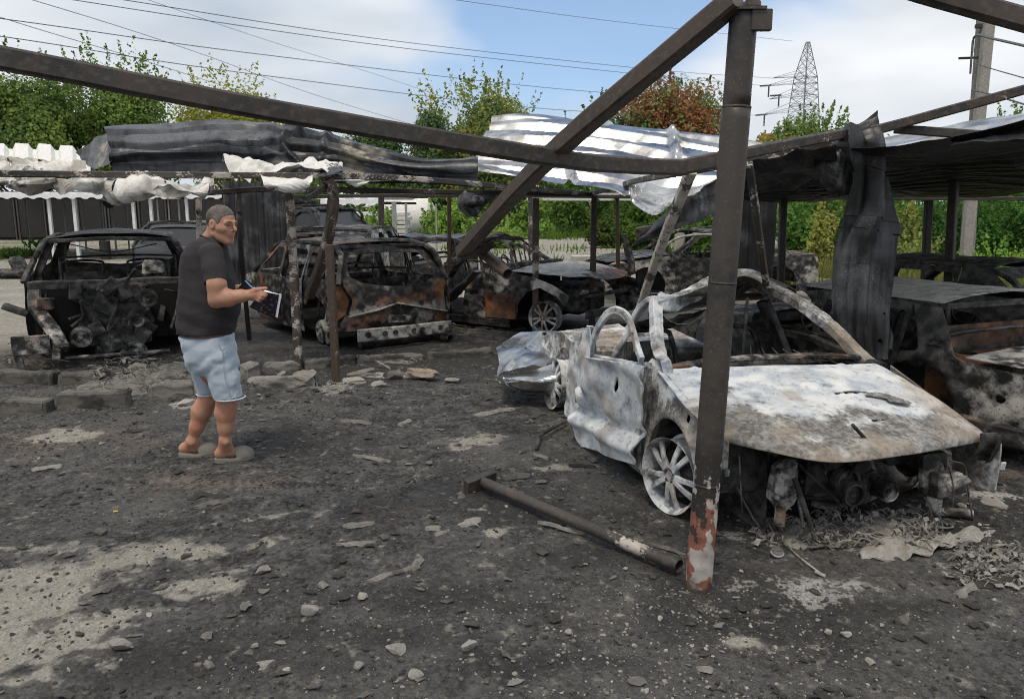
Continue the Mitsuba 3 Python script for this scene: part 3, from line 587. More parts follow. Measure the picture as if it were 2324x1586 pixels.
wire('thick twisted cable hanging from the prop of the concrete pole', [(2202, 168, 19.6), (2206, 120, 19.6), (2214, 82, 19.6), (2260, 90, 18), (2340, 108, 16)], .028)
wire('thin cable at the right edge below the thick twisted one', [(2216, 146, 19.6), (2262, 160, 18), (2340, 182, 16)], .012)
wire('cable near the right edge, lowest of those from the concrete pole', [(2206, 205, 19.6), (2250, 215, 18), (2340, 242, 16)], .018)

# ---------------------------------------------------------------- far things: walls, tank, blocks, parked cars, far sheds
k = put('low_wall', cbox(A(1572, 520, 26) * [1, 1, 0] + [0, 0, .42], (1.1, .3, 1.0), ch=.03), 'concrete', (.85, .1)); say(k, 'short pale concrete wall piece among the shrubs', 'wall')
k = put('white_wall', cbox(G(2345, 655) * [1, 1, 0] + [.5, 0, 1.0], (1.0, .4, 2.6), ch=.03), 'concrete', (.98, .0)); say(k, 'white rendered wall corner at the right edge', 'wall')
p = G(925, 536); t = thing('storage_tank', 'white rounded storage tank lying among the shrubs', 'tank'); put('body', join([sweep(fine([[p[0] - 1.3, p[1], 1.1], [p[0] + 1.3, p[1], 1.1]], .3), circ(1.1, 20))]), 'plain', plain((.62, .62, .6), .2), 40, parent=t); put('end_cap', (lathe([(0, .45), (.6, .36), (.95, .16), (1.1, 0)], 20, 'x')[0] + [p[0] + 1.3, p[1], 1.1], lathe([(0, .45), (.6, .36), (.95, .16), (1.1, 0)], 20, 'x')[1]), 'plain', plain((.62, .62, .6), .2), 40, parent=t)
p = G(862, 545); k = put('white_panel_stack', join([cbox([p[0], p[1], .25 + .22 * i], (3.2 - .2 * (i % 2), 2.0, .18), ch=.02) for i in range(6)]), 'plain', plain((.55, .55, .53), .3)); say(k, 'stack of pale concrete panels beyond the dark parked car', 'panel stack')
k = put('concrete_slab', cbox(G(1400, 590) * [1, 1, 0] + [0, 0, .06], (3.0, .6, .18), rotz(6), .02), 'concrete', (1.0, .0)); say(k, 'pale concrete beam lying at the edge of the yard', 'concrete beam')
k = put('white_sign_board', cbox(A(1385, 447, 46), (9.5, .12, .42)), 'plain', plain((.5, .5, .48), .2)); say(k, 'long pale fence rail glimpsed through the shrubs', 'fence')
# far shed row on the left
far_col = plain((.60, .62, .64), .15)
def far_roof(key_label, x0, x1, yfront, Yf, depth, name='shed_roof'):
    t = thing('parking_shed', key_label, 'shed')
    a, b = A(x0, yfront, Yf), A(x1, yfront, Yf); L = b[0] - a[0]; zf = a[2]
    def fn(u, w): x = a[0] + L * u; return np.stack([x, Yf + depth * w, zf + .10 + .06 * w + ribs(x, .42, .055)], 1)
    put('roof_sheet', grid_sheet(fn, int(L / .07), 6, .01), 'plain', plain((.50, .52, .54), .15), parent=t)
    def fe(u, w): x = a[0] + L * u; return np.stack([x, np.full_like(x, Yf - .02) - .03 * w, zf + .10 + ribs(x, .42, .05) - w * .17], 1)
    put('eave_sheet', grid_sheet(fe, int(L / .07), 2, .01), 'plain', far_col, parent=t)
    for yy in (.3, depth * .5, depth - .2): put('purlin', bar([[a[0], Yf + yy, zf + .02], [b[0], Yf + yy, zf + .02]], .08), 'sooty_steel', (.3, .3), parent=t)
    return t, a, b, zf
t, a, b, zf = far_roof('far white shed with corrugated eaves and pale posts at the left', -420, 505, 447, 26, 6.5)
for x, w in ((-380, .09), (-250, .09), (-120, .09), (-20, .09), (62, .05), (115, .09), (148, .05), (172, .10), (190, .05), (232, .06), (258, .05), (288, .05), (305, .09), (322, .05), (345, .09), (360, .04), (385, .04), (408, .04), (426, .08), (470, .05)):
    dY = float(rng.choice([0.15, 0.15, 3.0, 6.0])) if w < .09 else .15; q = A(x, 500, 26 + dY); put('post', cbox([q[0], 26 + dY, zf / 2], (w, w, zf)), 'plain', plain((.58, .60, .62), .2) if w > .07 else plain((.20, .205, .21), .2), parent=t)
for x, y in ((142, 560), (268, 556), (345, 553)): q = A(x, y, 27.5); k = put('wheel_bollard', sweep(fine([[q[0], 26.6, 0], [q[0], 26.6, .62]], .3), circ(.17, 12)), 'plain', plain((.03, .03, .03), .3), 40); say(k, {142: 'dark stub post nearest to the far parked saloon', 268: 'dark stub post in the middle of the far shed, behind the off road car', 345: 'dark stub post of the far shed, rightmost of the three'}[x], 'bollard', 'stub posts of the far shed')
t2, a2, b2, zf2 = far_roof('small far shed with white wavy eave over the dark parked cars', 728, 862, 461, 23, 9.0)
for x, w, dY in ((865, .09, .2), (895, .10, -3.5), (922, .07, 3), (990, .05, 8), (780, .05, .2), (734, .05, .2)): q = A(x, 500, 23 + dY); put('post', cbox([q[0], 23 + dY, zf2 / 2], (w, w, zf2)), 'plain', plain((.26, .27, .28), .2), parent=t2)
gw = thing('garage_wall', 'dark row of garage fronts behind the far white shed', 'garage'); q0, q1 = A(-440, 500, 42), A(520, 500, 42)
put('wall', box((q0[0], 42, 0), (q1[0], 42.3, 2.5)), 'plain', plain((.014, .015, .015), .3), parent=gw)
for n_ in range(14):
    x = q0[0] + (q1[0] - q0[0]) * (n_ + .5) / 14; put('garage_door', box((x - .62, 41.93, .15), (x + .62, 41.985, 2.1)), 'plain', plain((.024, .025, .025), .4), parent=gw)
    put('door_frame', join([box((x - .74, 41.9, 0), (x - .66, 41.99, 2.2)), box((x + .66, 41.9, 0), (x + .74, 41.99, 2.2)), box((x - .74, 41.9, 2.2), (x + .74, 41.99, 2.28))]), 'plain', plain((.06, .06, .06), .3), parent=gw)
k = put('pale_wall', box((A(1100, 470, 70)[0], 70, 0), (A(1420, 470, 70)[0], 70.4, 2.3)), 'plain', plain((.35, .36, .36), .2)); say(k, 'pale boundary wall far behind the shrubs', 'wall')
# ---------------------------------------------------------------- the burnt carport: pillar, beams, posts
def loft(rows, nu, nv, th=.003, crum=0.0, cs=6.0, seed=0, off=None):
    """A sheet through rows of (pixel x, pixel y, distance); returns mesh and the (u, w) of its vertices. off(u, w, v) -> world offset."""
    R = [bend([A(*q) for q in r], 12) for r in rows]
    def resample(p, n): s = np.concatenate([[0], np.cumsum(np.linalg.norm(np.diff(p, axis=0), axis=1))]); t = np.linspace(0, s[-1], n); return np.stack([np.interp(t, s, p[:, k]) for k in range(3)], 1)
    M = np.array([resample(r, nu) for r in R]); C = np.stack([resample(bend(M[:, i], 8), nv) for i in range(nu)], 0)      # nu, nv, 3
    u, w = np.meshgrid(np.linspace(0, 1, nu), np.linspace(0, 1, nv), indexing='ij'); v = C.reshape(-1, 3); u, w = u.ravel(), w.ravel()
    i, j = np.meshgrid(np.arange(nu - 1), np.arange(nv - 1), indexing='ij'); a = (i * nv + j).ravel(); q = np.stack([a, a + nv, a + nv + 1, a + 1], 1); f = np.vstack([q[:, [0, 1, 2]], q[:, [0, 2, 3]]])
    fn = np.cross(v[f[:, 1]] - v[f[:, 0]], v[f[:, 2]] - v[f[:, 0]]); n = np.zeros_like(v)
    for k in range(3): np.add.at(n, f[:, k], fn)
    n /= np.linalg.norm(n, axis=1, keepdims=True) + 1e-12
    if off is not None: v = v + n * np.asarray(off(u, w))[:, None]
    if crum:
        v = v + n * (crum * (crease(v, cs * .9, seed) * .9 + (nfbm(v * cs + seed, 2, seed) - .5) * .45))[:, None] + (np.stack([nfbm(v * cs * .8 + 9 * k + seed, 2, seed + k) for k in range(3)], -1) - .5) * crum * .7
    v, f = thicken(v, f, th); return (v, f), np.tile(np.stack([u, w], 1), (2, 1))
def holes(mesh, uw, spots):
    """Drops the faces of a lofted sheet inside ellipses (u, w, ru, rw)."""
    v, f = mesh; c = uw[f].mean(1); keep = np.ones(len(f), bool)
    for (a, b, ra, rb) in spots: keep &= ((c[:, 0] - a) / ra) ** 2 + ((c[:, 1] - b) / rb) ** 2 > 1 + .5 * np.sin(17 * c[:, 0] * 9 + c[:, 1] * 60)
    return v, f[keep]
def TRI(x): return np.abs((x % 1) - .5) * 4 - 1
def sheet(name, label, rows, nu, nv, mat, uv=(.4, .2), crum=.02, cs=6, seed=0, off=None, hole=(), cat='metal sheet', th=.002, smooth=14, parent=None, ufn=None):
    m, uw = loft(rows, nu, nv, th, crum, cs, seed, off)
    if hole: m = holes(m, uw, hole)
    u = ufn(uw[:, 0], uw[:, 1]) if ufn else uv
    k = put(name, m, mat, u, False, parent=parent, label=label)
    if not parent: say(k, label, cat)
    return k
pil = thing('round_pillar', 'sooty round steel pillar in the foreground, red and grey paint peeling near its foot', 'pillar')
pb, pt = G(1585, 1330), A(1689, 18, 3.5); pdir = (pt - pb) / (pt[2] - pb[2]); zc = 2.16
def pz(z): return pb + pdir * z
hz = lambda v: np.stack([v[:, 0] * 0, v[:, 2]], 1)
put('lower_tube', jit(sweep(fine([pz(-.15), pz(zc)], .05), circ(.0605, 28)), .0010, 9), 'pillar_paint', hz, True, pil)
put('upper_tube', jit(sweep(fine([pz(zc), pz(2.545)], .06), circ(.0575, 28)), .0008, 9), 'pillar_paint', hz, True, pil)
for z in (zc, 1.42, .50): put('weld_seam', jit(sweep([pz(z - .006), pz(z), pz(z + .006)], circ(.0605, 24), scale=[1, 1.035, 1]), .0015, 60), 'pillar_paint', hz, True, pil)
put('cap_bracket', join([cbox(pz(2.50) + [.062, -.045, 0], (.085, .03, .085), ch=.004), cbox(pz(2.545), (.15, .14, .012)), jit(cbox(pz(2.56) + [.03, 0, .01], (.06, .07, .03), ch=.006), .01, 30)]), 'sooty_steel', (.5, .25), 30, pil)
wj = A(1245, 360, 4.3)
def beam(name, label, pts, w, h=None, uv=(.55, .05), n=10, cat='steel beam', group=None, amp=.0015):
    p = fine(bend([A(*q) for q in pts], n) if len(pts) > 2 else [A(*q) for q in pts], .12)
    k = put(name, jit(bar(p, w, h), amp, 6, 3), 'sooty_steel', uv, 30); say(k, label, cat, group); return k
beam('long_beam', 'long sooty square steel beam sagging across the picture from the upper left', [(-900, -10, 2.75), (-60, 122, 3.15), (600, 248, 3.65), (1240, 356, 4.2), (1400, 374, 4.45), (1535, 380, 4.6), (1560, 377, 4.62), (1660, 357, 4.55)], .088)
beam('diagonal_beam', 'fallen diagonal steel beam running from the pillar head down to the wrecks', [(1672, -4, 3.45), (1245, 358, 4.3), (1048, 572, 5.7)], .090, uv=(.75, .02))
beam('upper_right_beam', 'dark steel beam crossing the upper right corner', [(1960, -62, 3.3), (2111, -14, 3.25), (2420, 72, 3.15)], .075)
beam('right_rail', 'sooty upper steel rail of the right carport, rising to the right edge', [(1590, 371, 4.66), (1700, 346, 5.0), (1915, 304, 5.70), (2000, 292, 5.72), (2420, 178, 5.5)], .066, uv=(.6, .32))
beam('lower_right_rail', 'flaking lower angle rail of the right carport, just under the upper rail', [(1342, 440, 11.3), (1440, 412, 9.0), (1570, 388, 6.6), (1700, 363, 5.9), (1904, 324, 5.8)], .055, uv=(.3, .42))
beam('right_cross_bar', 'dark cross bar of the right carport running level towards the right edge', [(2030, 293, 5.8), (2420, 322, 5.3)], .062, uv=(.2, .15))
beam('front_purlin', 'flaking level purlin of the left carport over the standing man', [(-500, 388, 6.9), (-40, 394, 7.35), (430, 398, 7.9), (850, 402, 8.6), (1110, 421, 9.6), (1345, 441, 11.3)], .062, uv=(.25, .47))
beam('rear_purlin', 'charred lower purlin of the left carport behind the front one', [(465, 438, 8.9), (620, 429, 9.2), (760, 431, 9.5), (1340, 442, 11.2)], .062, uv=(.2, .33))
beam('cross_purlin', 'short cut square tube end under the left carport roof', [(735, 425, 8.3), (690, 452, 7.9)], .06, uv=(.3, .3))
beam('far_purlin', 'thin charred purlin at the back of the burnt carport', [(640, 447, 13.5), (1000, 444, 13.5), (1480, 447, 13.5), (2400, 452, 12.5)], .06, uv=(.2, .2))
def post(label, pts, w, uv, group='posts of the burnt carport', name='carport_post', h=None):
    return beam(name, label, pts, w, h, uv, cat='post', group=group, amp=.003)
post('rust and white flaked post right of the man', [(656, 436, 8.45), (664, 560, 8.5), (678, 838, 8.56)], .082, (.9, .50))
post('rusty brown bare post with its top gone, nearest to the kerb', [(747, 556, 7.6), (764, 878, 7.68)], .072, (1.1, .28))
post('bent flaked post leaning on the rust coloured wreck', [(742, 408, 8.3), (756, 436, 8.35), (752, 500, 8.4), (733, 585, 8.6), (702, 672, 8.9)], .098, (.8, .36))
post('dark charred post just right of the man, leaning', [(541, 436, 9.3), (546, 560, 9.4), (566, 770, 10.2)], .055, (.1, .05))
post('mottled grey post behind the shoulder of the man', [(451, 452, 8.1), (454, 600, 8.1), (460, 850, 8.1)], .048, (.2, .50))
post('thin rusty post beside the diagonal beam foot', [(1019, 440, 11.6), (1021, 735, 11.9)], .058, (1.3, .25))
post('grey brown post in front of the wreck wheel arch', [(1216, 450, 10.9), (1215, 757, 11.0)], .088, (.7, .42))
post('slim pale grey post behind the grey brown one', [(1203, 446, 16.0), (1204, 640, 16.0)], .085, (.2, .46))
post('dark charred post in front of the wreck bonnet', [(1349, 444, 11.3), (1343, 748, 11.4)], .085, (.4, .30))
post('thin rust brown post right of the dark charred one', [(1401, 446, 13.6), (1403, 625, 13.9)], .062, (1.3, .22))
post('pale flaked strut leaning from the right rail down to the grey car', [(1570, 386, 4.9), (1500, 560, 5.9), (1440, 735, 7.4)], .062, (.5, .68))
post('pitted dark strut just right of the round pillar', [(1700, 372, 4.9), (1720, 510, 5.2), (1739, 645, 5.6)], .042, (.3, .47))
post('black post behind the roof of the grey car', [(1778, 450, 12.0), (1770, 700, 12.0)], .10, (.1, .02))
post('black post right of the hanging sheet, the left one of two', [(2108, 455, 11.8), (2096, 700, 11.8)], .10, (.1, .02))
post('black post right of the hanging sheet, the right one of two', [(2167, 380, 9.2), (2152, 660, 9.3)], .092, (.1, .02))
post('thin grey post under the middle of the carport roof', [(865, 430, 15), (866, 548, 15)], .10, (.2, .30))
post('flaked post at the end of the left carport', [(-300, 392, 7.0), (-310, 930, 7.0)], .08, (.6, .4))
# ---------------------------------------------------------------- roof sheets
sheet('folded_roof_sheet', 'long buckled black roof sheet with folds lying on top of the left carport',
      [[(238, 288, 10.0), (360, 274, 10.0), (480, 262, 10.0), (600, 273, 10.0), (650, 288, 9.9), (790, 308, 9.9), (925, 350, 9.7), (1085, 362, 9.6)],
       [(246, 318, 9.5), (360, 306, 9.5), (480, 296, 9.5), (600, 302, 9.5), (650, 314, 9.6), (790, 336, 9.5), (925, 366, 9.5), (1085, 376, 9.4)],
       [(250, 347, 9.35), (360, 342, 9.3), (480, 334, 9.3), (590, 336, 9.3), (650, 340, 9.45), (790, 358, 9.4), (925, 380, 9.4), (1085, 388, 9.4)],
       [(252, 372, 9.5), (360, 368, 9.45), (480, 362, 9.5), (590, 366, 9.5), (650, 366, 9.4), (790, 378, 9.5), (925, 392, 9.5), (1085, 402, 9.5)],
       [(257, 394, 9.35), (360, 394, 9.3), (480, 390, 9.3), (590, 392, 9.3), (650, 392, 9.3), (790, 398, 9.3), (925, 404, 9.3), (1085, 414, 9.4)]],
      240, 76, 'dark_sheet', crum=.055, cs=1.9, seed=3, off=lambda u, w: .075 * np.clip(np.abs(((w * 3.2) % 1) - .5) * 7 - 1.6, 0, 1) - .09 * np.exp(-((u - .49 - .03 * np.sin(w * 9)) / .011) ** 2) - .05 * np.exp(-((u - .60 + .04 * w) / .010) ** 2),
      ufn=lambda u, w: np.stack([.58 + .22 * np.exp(-((u - .1) / .1) ** 2) - .1 * w, .10 + .42 * np.clip((u - .48) / .1, 0, 1) * np.exp(-((u - .62) / .2) ** 2)], 1), cat='roof sheet')
sheet('folded_flap', 'torn grey brown flap at the left end of the buckled black sheet', [[(172, 346, 10.0), (206, 322, 9.9), (246, 296, 9.8)], [(190, 368, 9.9), (226, 348, 9.7), (250, 330, 9.6)], [(208, 388, 9.8), (238, 378, 9.5), (262, 362, 9.4)]], 30, 30, 'dark_sheet', (.75, .42), .03, 5, 4, cat='roof sheet')
sheet('white_roof_sheet', 'white ribbed roof sheet at the left edge of the carport', [[(-60, 324, 11.2), (60, 326, 11.2), (206, 334, 11.0)], [(-60, 352, 10.4), (60, 354, 10.4), (206, 360, 10.2)], [(-60, 384, 9.8), (60, 386, 9.8), (206, 390, 9.6)]], 160, 14, 'white_sheet', (.95, .12), .015, 3, 5, off=lambda u, w: .075 * np.clip(1.6 - np.abs((((u + .02) * 5.0) % 1) - .5) * 7, 0, 1), cat='roof sheet')
ws = 'crumpled white roof scraps'
def scrap(label, rows, nu, nv, uv, seed, crum=.12, cs=3.2, hole=(), mat='white_sheet'): k = sheet('crumpled_sheet', label, rows, int(nu * 1.6), int(nv * 1.6), mat, (uv[0] - .12, uv[1] + .12), crum, cs, seed, hole=hole, cat='roof sheet', smooth=18); say(k, group=ws)
scrap('crumpled beige white scrap above the level purlin at the left edge', [[(-30, 372, 8.6), (80, 360, 8.6), (185, 384, 8.5)], [(-30, 388, 8.2), (80, 376, 8.2), (190, 392, 8.2)], [(-30, 402, 7.9), (80, 396, 7.9), (195, 400, 7.9)]], 70, 24, (.5, .28), 21, hole=[(.25, .5, .03, .12), (.55, .4, .02, .1)])
scrap('crumpled white scrap hanging under the purlin at the left edge', [[(-30, 404, 7.9), (60, 402, 7.9), (125, 404, 7.9)], [(-30, 416, 7.8), (60, 414, 7.7), (128, 412, 7.7)], [(-30, 432, 7.9), (50, 426, 7.8), (118, 420, 7.8)]], 56, 20, (.6, .40), 22)
scrap('second crumpled white scrap from the left under the purlin', [[(118, 402, 7.9), (180, 402, 7.9), (232, 404, 7.9)], [(116, 416, 7.7), (180, 414, 7.7), (236, 416, 7.7)], [(122, 430, 7.8), (180, 426, 7.7), (240, 420, 7.8)]], 50, 20, (.6, .32), 23)
scrap('large crumpled white scrap hanging under the purlin left of the head of the man', [[(222, 408, 8.0), (330, 406, 7.9), (482, 412, 8.0)], [(228, 424, 7.7), (330, 418, 7.6), (478, 424, 7.7)], [(232, 440, 7.8), (340, 438, 7.5), (470, 438, 7.6)], [(246, 452, 7.9), (350, 446, 7.7), (456, 448, 7.8)]], 110, 34, (.62, .20), 24, .13, 3.0, [(.2, .6, .015, .06), (.62, .35, .012, .06), (.85, .5, .015, .08)])
scrap('crumpled white scrap lying on the purlin in front of the black sheet', [[(506, 368, 8.9), (600, 366, 8.9), (700, 378, 8.9), (780, 384, 8.8)], [(514, 380, 8.6), (600, 378, 8.5), (700, 386, 8.5), (778, 390, 8.5)], [(520, 396, 8.4), (600, 396, 8.3), (700, 398, 8.3), (772, 398, 8.3)]], 100, 26, (.85, .24), 25, .12, 3.2)
scrap('curved white scrap hanging under the purlin right of the man', [[(592, 402, 8.3), (650, 404, 8.2), (712, 400, 8.3)], [(602, 416, 8.0), (650, 418, 7.9), (706, 414, 8.0)], [(618, 426, 8.0), (650, 434, 7.9), (684, 428, 8.0)]], 50, 24, (.95, .10), 26, .08)
scrap('small white scrap dangling over the rust coloured wreck', [[(778, 404, 8.6), (806, 406, 8.6), (842, 410, 8.6)], [(784, 412, 8.5), (806, 416, 8.5), (836, 414, 8.5)], [(792, 418, 8.5), (808, 424, 8.5), (824, 420, 8.5)]], 30, 18, (.85, .12), 27, .02)
scrap('black curled scrap at the right end of the white one on the purlin', [[(712, 394, 8.4), (745, 382, 8.5), (780, 378, 8.5)], [(722, 400, 8.3), (748, 390, 8.3), (782, 384, 8.3)], [(730, 404, 8.3), (752, 398, 8.2), (778, 392, 8.3)]], 30, 16, (.4, .1), 28, .02, mat='dark_sheet')
scrap('grey curled scrap at the right end of the large hanging white one', [[(462, 408, 7.9), (472, 402, 8.0), (484, 404, 8.0)], [(458, 426, 7.8), (470, 424, 7.7), (486, 420, 7.8)], [(452, 446, 7.9), (464, 444, 7.8), (480, 430, 7.9)]], 24, 30, (.5, .35), 29, .03, 6)
scrap('black rag of sheet dangling below the large white one', [[(232, 446, 8.0), (270, 446, 8.0), (310, 450, 8.0)], [(230, 456, 7.9), (262, 458, 7.9), (292, 456, 7.9)], [(238, 470, 8.0), (250, 472, 8.0), (262, 466, 8.0)]], 30, 20, (.2, .0), 30, .02, mat='dark_sheet')
sheet('silver_roof_sheet', 'big torn silver ribbed roof sheet tilted up behind the diagonal beam',
      [[(1122, 264, 11.6), (1180, 259, 11.5), (1260, 263, 11.4), (1400, 281, 11.2), (1560, 303, 10.9), (1660, 314, 10.7), (1795, 340, 10.4)],
       [(1104, 300, 11.0), (1180, 292, 10.9), (1260, 298, 10.8), (1400, 312, 10.6), (1560, 334, 10.3), (1660, 346, 10.1), (1770, 364, 9.9)],
       [(1086, 340, 10.4), (1180, 336, 10.3), (1260, 340, 10.2), (1400, 352, 10.0), (1560, 372, 9.7), (1640, 384, 9.5), (1735, 388, 9.3)],
       [(1078, 366, 10.0), (1180, 374, 9.9), (1260, 382, 9.8), (1400, 396, 9.6), (1540, 414, 9.2), (1610, 418, 9.1), (1660, 408, 9.0)],
       [(1076, 392, 9.7), (1180, 408, 9.5), (1260, 420, 9.4), (1390, 438, 9.2), (1480, 492, 8.8), (1540, 458, 8.7), (1620, 425, 8.7)]],
      200, 130, 'silver_sheet', (.5, .38), .020, 1.2, 31, off=lambda u, w: .050 * TRI(w * 3.4 + .10 * TRI(u * .8 + .2) + .15) + .022 * TRI(w * 7.9 + .12 * TRI(u * 1.1 + .6)) - .07 * np.exp(-((u - .35 - .06 * TRI(w * 1.1)) / .012) ** 2) - .08 * np.exp(-((u - .66 + .05 * TRI(w * .9)) / .012) ** 2) + .05 * np.exp(-((u - .5) / .05) ** 2 - ((w - .35) / .05) ** 2) + .06 * np.exp(-((u - .8) / .06) ** 2 - ((w - .25) / .04) ** 2), cat='roof sheet', smooth=22)
sheet('black_torn_sheet', 'black torn sheet hanging beneath the tip of the silver sheet', [[(1480, 500, 8.3), (1560, 452, 7.4), (1645, 392, 6.2)], [(1462, 528, 8.3), (1560, 484, 7.4), (1645, 428, 6.2)], [(1430, 560, 8.6), (1540, 520, 7.6), (1645, 474, 6.3)]], 60, 26, 'dark_sheet', (.35, .0), .05, 3.0, 33, cat='roof sheet')
sheet('black_rag', 'black crumpled sheet scrap dangling from the purlin near the diagonal beam', [[(1042, 442, 10.3), (1080, 440, 10.2), (1122, 444, 10.3)], [(1040, 462, 10.1), (1076, 462, 9.9), (1106, 466, 10.1)], [(1046, 480, 10.1), (1074, 488, 10.0), (1092, 484, 10.1)]], 60, 40, 'dark_sheet', (.35, .0), .12, 4, 34, cat='roof sheet')
# the corner screens of black sheet
def screen(name, label, x0, x1, y0, y1, Yd, uv, seed):
    a, b = A(x0, y0, Yd), A(x1, y0, Yd); L = b[0] - a[0]; zb = max(.02, A(x0, y1, Yd)[2])
    def fn(u, w): x = a[0] + L * u; return np.stack([x, Yd - ribs(x, .23, .035) + .03 * (nfbm(np.stack([x * 1.5, w * 2, x * 0], -1), 3, seed) - .5), a[2] + (zb - a[2]) * w], 1)
    k = put(name, grid_sheet(fn, int(L / .03), 30), 'dark_sheet', uv, 30); say(k, label, 'sheet screen')
screen('black_sheet_screen', 'black ribbed sheet screen standing behind the man', 505, 657, 412, 648, 17.0, (.35, .0), 1)
screen('black_sheet_screen', 'black and brown ribbed sheet screen standing behind the round pillar', 1682, 1763, 452, 655, 13.5, (.28, .22), 2)
# right roof
rr = 'sheets of the right carport roof'
def rsheet(label, rows, nu, nv, mat, uv, seed, crum=.02, cs=2.0, off=None): k = sheet('roof_sheet', label, rows, nu, nv, mat, uv, crum, cs, seed, off, cat='roof sheet', smooth=28); say(k, group=rr)
rib_w = lambda n, h: (lambda u, w: h * np.clip(np.abs(((w * n) % 1) - .5) * 4 - .8, 0, 1))
rsheet('broad black roof sheet over the right hand wrecks, seen from below', [[(1640, 396, 6.6), (1800, 372, 6.0), (2030, 338, 5.4), (2460, 262, 4.9)], [(1660, 432, 9.0), (1800, 424, 8.6), (2080, 404, 8.0), (2460, 378, 7.4)], [(1690, 458, 12.8), (1850, 456, 12.6), (2100, 450, 12.4), (2500, 436, 12.2)]], 90, 120, 'dark_sheet', (.12, .0), 41, .05, 1.2, rib_w(22, .035))
rsheet('light grey bent roof sheet resting on the right carport', [[(1996, 314, 6.7), (2160, 280, 6.6), (2420, 226, 6.2)], [(2006, 326, 6.4), (2170, 294, 6.3), (2420, 244, 5.95)], [(2012, 338, 6.2), (2180, 305, 6.1), (2420, 260, 5.8)]], 60, 18, 'silver_sheet', (.3, .46), 42, .035, 2.0, rib_w(2, .03))
rsheet('white sliver of roof sheet under the light grey one', [[(1800, 366, 6.4), (2040, 340, 6.0), (2215, 308, 5.8)], [(1800, 371, 6.2), (2040, 350, 5.8), (2215, 316, 5.6)]], 40, 6, 'white_sheet', (.8, .1), 43, .02)
rsheet('sooty roof sheet with a torn upper edge at the right edge', [[(2170, 316, 5.4), (2260, 296, 5.2), (2420, 268, 5.0)], [(2160, 340, 5.2), (2260, 330, 5.0), (2420, 310, 4.8)]], 40, 12, 'dark_sheet', (.2, .0), 44, .04, 4)
rsheet('dark torn sheet edge hanging left of the black draped sheet', [[(1700, 372, 5.6), (1800, 350, 5.4), (1900, 334, 5.2)], [(1705, 400, 6.4), (1800, 392, 6.2), (1900, 378, 6.0)], [(1700, 430, 8.0), (1800, 428, 7.6), (1880, 420, 7.4)]], 40, 24, 'dark_sheet', (.22, .0), 45, .05, 3)
hb = thing('draped_black_sheet', 'black metal sheet draped over the right rail, hanging before the dark car', 'metal sheet')
Yh = 5.75
sheet('strip', None, [[(1902, 296, Yh), (1935, 284, Yh - .05), (1965, 288, Yh - .08), (1996, 302, Yh)], [(1896, 330, Yh - .06), (1930, 330, Yh - .10), (1975, 320, Yh - .14), (2006, 336, Yh - .02)], [(1930, 400, Yh - .02), (1962, 400, Yh - .06), (1992, 392, Yh - .05), (2022, 402, Yh)], [(1918, 480, Yh), (1958, 480, Yh - .05), (1998, 476, Yh - .05), (2029, 486, Yh + .03)],
      [(1896, 560, Yh), (1940, 558, Yh - .02), (1990, 560, Yh - .03), (2034, 562, Yh + .03)], [(1889, 640, Yh), (1940, 640, Yh - .01), (1986, 640, Yh - .02), (2031, 642, Yh + .02)], [(1890, 720, Yh), (1936, 722, Yh - .01), (1984, 724, Yh - .02), (2022, 722, Yh + .02)], [(1893, 800, Yh), (1936, 806, Yh), (1980, 810, Yh - .02), (2016, 816, Yh + .02)]],
      80, 240, 'dark_sheet', (.48, .0), .032, 3.4, 51, lambda u, w: np.where(w > .45, 1, 0) * .016 * np.clip(np.abs(((u * 3.0 + .1) % 1) - .5) * 6 - 1.2, 0, 1) + np.clip((.62 - w) / .2, 0, 1) * .050 * (np.abs(((u * 1.9 + w * 1.1 + .25 * np.floor(w * 5) * .3) % 1) - .5) * 4 - 1), [(.86, .80, .03, .006), (.80, .93, .05, .016), (.55, .86, .012, .004)], parent=hb, smooth=26)
sheet('side_fold', None, [[(1906, 316, Yh - .05), (1880, 330, Yh - .04), (1862, 352, Yh)], [(1918, 350, Yh - .10), (1886, 372, Yh - .12), (1850, 385, Yh - .02)], [(1935, 400, Yh - .06), (1900, 420, Yh - .10), (1866, 415, Yh)], [(1946, 440, Yh - .02), (1912, 446, Yh - .03), (1890, 440, Yh)]], 40, 60, 'dark_sheet', (.30, .0), .055, 5, 52, parent=hb)
sheet('top_horn', None, [[(1932, 292, Yh - .02), (1960, 276, Yh), (1992, 250, Yh)], [(1944, 296, Yh - .06), (1968, 290, Yh - .04), (1994, 276, Yh - .01)], [(1950, 306, Yh - .05), (1976, 304, Yh - .05), (1998, 306, Yh)]], 26, 20, 'dark_sheet', (.35, .0), .012, 9, 53, parent=hb)
# foot of the diagonal beam: the torn channel and the pipe stuck in it
bf = thing('torn_channel', 'torn and folded steel channel at the foot of the diagonal beam', 'steel scrap')
sheet('lower_fold', None, [[(1024, 584, 5.75), (1060, 566, 5.7), (1112, 528, 5.5)], [(1040, 588, 5.65), (1072, 574, 5.6), (1118, 548, 5.4)], [(1030, 600, 5.8), (1080, 584, 5.7), (1128, 560, 5.5)]], 34, 22, 'sooty_steel', (.6, .1), .022, 7, 61, parent=bf)
sheet('upper_fold', None, [[(1066, 560, 5.7), (1092, 540, 5.6), (1120, 526, 5.5)], [(1084, 566, 5.6), (1110, 542, 5.45), (1150, 530, 5.4)], [(1092, 572, 5.7), (1130, 548, 5.55), (1200, 545, 5.5)]], 30, 20, 'sooty_steel', (.35, .1), .024, 8, 62, parent=bf)
k = put('pipe_stub', pipe(fine([A(1088, 566, 5.75), A(1152, 622, 5.45)], .1), .040, .034), 'sooty_steel', (.8, .2), 40); say(k, 'open ended pipe jutting out of the torn channel', 'pipe')
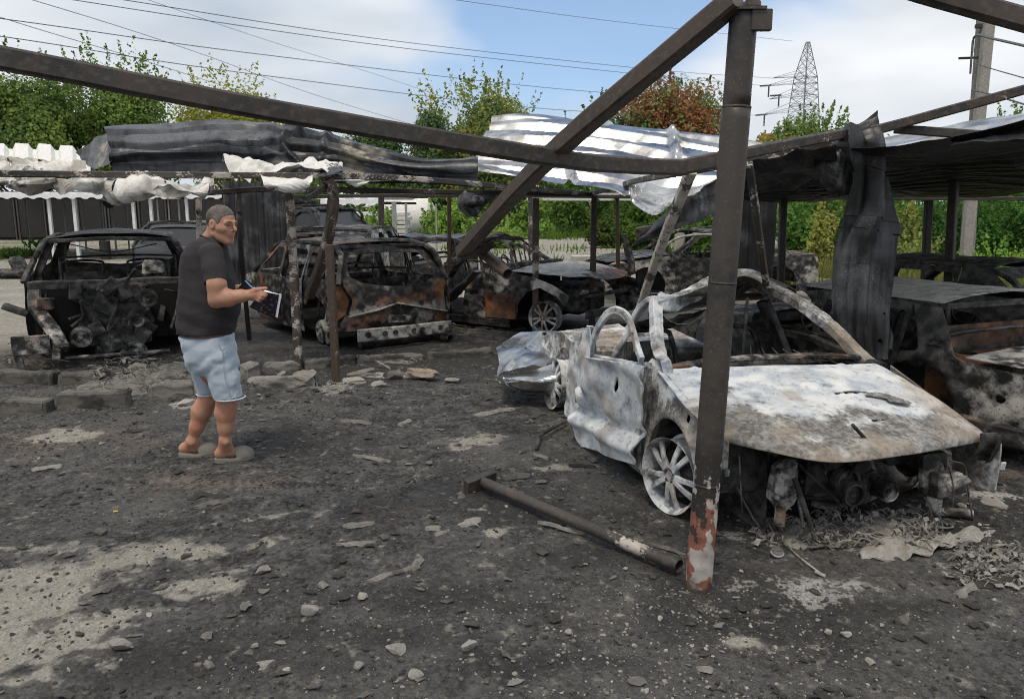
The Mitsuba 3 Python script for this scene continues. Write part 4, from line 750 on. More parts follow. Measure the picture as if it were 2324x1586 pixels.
tb = thing('t_headed_pipe', 'fallen steel pipe with a crosswise plate at its head, lying on the sooty ground', 'pipe')
h0, h1 = G(1098, 1094, .075), G(1541, 1284, .045); put('tube', jit(pipe(fine([h0, h1], .05), .0325, .027, 20), .0008, 20), 'sooty_steel', lambda v: np.stack([.5 + 0 * v[:, 0], .12 + .42 * np.clip((v[:, 0] - .25) / .4, 0, 1)], 1), True, tb)
dh = (h1 - h0); dh[2] = 0; dh /= np.linalg.norm(dh); R = np.stack([np.array([-dh[1], dh[0], 0]), dh, [0, 0, 1]], 1) @ rotx(-12)
put('head_plate', cbox(h0 - dh * .035 + [0, 0, -.005], (.225, .05, .085), R @ roty(-6), .003), 'sooty_steel', (.3, .22), 30, tb)
# ---------------------------------------------------------------- kerbs of the two rows
kg = 'kerb stones of the burnt parking row'
def kerb(label, a, b, w, h, uv, seed, z0=-.04, rough=.02):
    a, b = G(*a), G(*b); d = b - a; L = np.linalg.norm(d); d /= L
    m = trimesh.creation.box((L, w, h)); m = m.subdivide_to_size(.06) if False else m
    v, f = cbox((0, 0, 0), (L, w, h), ch=.018); tm = trimesh.Trimesh(v, f); v, f = trimesh.remesh.subdivide_to_size(tm.vertices, tm.faces, .07)
    tm = trimesh.Trimesh(v, f); tm.merge_vertices(); v, f = jit((np.array(tm.vertices), np.array(tm.faces)), rough, 7, seed); v, f = jit((v, f), rough * .4, 26, seed)
    R = np.stack([d, [-d[1], d[0], 0], [0, 0, 1]], 1); c = (a + b) / 2
    k = put('kerb_stone', (v @ R.T + c + [0, w / 2, z0 + h / 2 + float(gz(c[0], c[1]))], f), 'concrete', uv, 40); say(k, label, 'kerb stone', kg)
kerb('sooty kerb stone at the left edge, in the nearer row', (-60, 946), (104, 944), .17, .17, (.24, .4), 1)
kerb('long sooty kerb stone second from the left in the nearer row', (124, 938), (288, 931), .17, .18, (.24, .4), 2)
kerb('broken kerb stone behind the legs of the man', (328, 920), (432, 908), .18, .16, (.38, .3), 3, rough=.035)
kerb('broken pale kerb stone at the knee of the man', (436, 908), (470, 905), .16, .15, (.60, .3), 4, rough=.05)
kerb('crumbling mossy kerb right of the shorts of the man', (556, 898), (716, 884), .2, .14, (.52, .4), 5, rough=.05)
kerb('sooty kerb stone at the left edge, in the farther row', (-60, 868), (120, 874), .16, .15, (.20, .4), 6)
kerb('sooty kerb stone beneath the burnt off road car', (126, 878), (276, 868), .16, .15, (.20, .4), 7)
kerb('short block with a pale corner right of the shorts of the man', (546, 858), (578, 852), .16, .16, (.55, .3), 8, rough=.03)
kerb('concrete kerb block left of the flaked post', (596, 848), (668, 838), .17, .13, (.45, .3), 9, rough=.03)
kerb('sooty kerb block between the two rusty posts', (684, 838), (800, 824), .16, .12, (.25, .3), 10, rough=.03)
kerb('long kerb stone below the steel bumper bar of the rust coloured wreck', (806, 824), (960, 816), .16, .11, (.28, .3), 11, rough=.03)
kerb('sooty kerb stone right of the rust coloured wreck', (966, 815), (1120, 808), .16, .11, (.20, .3), 12, rough=.03)
# ---------------------------------------------------------------- cars
def wheel(parent, fr, c, r, w=.18, spokes=10, mat='white_oxide', uv=(.75, .12), side=-1, tilt=None, part='wheel', tyre=False):
    """A bare alloy wheel (axis = the car's y): barrel, face ring, spokes, hub; side: which way its face looks."""
    k = f'{parent}__' + part; k = numbered(k); R = np.eye(3) if tilt is None else tilt; c = np.array(c, float)
    def at(m): v, f = arr(m); return v @ R.T + c, f
    ring = lathe([(r, -w / 2), (r * .93, -w / 2 + .012), (r * .86, -w * .2), (r * .88, w * .3), (r, w / 2), (r * 1.01, w / 2), (r * .94, w * .32), (r * .91, -w * .1), (r * .985, -w / 2 + .004), (r, -w / 2)], 40, 'y')
    v, f = ring; ring = (v * [1, -side, 1], f[:, ::-1] if side == 1 else f)
    scene[k] = mikit.ply(at(ring), mat, smooth=True, uv=np.broadcast_to(np.array(uv, float), (len(v), 2))) if False else None
    del scene[k]
    put(k, at(ring), mat, uv, 40, exact=True, fr=fr)
    yo = side * w * .36
    for i in range(spokes):
        a = 2 * math.pi * (i + .3 * (i % 2)) / spokes; d = np.array([math.cos(a), 0, math.sin(a)])
        p = np.array([d * r * .20 + [0, yo + side * .002, 0], d * r * .55 + [0, yo + side * .004, 0], d * r * .90 + [0, yo - side * .012, 0]])
        put('spoke', at(sweep(p, rect(r * .15, .022, .005), up=(0, side, 0), scale=[1.15, .9, 1.1])), mat, uv, 40, k, fr=fr)
    hub = [lathe([(0, .014), (r * .10, .014), (r * .12, .0), (r * .27, .004), (r * .29, -.02), (0, -.02)], 24, 'y')]
    hv, hf = join(hub); put('hub', at((hv * [1, -side if True else 1, 1] * [1, 1, 1] + [0, yo, 0], hf if side == -1 else hf[:, ::-1])), mat, (uv[0] - .1, uv[1] + .12), 40, k, fr=fr)
    for i in range(5):
        a = 2 * math.pi * i / 5 + .2; put('bolt_hole', at(cbox(np.array([math.cos(a) * r * .19, yo + side * .006, math.sin(a) * r * .19]), (.022, .01, .022), roty(-math.degrees(a)), .004)), 'burnt', (.05, .0), False, k, fr=fr)
    put('brake_disc', at(lathe([(0, .01), (r * .62, .01), (r * .62, -.01), (0, -.01)], 24, 'y')), 'burnt', (.25, .35), 40, k, fr=fr)
    return k
def dent(v, amp, sc, seed): return amp * ((nfbm(v * sc + seed, 3, seed) - .5) * 2 + 1.6 * (np.abs(nfbm(v * sc * .5 + 5 + seed, 2, seed + 1) - .5) - .12))
def shell(t, fr, s, mat='burnt', uv=(.3, .3), skip=(), seed=1, h=.05, dmp=.012, uvs=None, hole=True, sides=(1, -1), mat_in=None):
    """A car's sheet-metal shell from the numbers in s. Local frame: x from the rear bumper forward, y left, z up."""
    L, W, b, zr, zb = s['L'], s['W'], s['belt'], s['roof'], s['zb']; xc, xw, xb, xd = s['cowl'], s['wtop'], s['btop'], s['bbase']; deck = s.get('deck', b); tum = s.get('tum', .30); rake = s.get('rear', 0.0)
    xf, xr, ra = s['xf'], s['xr'], s.get('arch', .36); hz_ = s.get('hood', b - .04); uvs = uvs or {}
    U = lambda part, i=0: uvs.get(part, (uv[0] + .12 * math.sin(seed * 3 + i * 2.1), uv[1] + .16 * math.sin(seed * 5 + i * 1.7 + len(part))))
    def yside(x, z): e = np.clip((x - L + .9) / .9, 0, 1) ** 2 * .16 + np.clip((.5 - x) / .5, 0, 1) ** 2 * .07; return W / 2 - e - .05 * np.clip((.45 - z) / .45, 0, 1) ** 2 - .018 * np.clip((z - .45) / .3, 0, 1) ** 2 - tum * np.maximum(0, z - b)
    out = [(.06, zb + .05), (.02, .45), (.05, deck), (xd, deck + .01), (xb, zr - .01), (xw, zr - .02), (xc, hz_ + .02), (L - .12, hz_ - .14), (L - .02, .50), (L - .06, zb + .08), (L - .5, zb), (.5, zb)]
    body = poly(out, r=.02)
    for q in (xf, xr): body = body.difference(sg.Point(q, .30).buffer(ra)).difference(sg.box(q - ra, -1, q + ra, .30))
    xA, xB, xC = s['xA'], s['xB'], s['xC']; p_ = .045; sl = (zr - b)
    def aline(z): return xc + (xw - xc) * (z - hz_) / (zr - hz_)
    def dline(z): return xd + (xb - xd) * (z - deck) / max(zr - deck, .05)
    zt, zl = zr - .075, b + .015
    wins = [poly([(aline(zl) - .10, zl), (aline(zt) - .08, zt), (xB + p_, zt), (xB + p_, zl)], r=.02), poly([(xB - p_, zl), (xB - p_, zt), (max(xC + p_, dline(zt) + .1), zt), (max(xC + p_, dline(zl) + .12), zl)], r=.02)]
    if s.get('quarter'): wins.append(poly([(xC - p_, zl + .02), (xC - p_, zt), (dline(zt) + .14, zt), (dline(zl) + .20, zl + .02)], r=.02))
    g = .006; big = 9
    bands = {'front_fender': (xA, big), 'front_door': (xB, xA), 'rear_door': (xC, xB), 'rear_quarter': (-1, xC)}
    for sd in sides:
        nm = 'left' if sd > 0 else 'right'
        for i, (part, (x0, x1)) in enumerate(bands.items()):
            if part in skip or f'{nm}_{part}' in skip: continue
            pl = body.intersection(sg.box(x0 + g, -1, x1 - g, 5))
            for wq in wins: pl = pl.difference(wq)
            if hole:
                gg = np.random.default_rng(seed * 31 + i + (7 if sd > 0 else 0))
                for q in range(5): pl = pl.difference(blob(gg.uniform(max(x0, 0), min(x1, L)), gg.uniform(.35, b - .05), gg.uniform(.012, .028), seed + q))
            gs = [q for q in getattr(pl, 'geoms', [pl]) if q.area > .004]; off = .012 * math.sin(seed + i * 2.7 + sd)
            ms = []
            for q in gs:
                def fn(P):
                    x, z = P[:, 0], P[:, 1]; y = yside(x, z); v = np.stack([x, y, z], 1); d = dent(v + sd * 3, dmp, 2.6, seed + i) * np.clip((zr + .05 - z) / .4, .3, 1)
                    return np.stack([x, sd * (y + d + off * (z < b)), z], 1)
                v, f = panel(q, fn, h, .006 * -sd); ms.append((v, f if sd < 0 else f))
            put(part, join(ms), mat, U(part, i + (sd > 0) * 5), 40, t, fr=fr)
    def top(name, pl, zfn, amp, i):
        if name in skip: return
        def fn(P): v = np.stack([P[:, 0], P[:, 1], zfn(P[:, 0], P[:, 1])], 1); v[:, 2] += dent(v, amp, 2.2, seed + 20 + i); return v
        put(name, panel(pl, fn, h, .006), mat, U(name, i), 40, t, fr=fr)
    wy = lambda z: W / 2 - tum * max(0, z - b) - .018
    wr = wy(zr)
    top('roof', poly([(xb + .02, -wr + .03), (xb - .02, 0), (xb + .02, wr - .03), (xw - .02, wr - .03), (xw + .05, 0), (xw - .02, -wr + .03)], r=.01), lambda x, y: zr + s.get('crown', .035) * (1 - (y / wr) ** 2) - s.get('sag', .02) * np.exp(-((x - (xb + xw) / 2) / .4) ** 2) * np.cos(np.clip(y / wr, -1, 1) * 1.57), dmp * 1.3, 11)
    wh = W / 2 - .06
    top('bonnet', poly([(xc - .02, -wh), (xc - .06, 0), (xc - .02, wh), (L - .45, wh - .04), (L - .16, wh - .14), (L - .08, 0), (L - .16, -wh + .14), (L - .45, -wh + .04)], r=.01), lambda x, y: hz_ + .03 - .15 * np.clip((x - xc) / (L - xc), 0, 1) ** 1.5 + .03 * (1 - (y / wh) ** 2), dmp * 1.5, 12)
    if xd > .3: top('boot_lid', poly([(.08, -wh), (.03, 0), (.08, wh), (xd, wh - .02), (xd + .04, 0), (xd, -wh + .02)], r=.01), lambda x, y: deck + .01 + .03 * (1 - (y / wh) ** 2), dmp, 13)
    if 'rear_panel' not in skip:                   # tail: one sheet, through the back window's frame when the car has a hatch
        zt2 = deck if xd > .3 else zr - .03; wz = lambda z: W / 2 - .05 - tum * np.maximum(0, z - b) - .03 * np.clip((.5 - z) / .4, 0, 1)
        zs = [zb + .1, .45, deck * .9, zt2]; pl = poly([(-float(wz(z)), z) for z in zs] + [(float(wz(z)), z) for z in zs[::-1]], r=.02)
        if xd <= .3: pl = pl.difference(poly([(-float(wz(b + .02)) + .14, b + .04), (0, b - .02), (float(wz(b + .02)) - .14, b + .04), (float(wz(zt2)) - .10, zt2 - .07), (0, zt2 - .05), (-float(wz(zt2)) + .10, zt2 - .07)], r=.03))
        def fr_(P): y, z = P[:, 0], P[:, 1]; x = .03 + .07 * (y / (W / 2)) ** 2 + np.where(z > deck, (z - deck) / max(zr - deck, .05) * (xb - .03) * (xd <= .3), 0) + .03 * np.clip((.45 - z) / .3, 0, 1); v = np.stack([x, y, z], 1); v[:, 0] += dent(v, dmp * 1.4, 2.4, seed + 40); return v
        put('tailgate' if xd <= .3 else 'rear_panel', panel(pl, fr_, h * .8, .006), mat, U('rear_panel', 14), 40, t, fr=fr)
    dk = s.get('dk', (.06, .05)); mn = mat_in or mat; rv = dk if mat_in else (uv[0] * .7, uv[1] * .8)
    for sd in (1, -1):
        p = [(xc, sd * wy(hz_), hz_ + .02), ((xc + xw) / 2, sd * (wy((hz_ + zr) / 2) - .02), (hz_ + zr) / 2 + .01), (xw, sd * (wr - .03), zr - .02), (xb, sd * (wr - .03), zr - .02), (max(xd, .06), sd * (wy(deck) - .05), deck + .02)]
        if s.get('rails', True): put('roof_rail', bar(fine(bend(p, 4), .15), .06, .05), mn, rv, 40, t, fr=fr)
        if s.get('bpost', True): put('centre_pillar', bar([(xB, sd * (W / 2 - .06), zb + .1), (xB, sd * (wy(b) - .04), b), (xB - .03, sd * (wr - .03), zr - .03)], .09, .05, up=(1, 0, 0)), mn, dk, 40, t, fr=fr)
    put('header_rail', bar([(xw, -wr + .03, zr - .02), (xw + .04, 0, zr + .01), (xw, wr - .03, zr - .02)], .07, .045), mn, rv, 40, t, fr=fr); put('rear_header_rail', bar([(xb, -wr + .03, zr - .02), (xb, wr - .03, zr - .02)], .06, .045), mn, rv, 40, t, fr=fr)
    put('cowl', jit(bar(fine([(xc + .02, -wh, hz_ - .02), (xc + .02, wh, hz_ - .02)], .1), .12, .10), .012, 5), mn, (.2, .25), 40, t, fr=fr)
    put('floor_pan', join([box((.15, -W / 2 + .08, zb + .03), (L - .9, W / 2 - .08, zb + .06)), box((xc + .05, -W / 2 + .1, zb + .05), (xc + .08, W / 2 - .1, hz_ - .04))]), 'plain', plain((.007, .007, .007), .8), False, t, fr=fr)
    if s.get('seats', True):
        sx = (xB + .15, xC - .05)
        for x, ws in ((sx[0], (-.38, .38)), (sx[1], (0,))):
            for y in ws:
                w2 = .24 if len(ws) == 2 else W / 2 - .2
                fr2 = [rod(bend([(x, y - w2, zb + .2), (x - .14, y - w2, b + .02), (x - .18, y - w2 * .8, b + .13), (x - .18, y + w2 * .8, b + .13), (x - .14, y + w2, b + .02), (x, y + w2, zb + .2)], 4), .016, 6)]
                put('seat_back', jit(sweep(np.array([(x - .02 - .1 * q, y, zb + .22 + q * (b - zb - .22)) for q in (0, .35, .7, 1)]), rect(w2 * 1.8, .02)), .02, 6, seed), mn, dk, 40, t, fr=fr)
                put('seat_frame', join(fr2), mn, dk, 40, t, fr=fr)
        put('steering_wheel', join([rod(np.array([(xc - .45 + .10 * math.sin(a), s.get('drv', .36) + .17 * math.cos(a), b - .02 + .14 * math.sin(a)) for a in np.linspace(0, 2 * math.pi, 25)]), .010, 6), rod([(xc - .45, s.get('drv', .36), b - .02), (xc - .1, s.get('drv', .36), b - .15)], .018, 6)]), mn, dk, 40, t, fr=fr)
        put('dashboard_beam', jit(rod(fine([(xc - .12, -W / 2 + .12, b - .10), (xc - .12, W / 2 - .12, b - .10)], .1), .035, 8), .012, 8), mn, (.25, .35), 40, t, fr=fr)
def engine(t, fr, c, k=1.0, uv=(.16, .12), seed=1, pul=((0, -.02, -.10, .085), (0, -.22, .02, .06), (0, .20, -.02, .06), (0, .10, .14, .04))):
    """A burnt-out engine with its belt pulleys facing +x."""
    g = np.random.default_rng(seed); c = np.array(c, float); q = f'{t}__engine'; q = numbered(q); ms = []
    ms.append(jit(cbox(c + [-.22 * k, 0, 0], (.40 * k, .46 * k, .40 * k), ch=.04), .03, 7, seed)); ms.append(jit(cbox(c + [-.2 * k, .02, .20 * k], (.34 * k, .40 * k, .12 * k), ch=.03), .03, 9, seed)); ms.append(jit(cbox(c + [-.2 * k, 0, -.22 * k], (.3 * k, .34 * k, .12 * k), ch=.03), .03, 9, seed))
    for _ in range(16):
        p = c + np.array([-.02, g.uniform(-.26, .26), g.uniform(-.2, .26)]) * k; ms.append(jit(cbox(p, g.uniform(.05, .15, 3) * k, rotx(g.uniform(0, 90)), .012), .012, 14, seed))
    for _ in range(8):
        p = c + np.array([.03, g.uniform(-.3, .3), g.uniform(-.1, .28)]) * k; ms.append(rod(bend([p, p + g.uniform(-.15, .15, 3), p + g.uniform(-.25, .25, 3)], 5), .012 * k, 6))
    put(q, join(ms), 'burnt', uv, 30, exact=True, fr=fr)
    for (dx, dy, dz, r) in pul:
        r *= k; v, f = lathe([(0, .0), (r * .25, .012), (r * .30, .0), (r * .62, -.006), (r * .70, .02), (r * .86, .024), (r * .90, .008), (r, .012), (r, -.04), (0, -.04)], 26, 'x')
        put('pulley', (v + c + np.array([.06, dy, dz]) * k, f), 'burnt', (uv[0] + .22, uv[1] + .1), 30, q, fr=fr)
# --- the rust coloured hatchback seen from behind
t = thing('burnt_car', 'rust coloured burnt out hatchback seen from behind, steel bumper bar showing', 'car wreck', 'burnt out cars')
FD = Frame((-2.07 + .66, 9.42 + .5, 0), 127)
SD = dict(L=3.9, W=1.66, belt=.80, roof=1.27, zb=.14, cowl=2.85, wtop=2.15, btop=.42, bbase=.10, deck=.80, xf=3.15, xr=.75, xA=2.75, xB=1.9, xC=1.1, arch=.35, quarter=True, hood=.80, tum=.32)
shell(t, FD, SD, seed=3, h=.04, uv=(.44, .34), dmp=.016, skip=('rear_panel', 'left_rear_quarter'), uvs={'roof': (.36, .46), 'rear_door': (.50, .34), 'front_door': (.42, .44), 'rear_quarter': (.46, .36)})
W2 = .83
def tail(P, bow=0.0):
    y, z = P[:, 0], P[:, 1]; x = .02 + .09 * (y / W2) ** 2 + np.where(z > .80, (z - .80) / .47 * .42, 0) + .05 * np.clip((.42 - z) / .3, 0, 1) - bow * np.exp(-((z - .45) / .2) ** 2); v = np.stack([x, y, z], 1); v[:, 0] += dent(v, .030, 2.6, 44); return v
yw = lambda z: .80 - .32 * max(0, z - .80)
win = poly([(-.60, .855), (-.40, .80), (-.1, .765), (.10, .77), (.45, .82), (.60, .90), (.56, 1.08), (.50, 1.15), (0, 1.175), (-.50, 1.15), (-.57, 1.05)], r=.02)
gate = poly([(-.74, .40), (-.70, .62), (-.76, .80), (-yw(1.2), 1.20), (-.45, 1.245), (.45, 1.245), (yw(1.2), 1.20), (.70, .80), (.60, .62), (.66, .44), (.30, .50), (.02, .57), (-.3, .50)], r=.02).difference(win)
bumps = [(-.2, .66, .014), (.35, .70, .02), (.52, .66, .018), (-.52, .66, .024), (-.45, .55, .013), (.1, .63, .014), (-.1, .70, .014), (.30, .58, .016), (.0, 1.21, .026), (.12, 1.215, .014), (-.2, 1.21, .014), (.3, 1.21, .014), (-.35, 1.205, .012), (.55, .96, .016), (-.55, .93, .016), (.0, .60, .012)]
for i, (a, b2, r) in enumerate(bumps): gate = gate.difference(blob(a, b2, r, i))
v, f = panel(gate, tail, .03, .008)
put('tailgate', (v, f), 'burnt', lambda v: np.stack([.36 + .40 * np.clip((.62 - v[:, 2]) / .2, 0, 1) - .06 * (v[:, 2] > .9), .24 + .42 * np.exp(-((v[:, 2] - .60) / .13) ** 2) * np.clip(1.1 - np.abs(v[:, 1] + .05) / .7, 0, 1) + .2 * (np.abs(v[:, 1]) > .55)], 1), True, t, 'rust orange tailgate with a smashed out window', FD)
lip = np.array([(-.76, .39), (-.3, .49), (.02, .56), (.3, .49), (.67, .43)]); put('tailgate_lip', bar(np.stack([tail(lip)[:, 0] - .02, lip[:, 0], lip[:, 1]], 1), .03, .02), 'burnt', (.75, .2), 40, t, fr=FD)
put('rear_panel', panel(poly([(-.78, .20), (-.80, .40), (-.60, .42), (-.2, .50), (.2, .50), (.62, .40), (.80, .60), (.82, .80), (.74, .80), (.62, .62), (.68, .42), (.78, .24)], r=.01), lambda P: tail(P) + [.06, 0, 0], .04, .006), 'burnt', (.42, .52), 40, t, fr=FD)
put('rear_quarter', panel(poly([(.10, .30), (.12, .55), (.20, .80), (.50, 1.22), (.85, 1.24), (1.09, 1.24), (1.09, .55), (1.06, .45)], holes=[poly([(.42, .86), (.62, 1.16), (1.0, 1.17), (1.02, .86)], r=.02), sg.Point(.75, .30).buffer(.35)], r=.0), lambda P: np.stack([P[:, 0], .83 - .02 - .32 * np.maximum(0, P[:, 1] - .80) + dent(np.stack([P[:, 0], P[:, 1] * 0, P[:, 1]], 1), .035, 3, 9), P[:, 1]], 1), .035, -.006), 'burnt', (.36, .46), 40, t, fr=FD)
put('lamp_recess', panel(poly([(.66, .44), (.60, .62), (.70, .80), (.80, .78), (.82, .5), (.78, .36)], holes=[blob(.70, .62, .03, 3), blob(.74, .5, .02, 4)], r=.0), lambda P: tail(P) + [.09, 0, 0], .03, .006), 'burnt', (.22, .80), 40, t, fr=FD)
bb = [sweep(fine([(-.08, -.70, .21), (-.11, 0, .21), (-.08, .62, .21)], .1), rect(.05, .155, .012))]
put('bumper_bar', join(bb), 'burnt', (.62, -.2), 30, t, 'grey steel bumper bar with a row of round holes', FD)
for y in (-.25, -.12, .14, .28, -.52, .5): v, f = lathe([(0, 0), (.030, 0), (.034, .012), (.034, -.004), (0, -.004)], 16, 'x'); put('bumper_hole', (v * [-1, 1, 1] + [-.136 + .03 * (abs(y) / .6) ** 2, y, .215], f[:, ::-1]), 'burnt', (-.3, -.3), 30, t, fr=FD)
put('number_plate_bracket', jit(panel(poly([(-.12, .33), (-.10, .42), (.20, .43), (.22, .33)]), lambda P: np.stack([P[:, 0] * 0 - .10, P[:, 0], P[:, 1]], 1), .03, .01), .015, 9), 'burnt', (.55, .1), 40, t, fr=FD)
put('exhaust_pipe', pipe(fine([(.5, -.62, .07), (-.14, -.66, .06)], .1), .05, .042), 'burnt', (.3, .35), 40, t, fr=FD); put('exhaust_silencer', rod(fine([(.12, -.45, .09), (.12, .5, .09)], .2), .075, 12), 'burnt', (.2, .3), 40, t, fr=FD)
put('brake_drum', lathe([(0, .03), (.05, .05), (.06, .02), (.13, .02), (.15, 0), (.15, -.06), (0, -.06)], 20, 'y')[0] * [1, -1, 1] + [.75, .73, .17] if 0 else (lathe([(0, -.03), (.05, -.05), (.06, -.02), (.13, -.02), (.15, 0), (.15, .06), (0, .06)], 20, 'y')[0] + [.75, .73, .17], lathe([(0, -.03), (.05, -.05), (.06, -.02), (.13, -.02), (.15, 0), (.15, .06), (0, .06)], 20, 'y')[1]), 'burnt', (.55, .1), 40, t, fr=FD)
put('damper', join([rod(fine([(.66, .70, .2), (.60, .66, .62)], .2), .035, 8), jit(cbox((.55, .72, .14), (.12, .06, .2), ch=.01), .03, 9)]), 'burnt', (.55, .1), 40, t, fr=FD)
put('inner_arch', panel(poly([(.35, .2), (1.15, .2), (1.15, .75), (.35, .75)]), lambda P: np.stack([P[:, 0], P[:, 0] * 0 + .50, P[:, 1]], 1), .08, -.004), 'burnt', (.0, .0), 40, t, fr=FD)
# --- the off-road car at the left, seen from the front with its nose burnt away
t = thing('burnt_car', 'charred black off road car with its engine bare, left of the man', 'car wreck', 'burnt out cars')
FC = Frame((-5.80, 11.85, 0), -66)
SC = dict(L=3.45, W=1.86, belt=.93, roof=1.36, zb=.16, cowl=2.72, wtop=2.30, btop=.15, bbase=.08, deck=.93, xf=3.3, xr=.8, xA=2.66, xB=1.75, xC=.9, arch=.40, quarter=True, hood=.88, tum=.42, crown=.075, dk=(-.3, .0))
shell(t, FC, SC, seed=5, h=.05, uv=(.10, .02), dmp=.014, skip=('bonnet', 'front_fender'), uvs={'roof': (.16, .0)})
engine(t, FC, (3.06, .02, .46), 1.55, (.26, .08), 5, ((0, .10, -.26, .10), (0, .22, .16, .07), (0, -.24, -.10, .075), (0, .14, .0, .05)))
g_ = np.random.default_rng(3)
for q_ in range(9): put('burnt_fitting', jit(cbox((2.84 + .1 * g_.random(), g_.uniform(-.78, .78), g_.uniform(.25, .82)), g_.uniform(.05, .2, 3), rotx(g_.uniform(0, 90)), .012), .03, 9, q_), 'burnt', (.14, .08), 24, t, fr=FC)
put('fire_wall', jit(panel(poly([(-.8, .2), (.8, .2), (.78, .86), (-.78, .86)]), lambda P: np.stack([P[:, 0] * 0 + 2.50, P[:, 0], P[:, 1]], 1), .05, -.01), .05, 4), 'plain', plain((.010, .010, .010), .6), 40, t, fr=FC)
for sd in (-1, 1): put('inner_wing', jit(panel(poly([(2.62, .2), (2.62, .84), (2.95, .74), (3.2, .56), (3.3, .3), (3.1, .2)]), lambda P: np.stack([P[:, 0], sd * (.70 - .02 * P[:, 1]) + 0 * P[:, 0], P[:, 1]], 1), .05, .006), .03, 5, 3 + sd), 'burnt', (.04, .05), 30, t, fr=FC)
put('cowl_bracket', join([jit(cbox((2.80, y, .83), (.03, .12, .03), ch=.004), .008, 20) for y in (-.18, .30)] + [cbox((2.79, .05, .77), (.02, .30, .06), ch=.004)]), 'burnt', (.38, .0), 30, t, fr=FC)
put('wing_rail', sweep(fine(bend([(2.70, -.80, .86), (2.9, -.80, .66), (3.05, -.74, .58), (3.28, -.60, .40), (3.42, -.52, .22)], 6), .06), rect(.14, .10, .02), scale=None), 'burnt', (.44, .30), 30, t, 'brown torn inner wing rail', FC)
put('wing_bracket', join([jit(cbox((2.98, -.98, .62), (.10, .26, .07), rotx(-25), .012), .02, 9), jit(cbox((3.02, -.68, .68), (.12, .16, .14), ch=.012), .03, 9)]), 'burnt', (.44, .28), 30, t, fr=FC)
put('chassis_leg', join([jit(bar(fine([(2.6, -.62, .30), (3.5, -.70, .28)], .1), .10, .16), .012, 8), jit(cbox((3.52, -.80, .30), (.04, .36, .20), ch=.006), .012, 9), jit(cbox((3.5, -.92, .13), (.05, .07, .24), rotx(8), .006), .01, 9), jit(cbox((3.5, -.58, .13), (.05, .08, .24), rotx(-6), .006), .01, 9)]), 'burnt', (.42, .45), 30, t, fr=FC)
put('strut_bar', join([rod([(2.8, .72, .66), (3.15, .58, .34)], .018, 8), rod([(2.75, .8, .7), (2.95, .55, .78)], .014, 8), rod([(3.45, -.5, .12), (3.45, .55, .13)], .025, 8)]), 'burnt', (.42, .05), 40, t, fr=FC)
put('hanging_spring', rod(np.array([(2.28 + .018 * math.cos(a * 6.283), -.50 + .018 * math.sin(a * 6.283), 1.31 - .021 * a) for a in np.linspace(0, 14, 130)]), .004, 5), 'burnt', (.0, .0), True, t, fr=FC)
put('roof_cable', rod(bend([(2.26, -.45, 1.30), (2.2, 0, 1.20), (2.24, .5, 1.29)], 10), .008, 6), 'burnt', (.0, .0), 40, t, fr=FC)
put('instrument_box', jit(cbox((2.4, .44, 1.0), (.1, .26, .2), ch=.04), .02, 9), 'burnt', (.62, .0), 30, t, fr=FC)
# --- the car with the crushed roof
t = thing('burnt_car', 'burnt car with a crushed roof and crumpled front wing behind the diagonal beam', 'car wreck', 'burnt out cars')
FE = Frame((-1.62, 13.10, 0), -32)
SE = dict(L=3.75, W=1.70, belt=.80, roof=1.28, zb=.16, cowl=2.25, wtop=1.62, btop=.20, bbase=.12, deck=.80, xf=2.90, xr=.6, xA=2.30, xB=1.45, xC=.75, arch=.37, hood=.84, tum=.30, rails=False, bpost=False)
shell(t, FE, SE, seed=8, h=.045, uv=(.46, .22), dmp=.030, skip=('roof', 'right_front_door', 'right_rear_door', 'right_rear_quarter', 'rear_panel', 'bonnet', 'right_front_fender'), uvs={'front_fender': (.52, .42)})
def side_panel(t, name, fr, pts, ysgn, y0, uv, seed, holes=(), h=.035, amp=.03, lab=None, th=.006, bow=.03, mat='burnt'):
    P0 = np.array(pts); cz = P0[:, 1].mean()
    put(name, panel(poly(pts, holes), lambda P: np.stack([P[:, 0], ysgn * (y0 - bow * ((P[:, 1] - cz) / .4) ** 2 + dent(np.stack([P[:, 0], P[:, 1] * 0, P[:, 1]], 1), amp, 3.4, seed)), P[:, 1]], 1), h, th * (1 if ysgn < 0 else -1)), mat, uv, 40, t, lab, fr)
side_panel(t, 'rear_door', FE, [(.10, .22), (.10, .80), (.55, .84), (1.02, .84), (1.06, .5), (1.04, .2)], -1, .87, lambda v: np.stack([.36 + .45 * np.clip((.52 + .3 * (nfbm(v * 5, 3, 4) - .5) - v[:, 2]) / .1, 0, 1), .22 + .45 * np.clip((v[:, 0] - .6 + .5 * (nfbm(v * 4, 3, 2) - .5)) / .25, 0, 1) * np.clip((.78 - v[:, 2]) / .1, 0, 1)], 1), 81, amp=.012, lab='bluish black and white scorched rear door')
side_panel(t, 'front_fender', FE, [(1.95, .18), (1.93, .55), (2.0, .80), (2.3, .86), (2.75, .80), (3.1, .70), (3.35, .56), (3.30, .42), (3.15, .55), (2.9, .66), (2.68, .58), (2.54, .40), (2.50, .18)], -1, .86, lambda v: np.stack([.50 + .2 * np.sin(v[:, 0] * 9), .30 + .40 * (v[:, 2] < .55) * (v[:, 0] < 2.5)], 1), 82, amp=.06)
side_panel(t, 'front_door', FE, [(1.58, .16), (1.62, .5), (1.72, .82), (1.98, .84), (1.97, .15)], -1, .84, (.45, .42), 83, amp=.04)
hp = [(2.26, -.78), (2.2, 0), (2.3, .80), (3.0, .84), (3.5, .70), (3.66, .1), (3.60, -.30), (3.25, -.62), (2.7, -.76)]
